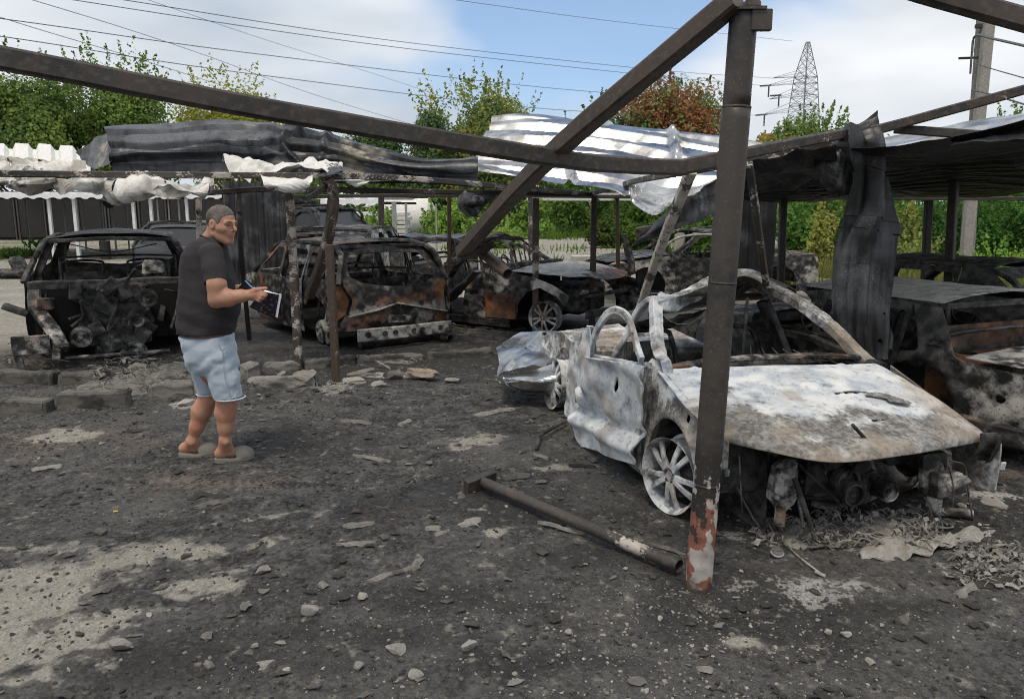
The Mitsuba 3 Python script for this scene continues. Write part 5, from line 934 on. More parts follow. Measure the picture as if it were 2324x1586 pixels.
put('bonnet', panel(poly(hp, r=.02), lambda P: np.stack([P[:, 0], P[:, 1], .90 - .02 * (P[:, 0] - 2.3) - .14 * np.clip((P[:, 0] - 2.9) / .8, 0, 1) ** 2 - .06 * np.clip((-P[:, 1] - .3) / .4, 0, 1) + dent(np.stack([P[:, 0], P[:, 1], P[:, 0] * 0], 1), .03, 2.4, 84)], 1), .04, .006), 'burnt', lambda v: np.stack([.78 - .35 * np.clip((v[:, 0] - 3.2) / .4, 0, 1), .25 + .30 * np.clip((v[:, 1]) / .6, 0, 1) + .4 * np.clip((v[:, 0] - 3.3) / .3, 0, 1)], 1), True, t, 'whitish buckled bonnet with rusty edges', FE)
put('bonnet_edge', jit(bar(fine(bend([(2.24, -.80, .92), (2.28, -.3, .93), (2.30, .4, .92), (2.32, .78, .92)], 6), .08), .10, .05), .03, 6), 'burnt', (.40, .1), 40, t, fr=FE)
gk = [bar(fine(bend(q, 5), .1), w_, w2_) for q, w_, w2_ in (([(.12, -.70, 1.22), (.8, -.72, 1.27), (1.5, -.74, 1.24), (1.9, -.78, 1.12)], .09, .06), ([(1.88, -.78, 1.14), (2.1, -.80, .95), (2.25, -.82, .82)], .08, .06), ([(1.30, -.80, .3), (1.33, -.76, .8), (1.40, -.72, 1.22)], .12, .05), ([(1.42, -.74, 1.22), (1.62, -.78, .98), (1.7, -.8, .84)], .04, .03), ([(.3, -.8, .7), (.22, -.74, 1.0), (.12, -.70, 1.22)], .10, .06), ([(1.86, -.80, 1.13), (1.55, -.86, .95), (1.35, -.84, .74)], .13, .05), ([(.1, .70, 1.2), (1.0, .72, 1.22), (1.7, .72, 1.1), (2.25, .76, .86)], .07, .05))]
put('bent_pillars', jit(join(gk), .018, 6), 'burnt', (.32, .1), 40, t, fr=FE)
def roofE(u, w): x = -.15 + 1.35 * u; y = -.80 + 1.0 * w; z = 1.26 + .05 * np.sin(u * 5 + w * 3) - .26 * np.clip(.28 - u, 0, 1) * 3.0 * (1 - w) + .06 * w; return np.stack([x, y, z], 1)
v, f = grid_sheet(roofE, 60, 40, .005); put('crushed_roof', jit((v, f), .05, 3.2, 5), 'dark_sheet', (.35, .05), 24, t, fr=FE)
put('seat_frame', jit(join([rod(bend([(1.0, y - .22, .3), (.9, y - .22, .95), (.88, y, 1.05), (.9, y + .22, .95), (1.0, y + .22, .3)], 5), .02, 6) for y in (-.42, .42)] + [rod(bend([(1.9 + .1 * i, -.6 + .15 * i, .8), (1.95, -.5 + .2 * i, 1.0 + .05 * i), (2.1, -.3 + .1 * i, .85)], 5), .012, 5) for i in range(6)]), .02, 8), 'burnt', (.05, .0), 40, t, fr=FE)
put('engine_bay', join([box((2.28, -.7, .2), (2.32, .75, .8)), jit(cbox((2.9, .1, .45), (.7, .8, .4), ch=.05), .06, 5), jit(bar(fine([(3.45, -.55, .55), (3.5, .7, .52)], .1), .06, .05), .02, 6), jit(bar(fine([(3.5, -.6, .30), (3.55, .7, .28)], .1), .07, .10), .02, 6)]), 'burnt', (.05, .12), 40, t, fr=FE)
put('lamp_mount', jit(cbox((3.42, -.45, .60), (.1, .36, .05), rotx(5), .01), .03, 8), 'burnt', (.5, .55), 30, t, fr=FE)
put('pillar_scrap', jit(sweep(fine(bend([(1.95, -.98, .86), (1.60, -1.02, .52), (1.25, -1.05, .25), (1.30, -1.08, .06)], 6), .08), rect(.22, .05, .01)), .04, 5), 'dark_sheet', (.35, .05), 30, t, 'black folded strip hanging over the front door', FE)
wheel(t, FE, (2.92, -.74, .24), .22, uv=(.55, .25))
for k_ in range(2): put('lower_sill', jit(bar(fine([(.1, -.82, .16 - .03 * k_), (2.4, -.84 - .02 * k_, .14 - .04 * k_)], .1), .05, .06), .02, 7), 'burnt', (.15, .1), 30, t, fr=FE)
# --- the rusty saloon behind it
t = thing('burnt_car', 'rusty burnt saloon with a black roof, farthest of the wrecks', 'car wreck', 'burnt out cars')
FF = Frame((5.7, 15.9, 0), 190)
SF = dict(L=4.3, W=1.68, belt=.80, roof=1.30, zb=.16, cowl=3.0, wtop=2.25, btop=1.05, bbase=.65, deck=.84, xf=3.45, xr=.85, xA=2.9, xB=2.05, xC=1.25, hood=.84)
shell(t, FF, SF, seed=12, h=.06, uv=(.44, .40), dmp=.016, uvs={'roof': (.12, .05)})
put('standing_door', join([jit(sweep(fine([(3.75, .9, .55), (3.9, .9, 1.25)], .1), rect(.22, .06, .01)), .05, 5), jit(sweep(fine([(3.55, .9, 1.28), (3.2, .92, 1.02), (2.9, .95, .82)], .1), rect(.07, .05)), .02, 6), jit(cbox((3.5, .9, 1.28), (.36, .08, .26), roty(10), .02), .06, 5)]), 'burnt', (.22, .05), 30, t, fr=FF)
put('frame_arch', rod(bend([(3.35, .95, .86), (2.95, .97, 1.18), (2.3, .97, 1.24), (1.95, .97, 1.1), (1.75, .97, .85)], 8), .022, 8), 'burnt', (.85, .0), 40, t, fr=FF)
# --- the dark saloon at the right, seen from behind on its left side
t = thing('burnt_car', 'charred black saloon with holed tail and vented rear pillar, at the right edge', 'car wreck', 'burnt out cars')
FB = Frame((3.42 + .80, 4.98 + .36, 0), 113)
SB = dict(L=4.35, W=1.72, belt=.67, roof=1.035, zb=.12, cowl=2.95, wtop=2.35, btop=.90, bbase=.64, deck=.67, xf=3.45, xr=.95, xA=2.85, xB=2.05, xC=1.14, hood=.69, tum=.30, arch=.33, rails=False, crown=.075)
shell(t, FB, SB, seed=15, h=.03, uv=(.28, .02), dmp=.010, skip=('left_rear_quarter', 'left_front_door', 'rear_panel'), uvs={'roof': (.86, .05), 'boot_lid': (.66, .05), 'rear_door': (.12, .0), 'bonnet': (.5, .0)})
hs = [blob(x, z, r, i) for i, (x, z, r) in enumerate([(.30, .46, .035), (.52, .56, .014), (.18, .60, .014), (.40, .62, .012), (.62, .50, .012), (.75, .62, .010), (.15, .40, .016), (.34, .33, .012), (.9, .66, .010), (.1, .52, .014), (.5, .40, .010)])]
q = poly([(.04, .16), (.0, .42), (.03, .64), (.58, .67), (.66, .69), (.88, 1.015), (1.12, 1.02), (1.04, .86), (.97, .68), (1.13, .66), (1.13, .30), (1.24, .2), (.58, .14), (.3, .12)]).difference(sg.Point(.95, .28).buffer(.33))
for hh in hs: q = q.difference(hh)
q = q.difference(sg.box(.80, .745, .90, .775))
def yB(P): x, z = P[:, 0], P[:, 1]; return np.stack([x, .86 - .10 * np.clip((.5 - x) / .5, 0, 1) ** 2 - .05 * np.clip((.4 - z) / .3, 0, 1) ** 2 -   .30 * np.maximum(0, z - .67) + .018 * np.exp(-((np.hypot(x - .95, z - .28) - .36) / .04) ** 2) + dent(np.stack([x, z * 0, z], 1), .012, 3, 6), z], 1)
put('rear_quarter', panel(q, yB, .022, -.005), 'burnt', lambda v: np.stack([.20 + .36 * np.clip((.9 - v[:, 0]) / .5, 0, 1) * (v[:, 2] < .8), .02 + .30 * np.clip((.45 - v[:, 0]) / .3, 0, 1) * np.clip((.6 - v[:, 2]) / .15, 0, 1)], 1), True, t, 'rear quarter pocked with holes, blistered beige and black', FB)
put('rear_panel', panel(poly([(-.78, .2), (-.80, .66), (.80, .66), (.80, .2)], [blob(.5, .45, .03, 1)]), lambda P: np.stack([.02 + .08 * (P[:, 0] / .8) ** 2 + .05 * np.clip((.4 - P[:, 1]) / .3, 0, 1), P[:, 0], P[:, 1]], 1), .04, .005), 'burnt', (.35, .2), 40, t, fr=FB)
put('bumper', jit(sweep(fine(bend([(.75, .88, .22), (.2, .86, .22), (-.04, .72, .22), (-.09, 0, .22), (-.04, -.72, .22)], 6), .08), rect(.06, .15, .02)), .01, 6), 'burnt', (.42, .25), 30, t, fr=FB)
put('pillar_vent', join([cbox((.85, .842, .742), (.13, .02, .012), ch=.002), cbox((.85, .832, .778), (.13, .02, .010), ch=.002)]), 'burnt', (.2, .0), 30, t, fr=FB)
side_panel(t, 'front_door', FB, [(2.08, .20), (2.08, .64), (2.5, .66), (2.8, .66), (2.82, .25)], 1, .90, (.16, .0), 92, amp=.02, bow=.02)
wa = [(1.16, .92, .66), (1.20, .88, .76), (1.32, .84, .86), (1.5, .82, .90), (1.75, .82, .89)]; put('window_frame', sweep(fine(bend(wa, 6), .05), rect(.025, .04, .005)), 'burnt', (.22, .0), 30, t, 'bent window frame of the open front door', FB)
put('door_handle', jit(cbox((1.32, .875, .58), (.17, .025, .035), ch=.006), .006, 20), 'burnt', (1.1, -.3), 30, t, 'ash white door handle', FB)
put('parcel_shelf', panel(poly([(.66, -.70), (.66, .70), (1.15, .68), (1.15, -.68)], [sg.Point(.95, .36).buffer(.09), sg.Point(.95, -.36).buffer(.09)]), lambda P: np.stack([P[:, 0], P[:, 1], .61 + .1 * (P[:, 0] - .7)], 1), .05, .005), 'burnt', (.15, .9), 40, t, fr=FB)
put('rear_bulkhead', panel(poly([(-.70, .2), (-.70, .84), (.70, .84), (.70, .2)], [blob(-.1, .62, .07, 4), blob(.22, .6, .04, 5)]), lambda P: np.stack([1.02 + P[:, 0] * 0 + .05 * (P[:, 1] - .6), P[:, 0], P[:, 1]], 1), .05, .005), 'burnt', (.20, .62), 40, t, 'rust brown bulkhead behind the rear window opening', FB)
ph = [sg.Point(.05 + .075 * i + .03 * (j % 2), .05 + .055 * j).buffer(.017) for i in range(8) for j in range(4)]
put('perforated_panel', panel(poly([(0, 0), (.66, 0), (.66, .23), (0, .26)], ph), lambda P: np.stack([2.62 - P[:, 0], .30 + 0 * P[:, 0], .74 + P[:, 1]], 1), .012, .003), 'burnt', (-.1, .0), 40, t, 'black panel perforated with round holes inside the cabin', FB)
# --- another wreck, only its roof edge in the picture
t = thing('burnt_car', 'charred roof arch and tail of a wreck cut off by the right edge', 'car wreck', 'burnt out cars')
FK = Frame((6.05, 8.0, 0), 113)
shell(t, FK, dict(SB, roof=1.10, btop=.8, bbase=.25, deck=.70, rails=True), seed=19, h=.06, uv=(.08, .0), dmp=.012, uvs={'roof': (.15, .0)})
# --- cars beyond the burnt rows
def whole_car(label, fr, s, col, seed=1, skip=(), glass=(.016, .018, .02), cat='car', grp='cars parked beyond the burnt rows', m=.15):
    t = thing('parked_car', label, cat, grp); c = plain(col, m)
    names = ('front_fender', 'front_door', 'rear_door', 'rear_quarter', 'roof', 'bonnet', 'boot_lid', 'rear_panel')
    shell(t, fr, s, mat='plain_gloss', uv=c, seed=seed, h=.09, dmp=.004, uvs={k: c for k in names}, hole=False, skip=skip, mat_in='burnt')
    L, W, b, zr, zb = s['L'], s['W'], s['belt'], s['roof'], s['zb']; tum = s.get('tum', .30); hz_ = s.get('hood', b - .04); wy = lambda z: W / 2 - tum * max(0, z - b) - .05; g = plain(glass, .1)
    def pane(name, a, b_, c_, d): put(name, grid_sheet(lambda u, w: (np.outer((1 - u) * (1 - w), a) + np.outer(u * (1 - w), b_) + np.outer(u * w, c_) + np.outer((1 - u) * w, d)), 3, 3, .004), 'plain_gloss', g, False, t, fr=fr)
    pane('windscreen', (s['cowl'], -wy(hz_), hz_), (s['cowl'], wy(hz_), hz_), (s['wtop'], wy(zr), zr - .04), (s['wtop'], -wy(zr), zr - .04))
    xd = max(s['bbase'], .1); dk_ = s.get('deck', b); pane('rear_window', (xd, -wy(dk_), dk_), (xd, wy(dk_), dk_), (s['btop'], wy(zr), zr - .04), (s['btop'], -wy(zr), zr - .04))
    for sd in (1, -1): pane('side_window', (xd, sd * wy(b), b), (s['cowl'], sd * wy(b), b), (s['wtop'], sd * wy(zr), zr - .04), (s['btop'], sd * wy(zr), zr - .04))
    put('front_bumper', sweep(fine(bend([(L - .5, -W / 2 + .06, .38), (L - .08, -W / 2 + .2, .38), (L + .03, 0, .38), (L - .08, W / 2 - .2, .38), (L - .5, W / 2 - .06, .38)], 5), .1), rect(.12, .34, .05)), 'plain_gloss', plain(np.array(col) * .8, m), 40, t, fr=fr)
    put('grille', box((L - .10, -.32, .56), (L - .01, .32, .66)), 'plain', plain((.012, .012, .012)), False, t, fr=fr)
    for y in (-.56, .56): put('headlight', cbox((L - .14, y, .62), (.12, .30, .12), ch=.03), 'plain_gloss', plain((.30, .31, .32), .1), 40, t, fr=fr)
    for x in (s['xf'], s['xr']):
        for y in (-W / 2 + .1, W / 2 - .1):
            put('tyre', lathe([(.20, -.09), (.30, -.10), (.315, -.06), (.315, .06), (.30, .10), (.20, .09)], 24, 'y')[0] * [1, 1, 1] + [x, y, .315] if 0 else (lathe([(0, .08), (.20, .09), (.30, .10), (.315, .06), (.315, -.06), (.30, -.10), (.20, -.09), (0, -.08)], 24, 'y')[0] + [x, y, .315], lathe([(0, .08), (.20, .09), (.30, .10), (.315, .06), (.315, -.06), (.30, -.10), (.20, -.09), (0, -.08)], 24, 'y')[1]), 'plain', plain((.015, .015, .015)), 40, t, fr=fr)
    for y in (-1, 1): put('door_mirror', cbox((s['cowl'] - .25, y * (W / 2 + .07), b + .08), (.1, .2, .14), ch=.03), 'plain_gloss', c, 40, t, fr=fr)
    return t
base = dict(L=4.3, W=1.70, belt=.92, roof=1.40, zb=.22, cowl=2.95, wtop=2.25, btop=1.05, bbase=.60, deck=.95, xf=3.45, xr=.85, xA=2.85, xB=2.0, xC=1.2, hood=.94, arch=.34)
p = G(72, 565); whole_car('dusty dark grey saloon parked in the far white shed, facing the camera', Frame((p[0] - 1.9, 30.2 + 1.6, 0), -62), base, (.055, .055, .052), 31)
p = A(395, 560, 17.5); tH = whole_car('sooty dark car with a raised door behind the shoulder of the man', Frame((p[0] + .3, 16.4, 0), 84), dict(base, btop=.6, bbase=.1, deck=.9), (.05, .055, .065), 32)
put('open_door', jit(sweep(fine(bend([(2.6, .9, .9), (2.3, 1.35, 1.3), (1.9, 1.4, 1.38), (1.5, 1.25, 1.1)], 5), .1), rect(.08, .05)), .01, 6), 'burnt', (.05, .0), 40, tH, fr=Frame((p[0] + .3, 16.4, 0), 84))
p = A(770, 540, 17.0); tI = whole_car('black off road car with a roof rack in the small far shed', Frame((p[0] - 2.6, 19.6, 0), -28), dict(base, W=1.85, L=4.6, belt=1.08, roof=1.70, hood=1.10, zb=.30, wtop=2.45, btop=.35, bbase=.1, deck=1.05), (.012, .014, .020), 33)
put('roof_rack', join([bar([(x, -.6, 1.78), (x, .6, 1.78)], .04) for x in (.6, 1.1, 1.6, 2.1)] + [bar([(.5, y, 1.77), (2.2, y, 1.77)], .04) for y in (-.6, .6)] + [jit(cbox((1.2, 0, 1.86), (1.0, .8, .14), ch=.04), .05, 5)]), 'burnt', (.0, .0), 40, tI, fr=Frame((p[0] - 2.6, 19.6, 0), -28))
p = A(690, 560, 14.2); t = thing('burnt_car', 'grey burnt estate car under the small far shed, left of the bent post', 'car wreck', 'burnt out cars'); shell(t, Frame((p[0] + .55, 13.6, 0), 88), dict(base, zb=.16, btop=.3, bbase=.1, roof=1.36, quarter=True), seed=34, h=.08, uv=(.40, .12), dmp=.01)
# ---------------------------------------------------------------- the white burnt saloon in front
t = thing('burnt_car', 'white and grey burnt saloon in front with bare engine, behind the round pillar', 'car wreck', 'burnt out cars')
FA = Frame((0.94, 4.39, 0), -76.6)
z6 = lambda x, y: ((1220 + x / 2.478) * .9078, (680 + y / 2.478) * .9078)          # enlarged views the outlines were measured in
zf = lambda x, y: ((1660 + x / 2.582) * .9078, (566 + y / 2.582) * .9078)
z7 = lambda x, y: ((1780 + x / 2.979) * .9078, (1080 + y / 2.979) * .9078)
def onv(pts, v, m=z6): return [tuple(FA.hit(*m(*q), 1, v)[[0, 2]]) for q in pts]
def plane_panel(name, pl, v0, uv, h=.02, amp=.01, seed=1, mat='white_oxide', bow=None, th=.006, lab=None, sc=4.0, extra=None, smooth=40):
    def fn(P):
        y = v0 + (bow(P[:, 0], P[:, 1]) if bow else 0) + dent(np.stack([P[:, 0], P[:, 1] * 0, P[:, 1]], 1), amp, sc, seed)
        if extra: y = y + extra(P[:, 0], P[:, 1])
        return np.stack([P[:, 0], y, P[:, 1]], 1)
    v, f = panel(pl, fn, h, -th); return put(name, (v, f), mat, uv, True if callable(uv) else smooth, t, lab, FA)
# right front wing
arch = sg.Point(-.02, .225).buffer(.325)
wing = poly([(-.62, .10), (-.60, .55), (-.56, .80), (-.40, .80), (-.30, .775), (.10, .70), (.40, .62), (.56, .585), (.56, .45), (.36, .35), (.30, .05), (-.30, .05), (-.45, .07)], r=.01).difference(arch).difference(sg.box(-.33, -1, .30, .22))
for q in ((.155, .60, .030), (-.5, .5, .008), (.2, .63, .01), (-.2, .63, .008), (.25, .55, .012)): wing = wing.difference(blob(*q, 3))
flare = lambda x, z: -.025 * np.exp(-((np.hypot(x + .02, z - .225) - .345) / .035) ** 2) + .10 * np.clip((z - .62) / .2, 0, 1) ** 2 + .02 * np.clip((x - .2) / .3, 0, 1)
plane_panel('front_wing', wing, .0, lambda v: np.stack([.62 - .35 * np.exp(-((v[:, 2] - .5) / .14) ** 2) * (v[:, 0] > -.35), .12 + .2 * np.exp(-((v[:, 2] - .56) / .12) ** 2) * (v[:, 0] > -.1)], 1), .014, .008, 2, bow=flare, lab='grey white right front wing')
put('wheel_liner', panel(poly([(-.42, .0), (-.42, .62), (.42, .62), (.42, .0)]), lambda P: np.stack([P[:, 0], P[:, 0] * 0 + .34, P[:, 1]], 1), .06, -.01), 'burnt', (.02, .0), 40, t, fr=FA)
arc = [(-.02 + .36 * math.cos(a), .225 + .36 * math.sin(a)) for a in np.linspace(0, math.pi, 15)]
put('arch_lining', grid_sheet(lambda u, w: np.stack([-.02 + .345 * np.cos(u * math.pi), .03 + .33 * w, .225 + .345 * np.sin(u * math.pi)], 1), 24, 4, .006), 'burnt', (.06, .0), 40, t, fr=FA)
# the crumpled front door, torn out of line
door = poly(onv([(585, 598), (650, 522), (760, 540), (860, 560), (950, 575), (985, 585), (972, 700), (950, 850), (925, 1010), (905, 1195), (740, 1130), (600, 1080), (575, 1000), (552, 900), (548, 800), (562, 700)], -.10), r=.008)
hd = [onv([q], -.10)[0] for q in ((795, 708), (597, 652), (663, 668), (858, 1005), (840, 735))]
for (a, b2), r, sy in zip(hd, (.032, .011, .011, .012, .008), (2.2, 1, 1, 1.6, 2.0)): door = door.difference(blob(a, b2, r, 5, sy=sy))
xm = door.bounds; dx_ = xm[2] - xm[0]
def crump(x, z):
    u = (x - xm[0]) / dx_; w = (z - xm[1]) / (xm[3] - xm[1])
    o = -.055 * np.exp(-((u - .28) / .14) ** 2 - ((w - .62) / .2) ** 2) + .060 * np.exp(-((u - .36 - .1 * w) / .07) ** 2 - ((w - .40) / .2) ** 2) - .05 * np.exp(-((w - .20 - .12 * u) / .05) ** 2) + .045 * np.exp(-((w - .31 - .16 * u) / .05) ** 2) - .045 * np.exp(-((u - .10) / .10) ** 2) * (w < .5)
    return o + .035 * np.sin(u * 7 + w * 3) * .5 - .04 * np.exp(-((w - .93) / .06) ** 2)
plane_panel('front_door', door, -.10, lambda v: np.stack([.86 - .22 * np.exp(-((v[:, 0] - xm[0] - .30 * dx_) / .2) ** 2 - ((v[:, 2] - .50) / .10) ** 2), -.04 + .22 * np.clip((.16 - v[:, 2]) / .14, 0, 1)], 1), .014, .020, 3, bow=crump, sc=5, lab='crumpled white right front door, torn out of line', th=.012)
de = onv([(985, 585), (972, 700), (950, 850), (925, 1010), (907, 1190)], -.06); put('door_edge', jit(bar(fine([(x + .012, -.055, z) for x, z in de], .06), .02, .08), .008, 9), 'white_oxide', (.45, .25), 30, t, fr=FA)
wf = [(650, 520), (678, 440), (720, 330), (765, 250), (800, 240), (850, 285), (900, 365), (950, 450), (990, 545)]; wp = onv(wf, -.06)
put('door_window_frame', jit(sweep(fine(bend([(x, -.07 - .03 * math.sin(i), z) for i, (x, z) in enumerate(wp)], 6), .03), rect(.030, .050, .004)), .004, 12), 'white_oxide', (.66, .05), 16, t, 'bent white window frame of the front door', FA)
wi = onv([(770, 238), (830, 240), (872, 290), (905, 380)], -.09); put('window_seal_channel', sweep(fine(bend([(x, -.10, z) for x, z in wi], 6), .03), rect(.018, .022)), 'white_oxide', (.30, .3), 30, t, fr=FA)
wq = onv([(900, 490), (915, 430), (935, 545)], -.05); put('quarter_light_bar', bar(fine([(x, -.04, z) for x, z in wq], .05), .02, .02), 'white_oxide', (.55, .2), 30, t, fr=FA)
bl = onv([(640, 522), (760, 545), (880, 572), (985, 580)], -.06); put('door_belt_rail', jit(bar(fine([(x, -.05, z) for x, z in bl], .05), .05, .03), .008, 9), 'white_oxide', (.70, .1), 30, t, fr=FA)
# rear door and quarter, crushed
rq = poly(onv([(632, 340), (600, 360), (562, 395), (530, 480), (505, 560), (490, 660), (470, 800), (480, 880), (545, 935), (640, 930), (700, 700), (640, 520)], .03), r=.006)
for q in ((560, 492), (497, 685), (540, 795)): a, b2 = onv([q], .03)[0]; rq = rq.difference(blob(a, b2, .022, 7, sy=1.4))
plane_panel('rear_door', rq, .03, (.74, .08), .02, .05, 8, sc=4.2, lab='crushed rear door', th=.01)
put('torn_edge', jit(sweep(fine([FA.hit(*z6(632, 335), 1, .05), FA.hit(*z6(650, 440), 1, .10), FA.hit(*z6(655, 520), 1, .12)], .04), rect(.05, .012)), .01, 12), 'white_oxide', (.8, .0), 30, t, fr=FA)
qp = poly([(-3.25, .28), (-3.1, .55), (-2.6, .66), (-1.9, .62), (-1.95, .30), (-2.15, .22), (-2.7, .18)], r=.01).difference(sg.Point(-2.46, .24).buffer(.30))
plane_panel('rear_quarter', qp, .10, (.45, .3), .03, .05, 9, sc=3.5, th=.01)
put('boot_wreckage', jit(join([cbox((-2.7, .8, .42), (1.0, 1.2, .30), ch=.03), cbox((-2.9, .7, .58), (.6, .9, .1), ch=.02)]), .09, 4.5, 3), 'white_oxide', (.40, .35), 30, t, fr=FA)
wheel(t, FA, (-.02, .03, .225), .222, .17, 10, uv=(.62, .02), side=-1, tilt=rotz(17))
wheel(t, FA, (-2.46, .06, .225), .225, .17, 10, uv=(.5, .12), side=-1, tilt=rotz(4) @ rotx(-6))
wheel(t, FA, (-.02, 1.58, .225), .222, .17, 10, uv=(.3, .2), side=1)
put('lower_sill', jit(bar(fine([(-.40, .06, .10), (-2.1, .10, .08)], .1), .12, .10), .01, 6), 'white_oxide', (.35, .3), 30, t, fr=FA)
# cabin frame
def P3(x, y, v, m=z6): return FA.hit(*m(x, y), 1, v)
ap = [P3(1112, 590, .06), P3(1078, 540, .10), P3(1050, 440, .16), P3(1042, 300, .24), P3(1040, 175, .30)]
put('right_screen_pillar', jit(sweep(fine(bend(ap, 6), .03), rect(.080, .06, .006), up=(1, 0, 0)), .006, 12), 'white_oxide', (.60, .10), 16, t, fr=FA)
rr_ = [P3(1060, 165, .30), P3(1000, 178, .30), P3(945, 230, .28), P3(895, 310, .25), P3(850, 400, .20), P3(805, 490, .16), P3(770, 560, .14)]
put('collapsed_roof_rail', jit(sweep(fine(bend(rr_, 6), .03), rect(.065, .045, .008)), .004, 9), 'white_oxide', (.62, .0), 20, t, 'bluish white roof rail sagging to the rear', FA)
hr = [P3(1045, 180, .30), P3(1100, 190, .36)] + [P3(*q, v, zf) for q, v in (((60, 495), .48), ((200, 430), .72), ((300, 380), .90), ((400, 335), 1.08), ((520, 322), 1.2), ((600, 345), 1.28), ((680, 410), 1.32))]
put('roof_header', jit(sweep(fine(bend(hr, 5), .03), rect(.09, .115, .014)), .014, 9), 'white_oxide', lambda v: np.stack([.62 - .25 * np.clip((v[:, 1] - .6) / .3, 0, 1), .30 + .1 * np.clip((v[:, 1] - .5) / .4, 0, 1)], 1), True, t, fr=FA)
lp = [P3(1320, 885, 1.46, zf), P3(1240, 815, 1.44, zf), P3(1120, 690, 1.40, zf), P3(980, 570, 1.37, zf), P3(830, 470, 1.34, zf), P3(700, 410, 1.31, zf), P3(620, 370, 1.29, zf)]
put('left_screen_pillar', jit(sweep(fine(bend(lp, 6), .03), rect(.085, .075, .012)), .009, 18), 'white_oxide', (.42, .32), 20, t, 'flaking grey left screen pillar', FA)
ry = [[(1495, 688, 5.38), (1560, 668, 5.44), (1630, 643, 5.52), (1690, 626, 5.58), (1740, 652, 5.66)], [(1490, 698, 5.8), (1560, 682, 5.85), (1640, 664, 5.9), (1706, 622, 5.95), (1778, 652, 6.0)],
      [(1475, 704, 6.4), (1560, 690, 6.4), (1650, 662, 6.45), (1724, 630, 6.5), (1804, 662, 6.5)], [(1465, 716, 7.0), (1560, 704, 7.0), (1660, 678, 7.0), (1732, 650, 7.0), (1816, 690, 7.0)]]
m, uw = loft(ry, 60, 50, .006, .03, 2.6, 6); put('collapsed_roof', m, 'white_oxide', np.stack([.42 - .4 * np.clip((uw[:, 0] - .6) / .3, 0, 1), .34 + .3 * np.clip((uw[:, 1] - .2) / .3, 0, 1)], 1), False, t, 'collapsed scorched roof')
put('centre_pillar', jit(sweep(fine(bend([P3(800, 890, 1.48, zf), P3(745, 740, 1.46, zf), P3(690, 600, 1.42, zf), P3(640, 480, 1.36, zf)], 5), .04), rect(.05, .16, .012), up=(1, 0, 0)), .006, 9), 'burnt', (.06, .0), 30, t, fr=FA)
ld = poly([(-.30, .12), (-.24, .76), (-.6, .84), (-1.15, .84), (-1.9, .80), (-2.0, .2)], [blob(-.72, .66, .028, 2), blob(-1.05, .70, .02, 3), blob(-.45, .5, .05, 4)])
plane_panel('left_door', ld, 1.56, (.26, .02), .03, .03, 12, mat='burnt', th=.01); put('left_door_rail', jit(bar(fine([(-.25, 1.52, .74), (-1.0, 1.52, .80), (-1.9, 1.5, .78)], .08), .06, .05), .008, 8), 'burnt', (.30, .05), 30, t, fr=FA)
plane_panel('left_wing', poly([(-.30, .1), (-.28, .74), (.5, .50), (.62, .48), (.62, .2), (.4, .2)]).difference(sg.Point(-.02, .22).buffer(.33)), 1.62, (.4, .25), .03, .012, 13, th=.008)
put('left_wing_flap', jit(grid_sheet(lambda u, w: np.stack([.58 + .05 * w - .06 * u * u, 1.52 + .10 * np.sin(w * 2.6) , .535 - .17 * u], 1), 14, 10, .006), .012, 9), 'burnt', (.05, .0), 30, t, 'black flap of the left wing hanging at the front corner', FA)
put('left_wing_bracket', jit(cbox((.66, 1.60, .37), (.012, .03, .045), ch=.003), .006, 20), 'white_oxide', (.5, .2), 30, t, fr=FA)
# bonnet
rows = [[(1490, 842, 4.74), (1560, 836, 4.78), (1700, 831, 4.84), (1850, 828, 4.90), (1986, 826, 4.95)], [(1518, 876, 4.50), (1600, 868, 4.52), (1730, 862, 4.58), (1890, 856, 4.66), (2056, 863, 4.78)],
        [(1548, 915, 4.27), (1640, 908, 4.25), (1780, 903, 4.30), (1950, 898, 4.42), (2126, 905, 4.58)], [(1586, 953, 4.06), (1690, 956, 4.00), (1830, 956, 4.04), (2010, 950, 4.18), (2186, 950, 4.41)],
        [(1626, 984, 3.93), (1720, 1001, 3.82), (1850, 1014, 3.79), (2050, 1006, 3.93), (2228, 985, 4.29)], [(1640, 1001, 3.90), (1740, 1024, 3.78), (1888, 1048, 3.73), (2060, 1032, 3.87), (2222, 1003, 4.26)]]
m, uw = loft(rows, 120, 84, .007, .006, 4.0, 5, lambda u, w: .006 * np.sin(u * 3.14) - .012 * np.exp(-((u - .17) / .012) ** 2) * (w < .95) - .010 * np.exp(-((u - .84) / .012) ** 2) - .02 * np.exp(-((u - .62) / .06) ** 2 - ((w - .40) / .07) ** 2) + .014 * np.exp(-((u - .5) / .2) ** 2 - ((w - .8) / .1) ** 2))
vb, fb = holes(m, uw, [(.635, .455, .075, .010), (.71, .50, .03, .012), (.60, .72, .03, .008)])
put('bonnet', (vb, fb), 'white_oxide', np.stack([.78 - .50 * np.clip((uw[:, 1] - .56 + .06 * np.sin(uw[:, 0] * 14)) / .14, 0, 1) + .15 * np.exp(-((uw[:, 0] - .42) / .04) ** 2 - ((uw[:, 1] - .86) / .04) ** 2) + .12 * np.clip((uw[:, 0] - .85) / .1, 0, 1), .02 + .24 * np.exp(-((uw[:, 0] - .52) / .16) ** 2 - ((uw[:, 1] - .30) / .09) ** 2) + .26 * np.exp(-((uw[:, 0] - .25) / .1) ** 2 - ((uw[:, 1] - .46) / .07) ** 2)], 1), True, t, 'white and grey scorched bonnet with a torn slit')
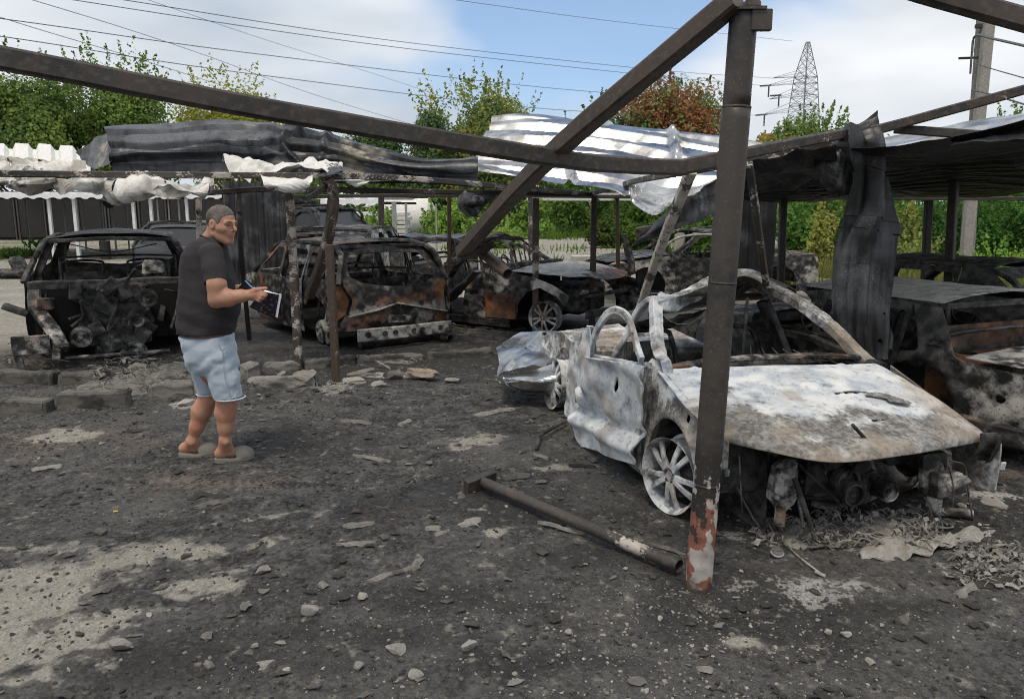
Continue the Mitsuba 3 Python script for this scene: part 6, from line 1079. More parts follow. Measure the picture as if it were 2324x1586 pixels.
put('bonnet_tear', join([loft([[(1960, 893, 4.47), (2000, 893, 4.46), (2050, 906, 4.44)], [(1962, 898, 4.42), (2004, 903, 4.40), (2056, 913, 4.40)]], 26, 4, .004, .004, 20, 3)[0], loft([[(2010, 903, 4.42), (2040, 906, 4.41), (2070, 915, 4.40)], [(2016, 910, 4.37), (2044, 914, 4.36), (2062, 920, 4.37)]], 16, 4, .004, .004, 20, 4)[0]]), 'white_oxide', (.30, .45), 30, t)
put('inner_panel', loft([[(1655, 1003, 3.96), (1888, 1040, 3.84), (2200, 1006, 4.30)], [(1600, 960, 4.3), (1888, 950, 4.3), (2150, 950, 4.6)]], 30, 10, .006, .01, 6, 4)[0], 'burnt', (.05, .0), 30, t)
put('scuttle', jit(sweep(fine(bend([(-.40, .10, .77), (-.46, .5, .79), (-.44, 1.0, .80), (-.34, 1.44, .79)], 6), .05), rect(.06, .03, .006)), .008, 9), 'burnt', (.34, .42), 30, t, 'brownish scuttle rail under the windscreen opening', FA)
# cabin inside
put('floor_pan', join([box((-2.3, .15, .08), (-.35, 1.5, .11)), box((-.37, .12, .08), (-.34, 1.5, .74)), box((-2.3, .15, .1), (-2.26, 1.5, .5))]), 'plain', plain((.02, .02, .02), .6), False, t, fr=FA)
put('dashboard_beam', join([rod(fine([(-.62, .15, .70), (-.62, 1.48, .72)], .1), .03, 8), jit(cbox((-.75, 1.05, .66), (.2, .28, .16), ch=.03), .03, 9), jit(cbox((-.72, .55, .62), (.2, .5, .16), ch=.03), .04, 9)]), 'burnt', (.12, .05), 30, t, fr=FA)
for y in (.45, 1.15):
    put('seat_frame', jit(rod(bend([(-1.3, y - .2, .2), (-1.5, y - .2, .75), (-1.54, y, .82), (-1.5, y + .2, .75), (-1.3, y + .2, .2)], 5), .02, 6), .02, 8), 'burnt', (.28, .10), 30, t, fr=FA)
    put('seat_back', jit(cbox((-1.45, y, .5), (.04, .36, .5), roty(-14)), .02, 8), 'burnt', (.28, .10), 30, t, fr=FA)
put('cabin_wiring', join([rod(bend([(-.5 + .04 * i, .75 + .1 * i, .76), (-.62, .8 + .08 * i, .84 - .01 * i), (-.75, .9 + .1 * i, .74)], 6), .004, 5) for i in range(7)] + [rod(fine([(-.9, .9, .5), (-.95, .95, 1.12)], .1), .012, 6)]), 'burnt', (.20, .1), 40, t, fr=FA)
put('sagging_roof_lining', jit(grid_sheet(lambda u, w: np.stack([-.95 - .8 * w, .32 + .55 * u, 1.02 - .18 * w - .06 * np.sin(u * 5)], 1), 24, 24, .005), .04, 4.5, 7), 'burnt', (.30, .05), 30, t, fr=FA)
# engine bay
EC = FA.hit(*z7(1045, 460), 1, .80); put_e = engine(t, FA, (EC[0] - .10, .80, .30), .80, (.20, .05), 9, ((0, .0, -.02, .10), (0, .20, .03, .0), (0, -.02, .24, .03)))
for (x, y, v, r, u_) in ((1045, 460, .80, .072, .16), (1312, 440, 1.02, .058, .42), (1215, 345, .98, .026, .3), (712, 405, .66, .034, .2)):
    c = FA.hit(*z7(x, y), 1, v); pv, pf = lathe([(0, 0), (r * .2, .012), (r * .28, 0), (r * .70, -.004), (r * .74, .022), (r * .88, .024), (r * .92, .008), (r, .012), (r, -.06), (0, -.06)], 28, 'x'); put('belt_pulley', (pv + c, pf), 'burnt', (u_, .12 if r < .06 else .0), 30, t, fr=FA)
def plate7(name, pts, v, uv, th=.03, lab=None, amp=.006): 
    P0 = [FA.hit(*z7(*q), 0, v)[[1, 2]] for q in pts]; put(name, jit(panel(poly(P0, r=.004), lambda P: np.stack([P[:, 0] * 0 + v, P[:, 0], P[:, 1]], 1), .016, th), amp, 14), 'burnt', uv, 30, t, lab, FA)
plate7('right_mount_plate', [(470, 255), (540, 200), (612, 205), (640, 240), (632, 480), (605, 540), (552, 570), (540, 700), (480, 700), (492, 575), (425, 500), (440, 380)], .52, lambda v: np.stack([.42 + 0 * v[:, 0], .12 + .5 * (v[:, 2] < .19)], 1) if False else (.60, .10), .03, 'pale bolted mounting plate on the right frame end')
plate7('mount_plate_rib', [(490, 290), (595, 265), (618, 320), (600, 470), (520, 480), (470, 450)], .545, (.66, .0), .012); plate7('rusty_stub', [(492, 560), (552, 560), (540, 705), (480, 705)], .545, (.52, .30), .02)
for q in ((497, 290), (556, 292), (487, 488), (590, 484)): c = FA.hit(*z7(*q), 0, .56); bv, bf_ = lathe([(0, .012), (.011, .010), (.013, 0), (.013, -.01)], 8, 'x'); put('bolt', (bv + c, bf_), 'burnt', (.6, .1), False, t, fr=FA)
plate7('left_mount_plate', [(1575, 180), (1620, 160), (1710, 200), (1735, 300), (1725, 450), (1708, 560), (1712, 650), (1668, 640), (1625, 520), (1565, 440)], .58, (.50, .12), .03)
c1 = FA.hit(*z7(1740, 380), 0, .62); put('crash_can', jit(join([cbox(c1 + [0, .0, .0], (.10, .16, .13), rotx(8), .01), cbox(c1 + [.03, .02, .02], (.08, .12, .05), rotx(20), .005)]), .035, 9, 4), 'burnt', (.38, .08), 24, t, fr=FA)
for y0, y1 in ((.40, .36), (1.36, 1.38)): put('frame_rail', jit(bar(fine([(.48, y0, .34), (-.3, y1, .34)], .1), .10, .13), .008, 8), 'burnt', (.30, .22), 30, t, fr=FA)
a_, b_ = FA.hit(*z7(60, 345), 1, .16), FA.hit(*z7(380, 290), 1, .38); put('cross_strut', jit(bar(fine([a_, b_], .05), .03, .035), .004, 12), 'burnt', (.62, .35), 30, t, fr=FA)
put('strut_bracket', jit(panel(poly([FA.hit(*z7(*q), 1, .14)[[0, 2]] for q in ((55, 260), (90, 245), (125, 290), (120, 330), (60, 335))]), lambda P: np.stack([P[:, 0], P[:, 0] * 0 + .14, P[:, 1]], 1), .01, .006), .003, 20), 'white_oxide', (.85, .0), 30, t, fr=FA)
for (a, b2, r, u_) in (((615, 345), (770, 795), .015, .22), ((640, 470), (682, 712), .010, .15)):
    p0, p1 = FA.hit(*z7(*a), 0, .56), FA.hit(*z7(*b2), 0, .66); put('loose_rod', rod(fine([p0, p1], .1), r, 8), 'burnt', (u_, .05), 40, t, fr=FA)
wz = [(( 165, 370), (240, 520), (360, 720)), ((200, 120), (210, 330), (225, 600)), ((175, 380), (290, 620), (420, 790)), ((1775, 215), (1880, 250), (1905, 420), (1940, 640)), ((1760, 250), (1800, 420), (1790, 560))]
for i, w_ in enumerate(wz): put('hanging_wire', rod(bend([FA.hit(*z7(*q), 0, .5 + .05 * i) for q in w_], 6), .0045, 5), 'burnt', (.15, .05), 40, t, fr=FA)
put('oil_pan', jit(join([cbox((.22, .80, .17), (.30, .36, .10), ch=.03), bar(fine([(.42, .62, .15), (.40, .80, .12), (.42, 1.02, .17)], .05), .03, .03)]), .02, 8), 'burnt', (.40, .05), 30, t, fr=FA)
put('bay_backing', join([box((-.32, .30, .10), (-.28, 1.45, .62)), jit(cbox((.05, .42, .42), (.5, .2, .2), ch=.05), .06, 6, 2), jit(cbox((.1, 1.25, .40), (.5, .2, .2), ch=.05), .06, 6, 3)]), 'burnt', (.02, .0), 30, t, fr=FA)
# ---------------------------------------------------------------- the man
man = thing('person', 'standing man in dark t-shirt, pale blue shorts and grey slippers, holding an open notebook', 'person')
YM = 5.35
def m1(x, y, dy=0.0): return A((430 + x / 4.53) * .9078, (490 + y / 4.53) * .9078, YM + dy)      # enlarged views the man was measured in
def m2(x, y, dy=0.0): return A((430 + x / 4.53) * .9078, (820 + y / 4.53) * .9078, YM + dy)
def chain(p, pts, k=.012):
    d = None
    for (a, ra), (b, rb) in zip(pts[:-1], pts[1:]): e = cone_sd(p, a, b, ra, rb); d = e if d is None else smin(d, e, k)
    return d
def bounds(pts, m): q = np.array(pts); return q.min(0) - m, q.max(0) + m
# head
hc = m1(566, 322, -.03); hF = np.array([.915, -.385, -.12]); hF /= np.linalg.norm(hF); hL = np.cross([0, 0, 1.0], hF); hL /= np.linalg.norm(hL); hU = np.cross(hF, hL); HR = np.stack([hF, hL, hU]); K = 0.99
def hl(p): return ((p - hc) @ HR.T) / K
nb = m1(440, 560, .0)
def head_q(q, hair=False):
    d = ell_sd(q, (-.014, 0, .032), (.100, .077, .092)); d = smin(d, ell_sd(q, (.026, 0, -.040), (.066, .058, .080)), .03)
    ab = q * [1, 0, 1] + np.abs(q) * [0, 1, 0]
    d = smin(d, cone_sd(ab, (-.012, .050, -.066), (.062, .014, -.108), .022, .021), .035)
    if hair: return d
    d = smin(d, cone_sd(ab, (.058, .042, -.020), (.030, .056, -.022), .015, .014), .035)
    d = smin(d, cone_sd(ab, (.076, .046, .021), (.088, .010, .022), .011, .011), .014)
    d = smax(d, -ell_sd(ab, (.103, .032, .006), (.015, .019, .011)), .012)
    d = smin(d, cone_sd(ab, (.081, .020, .012), (.075, .042, .010), .0085, .008), .006)
    d = smin(d, cone_sd(q, (.088, 0, .018), (.115, 0, -.022), .007, .0105), .012); d = smin(d, cone_sd(ab, (.096, .009, -.028), (.091, .012, -.029), .008, .007), .006)
    d = smin(d, cone_sd(ab, (.090, 0, -.056), (.078, .022, -.061), .007, .004), .010); d = smin(d, cone_sd(ab, (.087, 0, -.071), (.078, .018, -.069), .008, .004), .010)
    d = smax(d, -cone_sd(ab, (.097, 0, -.0632), (.080, .024, -.067), .0010, .0008), .004)
    d = smin(d, ell_sd(q, (.074, 0, -.045), (.020, .030, .026)), .016)
    e = ell_sd(ab @ roty(12), (-.014, .077, -.006), (.026, .010, .033)); e = smax(e, -ell_sd(ab @ roty(12), (-.010, .088, -.004), (.015, .008, .021)), .006)
    return smin(d, e, .008)
def head_f(p):
    d = head_q(hl(p)) * K
    d = smin(d, cone_sd(p, m1(505, 400, .0), m1(458, 530, .03), .062, .070), .03)
    return smin(d, cone_sd(p, m1(462, 530, .03), m1(420, 650, .03), .068, .10), .04)
hv, hf = surfnet(head_f, hc - [.17, .16, .25], hc + [.17, .16, .17], .0048)
# right arm and hand
J = lambda x, y, dy: m1(x, y, dy)
def arm_f(p):
    d = chain(p, [(J(475, 800, -.20), .066), (J(490, 1010, -.235), .066), (J(500, 1165, -.245), .054), (J(640, 1156, -.235), .050), (J(780, 1133, -.225), .037), (J(872, 1122, -.215), .031)], .03)
    pal = ell_sd(p, J(935, 1122, -.215), (.050, .024, .040)); d = smin(d, pal, .022)
    d = smin(d, cone_sd(p, J(880, 1120, -.215), J(960, 1105, -.215), .028, .026), .015)
    for pts in ([(J(968, 1088, -.222), .0135), (J(1012, 1096, -.232), .0125), (J(1048, 1108, -.228), .0115), (J(1066, 1114, -.218), .010)],
                [(J(972, 1112, -.228), .0135), (J(1018, 1128, -.238), .0125), (J(1050, 1132, -.230), .0115), (J(1062, 1126, -.214), .010)],
                [(J(966, 1138, -.226), .013), (J(1006, 1160, -.238), .012), (J(1030, 1158, -.226), .011), (J(1040, 1148, -.212), .0095)],
                [(J(952, 1160, -.222), .012), (J(984, 1186, -.232), .011), (J(1004, 1182, -.222), .010), (J(1012, 1172, -.210), .009)],
                [(J(905, 1086, -.225), .018), (J(960, 1062, -.230), .0145), (J(1020, 1052, -.226), .0125), (J(1066, 1046, -.222), .0105)]):
        d = smin(d, chain(p, pts, .004), .007)
    return d
av, af = surfnet(arm_f, *bounds([J(420, 740, -.30), J(1085, 1250, -.15)], .03), .0045)
def larm_f(p):
    d = chain(p, [(J(620, 900, .20), .058), (J(650, 1120, .18), .050), (J(740, 1075, .02), .038), (J(775, 1062, -.02), .032)], .025)
    d = smin(d, ell_sd(p, J(800, 1058, -.04), (.035, .04, .03)), .02)
    for (x, y) in ((835, 1000), (850, 1030), (862, 1056), (850, 1078)): d = smin(d, chain(p, [(J(812, y + 20, -.02), .012), (J(x, y + 14, -.05), .011), (J(x - 8, y + 10, -.085), .010)], .004), .006)
    return smin(d, chain(p, [(J(770, 1040, -.05), .014), (J(790, 1015, -.07), .012), (J(815, 1000, -.085), .010)], .004), .008)
lv, lf = surfnet(larm_f, *bounds([J(580, 860, .24), J(880, 1160, -.10)], .03), .007)
# legs and feet
N_ = lambda x, y, dy: m2(x, y, dy)
nd, fd = -.03, .10
def leg_f(knee, calf, mid, ank, heel, toe, dy):
    def f(p):
        d = chain(p, [(N_(*knee[0], dy), .072), (N_(*knee[1], dy), .058), (N_(*calf, dy), .061), (N_(*mid, dy), .043), (N_(*ank, dy), .030)], .05)
        h, t_ = G((430 + heel[0] / 4.53) * .9078, (820 + heel[1] / 4.53) * .9078), G((430 + toe[0] / 4.53) * .9078, (820 + toe[1] / 4.53) * .9078); v = t_ - h
        d = smin(d, cone_sd(p, h + v * .12 + [0, 0, .055], h + v * .18 + [0, 0, .050], .028, .028), .02)
        d = smin(d, cone_sd(p, h + v * .14 + [0, 0, .050], h + v * .78 + [0, 0, .040], .026, .020), .015)
        d = smin(d, cone_sd(p, N_(*ank, dy), h + v * .46 + [0, 0, .050], .034, .022), .02)
        d = smin(d, cone_sd(p, N_(*ank, dy), h + v * .15 + [0, 0, .052], .036, .028), .03)
        s_ = np.array([-v[1], v[0], 0]) / np.linalg.norm(v); return smin(d, ell_sd(p, N_(ank[0] + 0, ank[1] - 4, dy) - s_ * .034 - [0, 0, .012], (.016, .014, .018)), .012)
    return f
near = leg_f([(625, 640), (622, 830)], (602, 960), (606, 1130), (603, 1270), (485, 1510), (925, 1450), nd)
far_ = leg_f([(440, 620), (408, 810)], (335, 940), (285, 1110), (232, 1275), (80, 1440), (525, 1425), fd)
bl_ = lambda a, b: bounds([m2(a, 640, 0), m2(b, 1530, 0)], .16)
n1 = surfnet(near, *bl_(480, 900), .007); n2 = surfnet(far_, *bl_(120, 540), .007)
import manifold3d as m3
core = surfnet(lambda p: smin(smin(chain(p, [(m1(430, 600, .02), .09), (m1(400, 900, 0), .12), (m1(420, 1500, 0), .12), (m2(420, 300, 0), .11)], .05), smin(chain(p, [(m1(430, 660, .02), .07), (J(475, 800, -.20), .060)], .03), chain(p, [(m1(430, 660, .02), .07), (J(620, 900, .20), .055)], .03), .03), .03), smin(chain(p, [(m2(420, 250, 0), .10), (N_(625, 650, nd), .07)], .03), chain(p, [(m2(420, 250, 0), .10), (N_(440, 640, fd), .07)], .03), .03), .03), *bounds([m1(300, 560, .24), m1(720, 560, -.24), m2(400, 700, 0)], .14), .018)
try:
    bodies = [m3.Manifold(m3.Mesh(np.asarray(a, np.float32), np.asarray(b, np.uint32))) for a, b in ((hv, hf), (av, af), (lv, lf), n1, n2, core)]
    if any(b.status() != m3.Error.NoError for b in bodies): raise ValueError
    body = bodies[0]
    for b in bodies[1:]: body = body + b
    body = arr(body)
except ValueError: body = join([(hv, hf), (av, af), (lv, lf), n1, n2, core]); print('body joined')
put('body', body, 'skin', plain((.37, .205, .142), .2), True, man)
for s_ in (-1, 1):
    e = hc + K * (np.array([.0772, s_ * .030, .005]) @ HR); put('eye', (trimesh.creation.icosphere(2).vertices * .0108 * K + e, trimesh.creation.icosphere(2).faces), 'plain_gloss', plain((.10, .07, .05), .1), True, man)
    b = [hc + K * (np.array(q) @ HR) for q in ((.098, s_ * .014, .025), (.093, s_ * .034, .031), (.079, s_ * .052, .025))]; put('eyebrow', rod(bend(b, 5), .0040, 6), 'cloth', plain((.15, .11, .08), .6), 40, man)
def hair_f(p):
    q = hl(p); d = head_q(q, True) - .0035
    line = q[:, 2] - (.030 + .050 * np.clip((q[:, 0] - .0) / .09, 0, 1) ** 1.2 - .080 * np.clip((-q[:, 0] - .0) / .06, 0, 1) - .045 * np.exp(-((q[:, 0] - .028) / .016) ** 2) * (np.abs(q[:, 1]) > .045))
    ear = -(np.hypot((q[:, 0] + .012) / .030, (q[:, 2] + .004) / .037) - 1.05) * .03
    return smax(smax(d, -line, .006), np.where(np.abs(q[:, 1]) > .05, ear, -1), .004) * K + .0016 * (nnoise(p * 260) - .5)
v, f = surfnet(hair_f, hc - [.17, .15, .13], hc + [.16, .15, .17], .0048)
put('hair', (v, f), 'hair', (.0, .0), True, man, 'short greying cropped hair')
# t-shirt
SY = np.array([440, 470, 500, 560, 650, 750, 850, 930, 1030, 1150, 1250, 1350, 1450, 1575]); SX0 = np.array([360, 315, 235, 180, 122, 98, 92, 90, 88, 83, 78, 74, 68, 62]); SX1 = np.array([500, 560, 590, 612, 625, 645, 690, 722, 745, 765, 770, 752, 724, 690]); SB = np.array([.07, .11, .15, .190, .205, .205, .205, .205, .21, .22, .225, .225, .22, .22])
sz = np.array([m1(0, y)[2] for y in SY]); sx0 = np.array([m1(x, y)[0] for x, y in zip(SX0, SY)]); sx1 = np.array([m1(x, y)[0] for x, y in zip(SX1, SY)])
def sec(p, z_, x0, x1, b, yc=YM):
    o = np.argsort(z_); z = p[:, 2]; a0, a1, bb = (np.interp(z, z_[o], q[o]) for q in (x0, x1, b)); cx, a = (a0 + a1) / 2, (a1 - a0) / 2
    r = ((np.abs(p[:, 0] - cx) / a) ** 2.3 + (np.abs(p[:, 1] - yc) / bb) ** 2.3) ** (1 / 2.3); return (r - 1) * np.minimum(a, bb)
def shirt_f(p):
    d = smax(sec(p, sz, sx0, sx1, SB), p[:, 2] - sz[0] - .0, .01); d = smax(d, sz[-1] + .012 * np.cos((p[:, 0] + 2.1) * 9) - p[:, 2], .008)
    cuff = m1(508, 1000, -.235); ax = m1(440, 660, -.165); dirn = (cuff - ax) / np.linalg.norm(cuff - ax)
    s = chain(p, [(ax, .085), (m1(470, 820, -.205), .084), (m1(512, 1060, -.24), .087)], .02); s = smax(s, (p - cuff) @ dirn, .006); d = smin(d, s, .020)
    d = smin(d, smax(chain(p, [(m1(520, 640, .16), .08), (m1(640, 960, .21), .075)], .02), (p - m1(640, 960, .21)) @ np.array([.3, 0, -.95]), .006), .03)
    d = smax(d, -(np.hypot((p[:, 0] - m1(455, 450)[0]) / .092, (p[:, 1] - YM - .0) / .085) - 1) * .08 if False else d, .001)
    w = nfbm(np.stack([p[:, 0] * 5 + p[:, 2] * 3, p[:, 1] * 5, p[:, 2] * 4.2 - p[:, 0] * 2], -1), 3, 3) - .5
    fold = np.sin((p[:, 2] * 1.0 + p[:, 0] * .55) * 46 + 5 * w) * .0035 * np.clip((1.25 - p[:, 2]) / .25, 0, 1)
    return d + .011 - .020 * w - fold
v, f = surfnet(shirt_f, *bounds([m1(40, 420, .26), m1(790, 1600, -.34)], .04), .0075)
v = v + .0045 * crease(v, 7.0, 5)[:, None] * np.array([.6, -.7, .1]); put('t_shirt', (v, f), 'cloth', plain((.040, .038, .041), .25), True, man)
nk = [hc * 0 + m1(*q) for q in ((322, 452, -.02), (400, 488, -.095), (480, 540, -.10), (556, 580, -.04))]
put('collar', rod(bend(nk, 8), .009, 8), 'cloth', plain((.030, .028, .030), .25), 40, man)
# shorts
HY = np.array([60, 100, 200, 300, 400, 520]); HX0 = np.array([96, 100, 124, 145, 172, 250]); HX1 = np.array([690, 692, 716, 738, 752, 765]); HB = np.array([.20, .20, .205, .20, .185, .15])
hz2 = np.array([m2(0, y)[2] for y in HY]); hx0 = np.array([m2(x, y)[0] for x, y in zip(HX0, HY)]); hx1 = np.array([m2(x, y)[0] for x, y in zip(HX1, HY)])
def shorts_f(p):
    d = smax(sec(p, hz2, hx0, hx1, HB), hz2[-1] - p[:, 2], .03); d = smax(d, p[:, 2] - hz2[0], .01)
    e1, e2 = m2(657, 800, -.06), m2(425, 752, .10)
    n_ = smax(chain(p, [(m2(510, 330, -.07), .125), (m2(590, 560, -.07), .112), (m2(660, 860, -.06), .104)], .02), (p - e1) @ np.array([.05, -.02, -1.0]), .004)
    q_ = smax(chain(p, [(m2(330, 330, .08), .12), (m2(385, 560, .09), .094), (m2(435, 820, .10), .088)], .02), (p - e2) @ np.array([.10, .0, -1.0]), .004)
    d = smin(smin(d, n_, .035), q_, .035)
    w = nfbm(np.stack([p[:, 0] * 6 - p[:, 2] * 5, p[:, 1] * 6, p[:, 2] * 6 + p[:, 0] * 4], -1), 3, 7) - .5
    fold = np.sin((p[:, 2] - p[:, 0] * .8) * 52 + 7 * w) * .0045 * np.exp(-((p[:, 2] - .72) / .14) ** 2)
    return d + .010 - .022 * w - fold
v, f = surfnet(shorts_f, *bounds([m2(60, 40, .26), m2(850, 830, -.26)], .04), .0075)
v = v + .006 * crease(v, 8.0, 8)[:, None] * np.array([.5, -.8, .1]); put('shorts', (v, f), 'cloth', plain((.36, .425, .50), .18), True, man)
px_ = v - [0, 0, EYE]; zz = px_[:, 1] * PC - px_[:, 2] * PS; pxy = np.stack([CX + FOC * px_[:, 0] / zz, CY - FOC * (px_[:, 1] * PS + px_[:, 2] * PC) / zz], 1)
def on_shorts(x, y):
    q = np.array([(430 + x / 4.53) * .9078, (820 + y / 4.53) * .9078]); d = np.hypot(*(pxy - q).T); c = np.where(d < 6)[0]; i = c[np.argmin(zz[c])]; return A(q[0], q[1], v[i, 1] - .004)
put('pocket_edge', rod(bend([on_shorts(*q) for q in ((628, 118), (622, 190), (596, 236), (572, 250), (550, 228), (530, 190))], 6), .004, 6), 'cloth', plain((.26, .31, .37), .1), 40, man)
put('side_seam', rod(bend([on_shorts(*q) for q in ((575, 255), (578, 400), (600, 560), (640, 700), (650, 785))], 6), .0022, 5), 'cloth', plain((.30, .36, .43), .1), 40, man)
for (dy, e, rx, ry) in ((-.06, m2(657, 800, -.06), .099, .100), (.10, m2(425, 752, .10), .083, .083)):
    put('hem', rod(np.array([e + [rx * math.cos(a), ry * math.sin(a), .008 + .05 * rx * math.cos(a) * .5] for a in np.linspace(0, 6.2832, 41)]), .005, 6), 'cloth', plain((.50, .56, .63), .1), 40, man)
# slippers
for heel, toe, lab in (((480, 1512), (930, 1446), 'grey slipper on the nearer foot'), ((74, 1448), (532, 1420), 'grey slipper on the farther foot')):
    h, t_ = G((430 + heel[0] / 4.53) * .9078, (820 + heel[1] / 4.53) * .9078), G((430 + toe[0] / 4.53) * .9078, (820 + toe[1] / 4.53) * .9078); d_ = (t_ - h); Ls = np.linalg.norm(d_); d_ /= Ls; s_ = np.array([-d_[1], d_[0], 0])
    gzv = float(gz((h[0] + t_[0]) / 2, (h[1] + t_[1]) / 2)); 
    def slip(p):
        q = np.stack([(p - h) @ d_ / Ls, (p - h) @ s_, p[:, 2] - gzv], 1); u = np.clip(q[:, 0], 0, 1)
        wd = .036 + .016 * np.sin(np.clip(u, 0, 1) * 3.3 - .2) + .006 * u; out = np.maximum(np.hypot(np.maximum(np.abs((q[:, 0] - .5) * Ls) - Ls / 2 + .045, 0) / .045 * wd, q[:, 1]) - wd, -1)
        sole = smax(smax(out, q[:, 2] - .030 - .006 * np.cos(u * 6), .006), -.004 - q[:, 2], .004)
        dome = ell_sd(np.stack([q[:, 0] * Ls, q[:, 1], q[:, 2]], 1), (Ls * .70, 0, .030), (Ls * .31, .056, .066)); hollow = ell_sd(np.stack([q[:, 0] * Ls, q[:, 1], q[:, 2]], 1), (Ls * .66, 0, .030), (Ls * .29, .044, .050))
        up = smax(smax(dome, -hollow, .003), -(q[:, 0] - .52 + (q[:, 2] - .03) * 1.4) * Ls, .006); up = smax(up, .02 - q[:, 2], .004)
        return smin(sole, up, .008)
    put('slipper', surfnet(slip, *bounds([h, t_], .09), .005), 'plain', plain((.17, .16, .145), .25), True, man, lab)
# what he holds: things of their own
nbk = thing('notebook', 'open notebook with a dark printed cover in the hand of the man', 'notebook')
c4 = [m1(1012, 1078, -.205), m1(1212, 1116, -.165), m1(1166, 1385, -.16), m1(874, 1256, -.20)]
def slab(c, th, off=0.0, bow=0.0):
    c = [np.asarray(q, float) + [0, off, 0] for q in c]
    return grid_sheet(lambda u, w: np.outer((1 - u) * (1 - w), c[0]) + np.outer(u * (1 - w), c[1]) + np.outer(u * w, c[2]) + np.outer((1 - u) * w, c[3]) + np.stack([u * 0, -bow * np.sin(u * 3.14), u * 0], 1), 16, 12, th)
put('cover', slab(c4, .003, 0, .008), 'printed_cover', (.0, .0), True, nbk)
put('pages', slab([c4[0] + [.004, 0, .003], c4[1] + [.010, 0, .001], c4[2] + [.012, 0, .004], c4[3] + [.006, 0, .004]], .010, .016, .008), 'plain', plain((.66, .67, .69), .1), 40, nbk)
put('loose_sheet', slab([m1(1200, 1118, -.14), m1(1242, 1138, -.12), m1(1208, 1228, -.12), m1(1190, 1300, -.14)], .001), 'plain', plain((.55, .64, .75), .1), 40, nbk)
put('inner_page', slab([m1(905, 1035, -.16), m1(1020, 1078, -.17), m1(1180, 1104, -.13), m1(1010, 1050, -.10)], .001), 'plain', plain((.66, .68, .72), .1), 40, nbk)
ph_ = thing('phone', 'dark phone held above the notebook by the man', 'phone'); cp = [m1(828, 964, -.10), m1(902, 1040, -.13), m1(862, 1074, -.13), m1(738, 1072, -.09)]
put('case', slab(cp, .009), 'plain_gloss', plain((.010, .010, .012), .2), False, ph_); put('edge_trim', bar([cp[0] + [.002, -.004, .002], cp[1] + [.002, -.004, .002]], .006, .008), 'plain_gloss', plain((.12, .25, .5), .1), False, ph_)
k = put('pen', rod(fine([m1(962, 1030, -.235), m1(1008, 1092, -.238)], .02), .0042, 8), 'plain_gloss', plain((.12, .17, .50), .1), 40); say(k, 'blue pen between the fingers of the man', 'pen')
# ---------------------------------------------------------------- stones, scraps and ash on the ground
def onG(px, py, dz=0.0): p = G(px, py); return np.array([p[0], p[1], float(gz(p[0], p[1])) + dz])
stg = 'loose stones on the sooty ground'; g = np.random.default_rng(77)
def stone(px, py, w, tone, lab=None, flat=.55, brown=.1, seed=None, grp=stg, name='stone'):
    p = onG(px, py); dist = math.hypot(p[1], EYE); s = w / FOC * dist; sd = seed or int(px * 7 + py)
    v, f = rocky((s, s * (.75 + .3 * g.random()), s * flat * (.8 + .4 * g.random())), sd, 2); v = v @ rotz(g.uniform(-40, 40)).T @ rotx(g.uniform(-12, 12)).T
    v = v + p + [0, 0, s * flat * .28]; k = put(name, (v, f), 'concrete', (tone, brown), 26); say(k, lab or 'small pale stone among many on the dark ground', 'stone', grp if grp else None); return k
big = [(1065, 1472, 50, .78, 'flat pale stone with a pointed top, alone at the bottom middle'), (606, 1512, 48, .70, 'angular grey stone at the bottom, left of the middle'), (652, 1522, 24, .72, 'small pale stone beside the angular grey one'), (597, 1300, 40, .55, 'rounded grey lump below the shorts of the man'),
       (290, 1290, 52, .48, 'dark lump of rubble on the pale dust at the left'), (228, 1212, 36, .30, 'dark stone at the left above the pale dust'), (700, 1395, 62, .62, 'long flat grey stone left of the middle foreground'), (825, 1358, 34, .74, 'white speckled stone in the middle foreground'),
       (735, 1330, 32, .42, 'dark rounded lump left of the middle foreground'), (898, 1473, 48, .56, 'bent grey chunk near the bottom middle'), (812, 1515, 34, .56, 'grey stone at the bottom, left of the flat pale stone'), (475, 1518, 34, .46, 'flat grey stone at the bottom left'), (580, 1470, 22, .62, 'small grey stone with a darker one below it'),
       (565, 1492, 22, .36, 'small dark stone below the small grey one'), (340, 1400, 20, .80, 'small white stone on the dark ground at the left'), (275, 1475, 66, .58, 'broken slab of crust at the bottom left'), (940, 1535, 44, .60, 'crumbled pale lump at the bottom middle'), (545, 1343, 28, .30, 'dark crumb beside the rounded grey lump'),
       (1975, 1505, 26, .80, 'white stone at the bottom right'), (1760, 1468, 18, .85, 'white pebble right below the pillar foot'), (1880, 1440, 20, .84, 'bright pebble among the gravel in front of the grey car'), (1920, 1448, 26, .82, 'bright angular stone in front of the grey car'), (1420, 1295, 14, .85, 'white pebble by the open end of the fallen pipe'), (1640, 1562, 26, .50, 'brown pebble at the bottom right of the middle'),
       (1428, 1590, 22, .85, 'white angular stone at the bottom edge'), (1370, 1440, 14, .8, 'little white stone in the gravel patch left of the pillar'), (1292, 1437, 26, .72, 'pale flat stone at the upper end of the gravel patch'), (1440, 1466, 20, .75, 'pale stone near the middle of the gravel patch')]
for q in big: stone(*q, grp=None, flat=.50 if q[2] > 40 else .6)
sm = 0
for _ in range(100):
    if g.random() < .62: px, py = g.normal(1500, 330), g.uniform(1400, 1600)
    else: px, py = g.uniform(-20, 2340), g.uniform(1000, 1590)
    if px < -40 or px > 2360 or (px - 1585) ** 2 + (py - 1330) ** 2 < 2500: continue
    stone(px, py, g.uniform(7, 17) * (.8 if py < 1350 else 1), g.choice([.84, .70, .45, .25]), flat=.65)
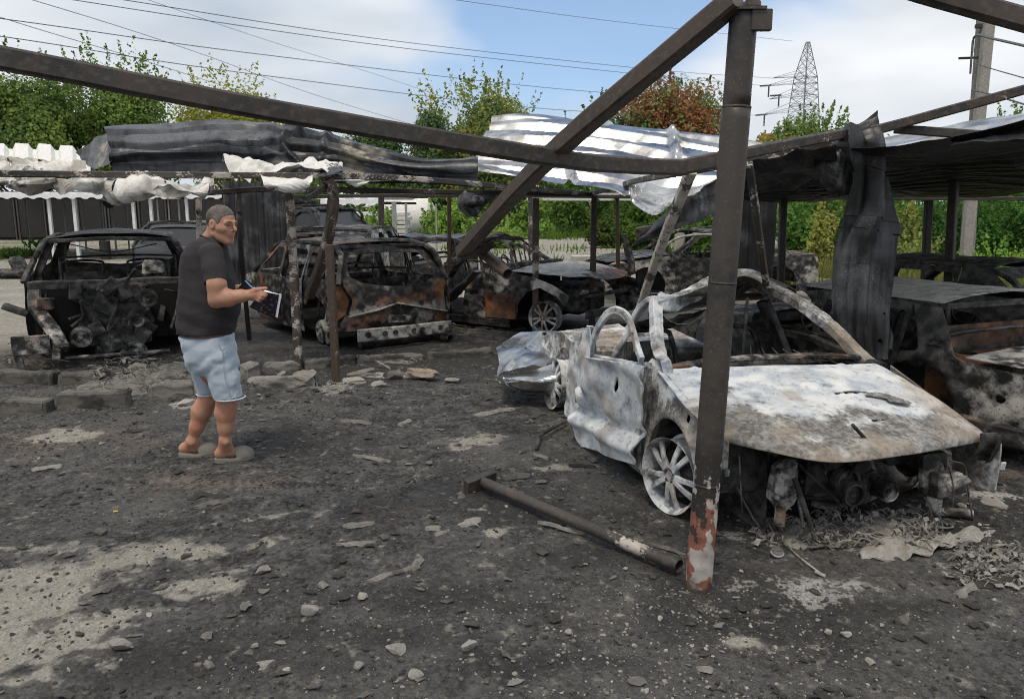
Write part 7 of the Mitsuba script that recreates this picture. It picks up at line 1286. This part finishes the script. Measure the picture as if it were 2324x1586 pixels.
# gravel nobody could count
def scatter(n, fx, fy, smin_, smax_, seed, flat=.6, up=.3):
    g = np.random.default_rng(seed); base = trimesh.creation.icosphere(0); bv, bf = np.array(base.vertices), np.array(base.faces); x, y = fx(g, n), fy(g, n); ok = (y > 1.6); x, y = x[ok], y[ok]; n = len(x)
    s = smin_ + (smax_ - smin_) * g.random(n) ** 3; R = g.normal(size=(n, 3, 3)); q = bv[None] * (1 + .45 * (g.random((n, len(bv), 1)) - .5)); sc = np.stack([s, s * g.uniform(.5, 1, n), s * flat], 1)[:, None]
    a = g.random(n) * 6.283; c, si = np.cos(a)[:, None], np.sin(a)[:, None]; q = q * sc; q = np.stack([q[..., 0] * c - q[..., 1] * si, q[..., 0] * si + q[..., 1] * c, q[..., 2]], -1)
    q = q + np.stack([x, y, gz(x, y) + s * flat * up], 1)[:, None]; return q.reshape(-1, 3), (np.arange(n)[:, None, None] * len(bv) + bf).reshape(-1, 3), n, len(bv)
v, f, n, k_ = scatter(3000, lambda g, n: np.where(g.random(n) < .5, g.normal(.75, .55, n), g.uniform(-1.2, 2.8, n)), lambda g, n: g.uniform(2.35, 3.5, n), .002, .009, 1)
put('gravel', (v, f), 'concrete', np.repeat(np.stack([np.random.default_rng(4).choice([.85, .72, .5, .3], n, p=[.3, .25, .2, .25]), np.full(n, .12)], 1), k_, 0)); say('gravel', 'pale gravel scattered over the dark ground in the foreground', 'gravel', kind='stuff')
v, f, n, k_ = scatter(26000, lambda g, n: g.uniform(-5.2, 4.2, n), lambda g, n: 2.3 + 6.5 * g.random(n) ** 1.6, .002, .014, 2, .55)
put('crumbs', (v, f), 'concrete', np.repeat(np.stack([np.random.default_rng(5).choice([.08, .16, .26, .55], n, p=[.55, .28, .13, .04]), np.full(n, .2)], 1), k_, 0)); say('crumbs', 'dark crumbs of burnt dirt and small rubble over the ground', 'rubble', kind='stuff')
def flakes(n, fx, fy, s0, s1, seed):
    g = np.random.default_rng(seed); x, y = fx(g, n), fy(g, n); m = 7; s = s0 + (s1 - s0) * g.random(n) ** 2.5; el = g.uniform(.25, .9, n); a = np.arange(m) * 6.283 / m
    r = s[:, None] * (.5 + .8 * g.random((n, m))); q = np.stack([r * np.cos(a), r * np.sin(a) * el[:, None], .25 * s[:, None] * (g.random((n, m)) - .3)], -1); q = np.concatenate([np.zeros((n, 1, 3)) + np.stack([s * 0, s * 0, .12 * s], 1)[:, None], q], 1)
    t = g.random(n) * 6.283; c, si = np.cos(t)[:, None], np.sin(t)[:, None]; q = np.stack([q[..., 0] * c - q[..., 1] * si, q[..., 0] * si + q[..., 1] * c, q[..., 2]], -1) + np.stack([x, y, gz(x, y) + .006 + .1 * s], 1)[:, None]
    i = np.arange(m); top = np.stack([i * 0, 1 + i, 1 + (i + 1) % m], 1); v = q.reshape(-1, 3); f = (np.arange(n)[:, None, None] * (m + 1) + top).reshape(-1, 3); return (*thicken(v, f, .003), n, m + 1)
v, f, n, k_ = flakes(1700, lambda g, n: g.uniform(-5, 4, n), lambda g, n: 2.4 + 6.3 * g.random(n) ** 1.3, .008, .045, 3)
tn = np.random.default_rng(6).choice([.06, .14, .28, .55], n, p=[.45, .30, .17, .08]); put('burnt_flakes', (v, f), 'concrete', np.tile(np.repeat(np.stack([tn, np.full(n, .15)], 1), k_, 0), (2, 1))); say('burnt_flakes', 'small curled flakes of burnt paint, plastic and ash on the ground', 'debris', kind='stuff')
# single scraps
sg_ = 'burnt scraps on the ground'
def scrap_on(label, a, b, w, uv=(.6, .1), mat='concrete', name='burnt_scrap', bow=.03, seed=1, th=.006, lift=.006, cat='scrap', amp=.014):
    p0, p1 = onG(*a), onG(*b); d = p1 - p0; L = np.linalg.norm(d); s = np.array([-d[1], d[0], 0]) / max(np.linalg.norm(d[:2]), 1e-6)
    def fn(u, q): ww = w * (.55 + .9 * nnoise(np.stack([u * 4 + seed, u * 0, u * 0], -1), seed)) * np.clip(np.minimum(u, 1 - u) * 7 + .25, 0, 1); return p0 + np.outer(u, d) + np.outer((q - .5) * ww, s) + np.stack([u * 0, u * 0, lift + bow * np.sin(u * 3.1) + .010 * np.cos((q - .5) * 5)], 1)
    m = jit(grid_sheet(fn, max(8, int(L / .02)), 7, th), amp, 14, seed); k = put(name, m, mat, uv, 26); say(k, label, cat, sg_)
for i, q in enumerate([('long curved grey scrap on the ground in the middle distance', (1072, 942), (1170, 926), .10, (.62, .3)), ('thin grey scrap right of the slippers', (800, 1030), (888, 1046), .045, (.62, .1)), ('dark scrap between the man and the pale dust patch', (772, 960), (846, 966), .06, (.42, .2)),
    ('pale triangular scrap left of the pale dust patch', (904, 968), (930, 955), .06, (.78, .1)), ('crumpled black scrap left of the feet of the man', (290, 982), (342, 974), .09, (.28, .1)), ('white and grey torn scrap at the left below the kerb', (72, 1072), (140, 1058), .07, (.85, .0)),
    ('grey sliver lying on the pale dust at the left', (185, 1360), (272, 1328), .035, (.5, .2)), ('long crooked grey scrap in the middle foreground', (836, 1318), (950, 1290), .05, (.55, .05)), ('upright torn end of the crooked grey scrap', (938, 1300), (958, 1268), .05, (.62, .05)), ('pale torn scrap left of the fallen pipe', (1040, 1195), (1090, 1178), .09, (.76, .1)),
    ('small pale scrap beside the pale torn one', (966, 1205), (1000, 1200), .05, (.74, .0)), ('narrow pale scrap below the pale torn one', (985, 1220), (1018, 1210), .03, (.74, .0)), ('grey scrap in the middle, below the feet of the man', (765, 1240), (852, 1236), .05, (.55, .1)), ('splintered grey scrap above the crooked one', (780, 1200), (850, 1188), .06, (.5, .1)),
    ('dark curled scraps left of the middle', (440, 1150), (528, 1130), .09, (.36, .1)), ('dark flat scrap below the dark curled ones', (435, 1118), (520, 1128), .06, (.30, .1)), ('grey splinter under the fallen pipe', (1218, 1190), (1322, 1210), .02, (.66, .0)), ('dark crumpled scrap behind the head of the fallen pipe', (1140, 1085), (1205, 1078), .09, (.22, .1)),
    ('brown splinter left of the pillar foot', (1470, 1236), (1556, 1256), .02, (.5, .5)), ('little pale strip below the pillar', (1580, 1518), (1620, 1522), .03, (.7, .0)), ('black burnt strip at the right edge', (2200, 1330), (2330, 1306), .07, (.14, .0)), ('grey torn scrap at the end of the black strip', (2172, 1350), (2212, 1328), .06, (.62, .0)),
    ('flat crust in the right foreground', (2030, 1420), (2060, 1408), .06, (.36, .2)), ('long ash white bumper remnant before the engine bay', (1950, 1262), (2255, 1215), .20, (.95, .1)), ('second ash white remnant behind the first one', (1880, 1236), (2130, 1180), .26, (.66, .15)), ('pale plank like chunk below the mounting plate', (1770, 1190), (1815, 1248), .10, (.86, .35)),
    ('small ash block beside the plank like chunk', (1742, 1206), (1766, 1222), .07, (.7, .0)), ('ash flake heap left of the plank like chunk', (1735, 1178), (1756, 1186), .08, (.7, .4)), ('black lumps by the crumpled silver sheet', (1215, 1028), (1250, 990), .03, (.12, .1)), ('pale scrap below the bent hose', (1212, 1038), (1245, 1050), .05, (.6, .1)),
    ('dark splinters by the crumpled door', (1290, 1062), (1352, 1062), .03, (.2, .1)), ('torn grey strip below the rear kerb', (628, 932), (700, 890), .05, (.46, .2)), ('pale board lying across the farther kerb', (838, 812), (886, 838), .035, (.8, .2)), ('brown board below the rust coloured wreck', (786, 850), (850, 836), .10, (.55, .6)),
    ('rusty brown scrap by the bare post', (800, 845), (866, 850), .06, (.42, .5)), ('bluish flat scrap behind the man', (255, 888), (330, 882), .12, (.58, .0)), ('grey scrap behind the knees of the man', (420, 880), (470, 884), .08, (.5, .0)), ('pale paper scrap by the flaked post', (632, 852), (650, 836), .06, (.95, .0)),
    ('bluish scrap on the kerb at the left edge', (20, 918), (66, 914), .10, (.5, .0)), ('wire like strip at the right of the engine bay', (2100, 1150), (2150, 1128), .02, (.5, .0)), ('ash grey sheet right of the engine bay', (2230, 1130), (2290, 1150), .14, (.75, .0)), ('long thin black strip behind the kerb', (860, 758), (1120, 772), .05, (.12, .0))]):
    scrap_on(q[0], q[1], q[2], q[3] * .85, (q[4][0] * .78, q[4][1]), seed=i + 3, bow=.006 if i not in (23, 24) else .02, amp=.016 if i not in (23, 24) else .045)
# ash and wreckage heaps: made of many strips
def heap(name, label, px0, px1, py0, py1, n, hgt, uv, seed, ln=(.06, .3)):
    g = np.random.default_rng(seed); ms = []; t = thing(name, label, 'ash heap'); gr = []
    for i in range(n):
        a = onG(g.uniform(px0, px1), g.uniform(py0, py1)); th = g.random() * 6.283; L = g.uniform(*ln); d = np.array([math.cos(th), math.sin(th) * .6, g.uniform(-.15, .35)]) * L; z = hgt * g.random() ** 1.5
        p = fine([a + [0, 0, z], a + d * .5 + [0, 0, z + g.uniform(-.01, .02)], a + d + [0, 0, z * .6]], max(.02, L / 6)); ms.append(jit(sweep(p, rect(g.uniform(.004, .045) * g.random() ** 1.5 + .004, g.uniform(.0015, .005))), .007, 30, seed + i))
    k = max(1, n // 3)
    for j in range(3): put('ash_pieces', join(ms[j * k:(j + 1) * k]), 'concrete', (uv[0] * .62 + .20 * (j - 1), uv[1]), 26, t); say([q for q in scene if q.startswith(t + '__ash_pieces')][-1], kind='stuff')
    c = [onG((px0 + px1) / 2, (py0 + py1) / 2)[:2], onG(px1, (py0 + py1) / 2)[:2], onG((px0 + px1) / 2, py0)[:2]]; rx, ry = np.linalg.norm(c[1] - c[0]) * 1.05, np.linalg.norm(c[2] - c[0]) * 1.15
    X_, Y_ = np.meshgrid(np.linspace(-1, 1, 60), np.linspace(-1, 1, 40), indexing='ij'); x, y = c[0][0] + X_.ravel() * rx, c[0][1] + Y_.ravel() * ry; r = np.hypot(X_.ravel(), Y_.ravel())
    nz = nfbm(np.stack([x * 9, y * 9, x * 0 + seed], -1), 4, seed); z = gz(x, y) + hgt * .85 * np.clip(1 - r ** 1.4, -.25, 1) * (.3 + 1.2 * nz) - .012
    i, j = np.meshgrid(np.arange(59), np.arange(39), indexing='ij'); a = (i * 40 + j).ravel(); put('mound', (np.stack([x, y, z], 1), np.stack([a, a + 40, a + 41, a + 1], 1)), 'concrete', (uv[0] * .5, uv[1]), True, t)
heap('ash_heap', 'heap of grey ash and torn radiator strips before the burnt off road car', 205, 450, 830, 905, 330, .16, (.66, .05), 1, (.04, .22))
heap('ash_heap', 'heap of white ash and radiator fins under the bonnet of the grey car', 1850, 2140, 1175, 1250, 420, .075, (.92, .08), 2, (.015, .11))
heap('ash_heap', 'white ash crumbs under the pale mounting plate', 1720, 1880, 1180, 1240, 200, .05, (.90, .1), 3, (.012, .08))
heap('ash_heap', 'heap of charred pieces left of the burnt off road car', 20, 130, 800, 850, 60, .16, (.28, .1), 4)
heap('ash_heap', 'grey ash strewn by the right front corner of the grey car', 2170, 2330, 1240, 1330, 330, .03, (.80, .05), 5, (.012, .08))
heap('ash_heap', 'pale crumbled concrete at the foot of the bare post', 722, 800, 876, 905, 60, .05, (.95, .15), 6, (.02, .08))
heap('ash_heap', 'charred strips under the car with the crushed roof', 1000, 1190, 745, 775, 80, .08, (.25, .1), 7)
heap('ash_heap', 'pale crumbs before the steel bumper bar', 826, 960, 812, 824, 50, .05, (.72, .1), 8, (.02, .1))
def lump(label, px, py, w, h, tone, br, seed, name='rubble_lump'): p = onG(px, py); s = w / FOC * math.hypot(p[1], EYE); v, f = rocky((s, s * .7, s * h), seed, 3, .8); k = put(name, jit((v + p + [0, 0, s * h * .3], f), .012, 16, seed), 'concrete', (tone, br), 26); say(k, label, 'rubble')
lump('brown centred lump of broken concrete below the rust coloured wreck', 955, 862, 95, .42, .74, .62, 1); lump('dark lump left of the brown centred concrete lump', 900, 862, 50, .7, .30, .2, 2); lump('pale slab piece right of the bare post', 808, 875, 66, .32, .85, .3, 3); lump('grey broken piece below the dark lump', 855, 888, 44, .45, .70, .2, 4); lump('flat grey piece right of the brown centred lump', 1022, 872, 50, .3, .62, .1, 5)
lump('white crumbled lump behind the legs of the man', 424, 927, 44, .5, .98, .0, 6); lump('rubble lump at the kerb under the burnt off road car', 300, 850, 60, .5, .5, .1, 7)
# crumpled silver heap by the grey car
cs = thing('crumpled_silver_sheet', 'crumpled pile of torn silver sheet behind the rear wheel of the grey car', 'metal sheet')
sheet('upper_fold', None, [[(1128, 790, 7.6), (1180, 760, 7.9), (1250, 748, 8.0), (1318, 742, 7.9)], [(1130, 822, 7.2), (1190, 800, 7.2), (1255, 790, 7.2), (1322, 790, 7.1)], [(1126, 850, 7.0), (1190, 838, 6.95), (1255, 830, 6.95), (1322, 825, 6.9)]], 70, 44, 'silver_sheet', (.5, .46), .085, 2.6, 71, parent=cs, smooth=18, hole=[(.35, .5, .02, .03), (.6, .35, .02, .03), (.75, .62, .02, .04)])
sheet('lower_fold', None, [[(1128, 842, 7.05), (1190, 836, 6.95), (1255, 830, 6.9), (1300, 830, 6.9)], [(1132, 862, 6.85), (1195, 862, 6.75), (1250, 860, 6.75), (1296, 856, 6.8)], [(1160, 878, 6.9), (1205, 890, 6.85), (1250, 888, 6.85), (1290, 884, 6.9)]], 60, 34, 'silver_sheet', (.5, .40), .075, 2.8, 72, parent=cs, smooth=18)
sheet('torn_corner', None, [[(1122, 850, 6.95), (1140, 858, 6.85)], [(1136, 868, 6.9), (1156, 874, 6.8)], [(1160, 886, 6.95), (1178, 888, 6.85)]], 14, 24, 'silver_sheet', (.5, .5), .02, 9, 73, parent=cs, smooth=18)
sheet('inner_fold', None, [[(1330, 800, 7.3), (1365, 770, 7.5), (1440, 760, 7.6)], [(1336, 830, 7.1), (1380, 810, 7.2), (1440, 800, 7.3)], [(1350, 850, 7.0), (1390, 850, 7.0), (1440, 840, 7.1)]], 40, 30, 'silver_sheet', (.5, .5), .08, 3.0, 74, parent=cs, smooth=18)
# small known things
q = onG(1763, 1263, .012); k = put('metal_disc', join([lathe([(0, .006), (.030, .006), (.034, .003), (.034, -.006), (0, -.006)], 26)]), 'silver_sheet', (.5, .3), 30)
v_, f_ = lathe([(0, .006), (.031, .006), (.035, .003), (.035, -.006), (0, -.006)], 26); scene.pop(k); put('metal_disc', (v_ @ (rotx(28)).T + q + [0, 0, .012], f_), 'silver_sheet', (.5, .30), 30, exact=True); put('scored_line', (cbox((0, 0, .0075), (.05, .004, .003))[0] @ rotx(28).T + q + [0, 0, .012], cbox((0, 0, .0075), (.05, .004, .003))[1]), 'burnt', (.1, .0), False, 'metal_disc'); say('metal_disc', 'round scratched metal lid lying right of the pillar foot', 'lid')
q = onG(262, 1158, .008); k = put('cartridge_case', rod(fine([q - [.012, 0, 0], q + [.014, .004, 0]], .02), .0055, 10), 'plain_gloss', plain((.45, .33, .06), .1), 40); say(k, 'little yellow brass case on the dark ground at the left', 'cartridge case')
q = [onG(1218, 1032, .01), onG(1226, 1005, .03), onG(1250, 985, .05), onG(1282, 968, .05)]; k = put('burnt_hose', rod(bend(q, 8), .014, 8), 'burnt', (.10, .0), 40); say(k, 'bent black hose on the ground by the crumpled door', 'hose')
q = [onG(1740, 1175, .04), onG(1790, 1252, .02), onG(1868, 1312, .015)]; k = put('thin_wire', rod(bend(q, 8), .004, 6), 'burnt', (.45, .0), 40); say(k, 'thin wire running over the ground to the right of the pillar foot', 'wire')
q = [onG(1850, 1304, .015), onG(1872, 1313, .014)]; k = put('wire_terminal', rod(fine(q, .02), .008, 8), 'concrete', (.9, .0), 40); say(k, 'pale sleeve on the end of the thin wire', 'sleeve')
q = onG(2142, 1170, .0); k = put('burnt_pipe_piece', jit(join([rod(fine([q + [-.03, .02, .03], q + [.14, -.05, .03]], .03), .03, 10), jit(cbox(q + [.1, .0, .055], (.05, .05, .05), ch=.01), .01, 14)]), .008, 10), 'burnt', (.45, .15), 30); say(k, 'grey burnt pipe piece by the left frame end of the grey car', 'pipe')
q = G(2141, 1192, .02); k = put('metal_ring', rod(np.array([q + [.05 * math.cos(a), .035 * math.sin(a), 0] for a in np.linspace(0, 6.2832, 25)]), .006, 6), 'burnt', (.4, .1), 40); say(k, 'metal ring lying at the right of the engine bay', 'ring')
q = G(*z7(1078, 668), .03); k = put('rubber_ring', rod(np.array([q + [.068 * math.cos(a), .05 * math.sin(a), .02 * math.sin(a)] for a in np.linspace(0, 6.2832, 29)]), .017, 8), 'burnt', (.06, .0), 40); say(k, 'black ring lying under the engine of the grey car', 'ring')
p = G(28, 632); k = put('charred_seat_heap', jit(join([cbox(p + [0, 0, .12], (.95, .5, .22), ch=.08), cbox(p + [.12, .1, .34], (.30, .3, .40), roty(-18), .08), rod([p + [-.45, 0, .2], p + [-.5, 0, .8]], .03, 6)]), .06, 5), 'burnt', (-.05, .0), 30); say(k, 'black burnt seat remains on the pale ground at the left edge', 'seat')
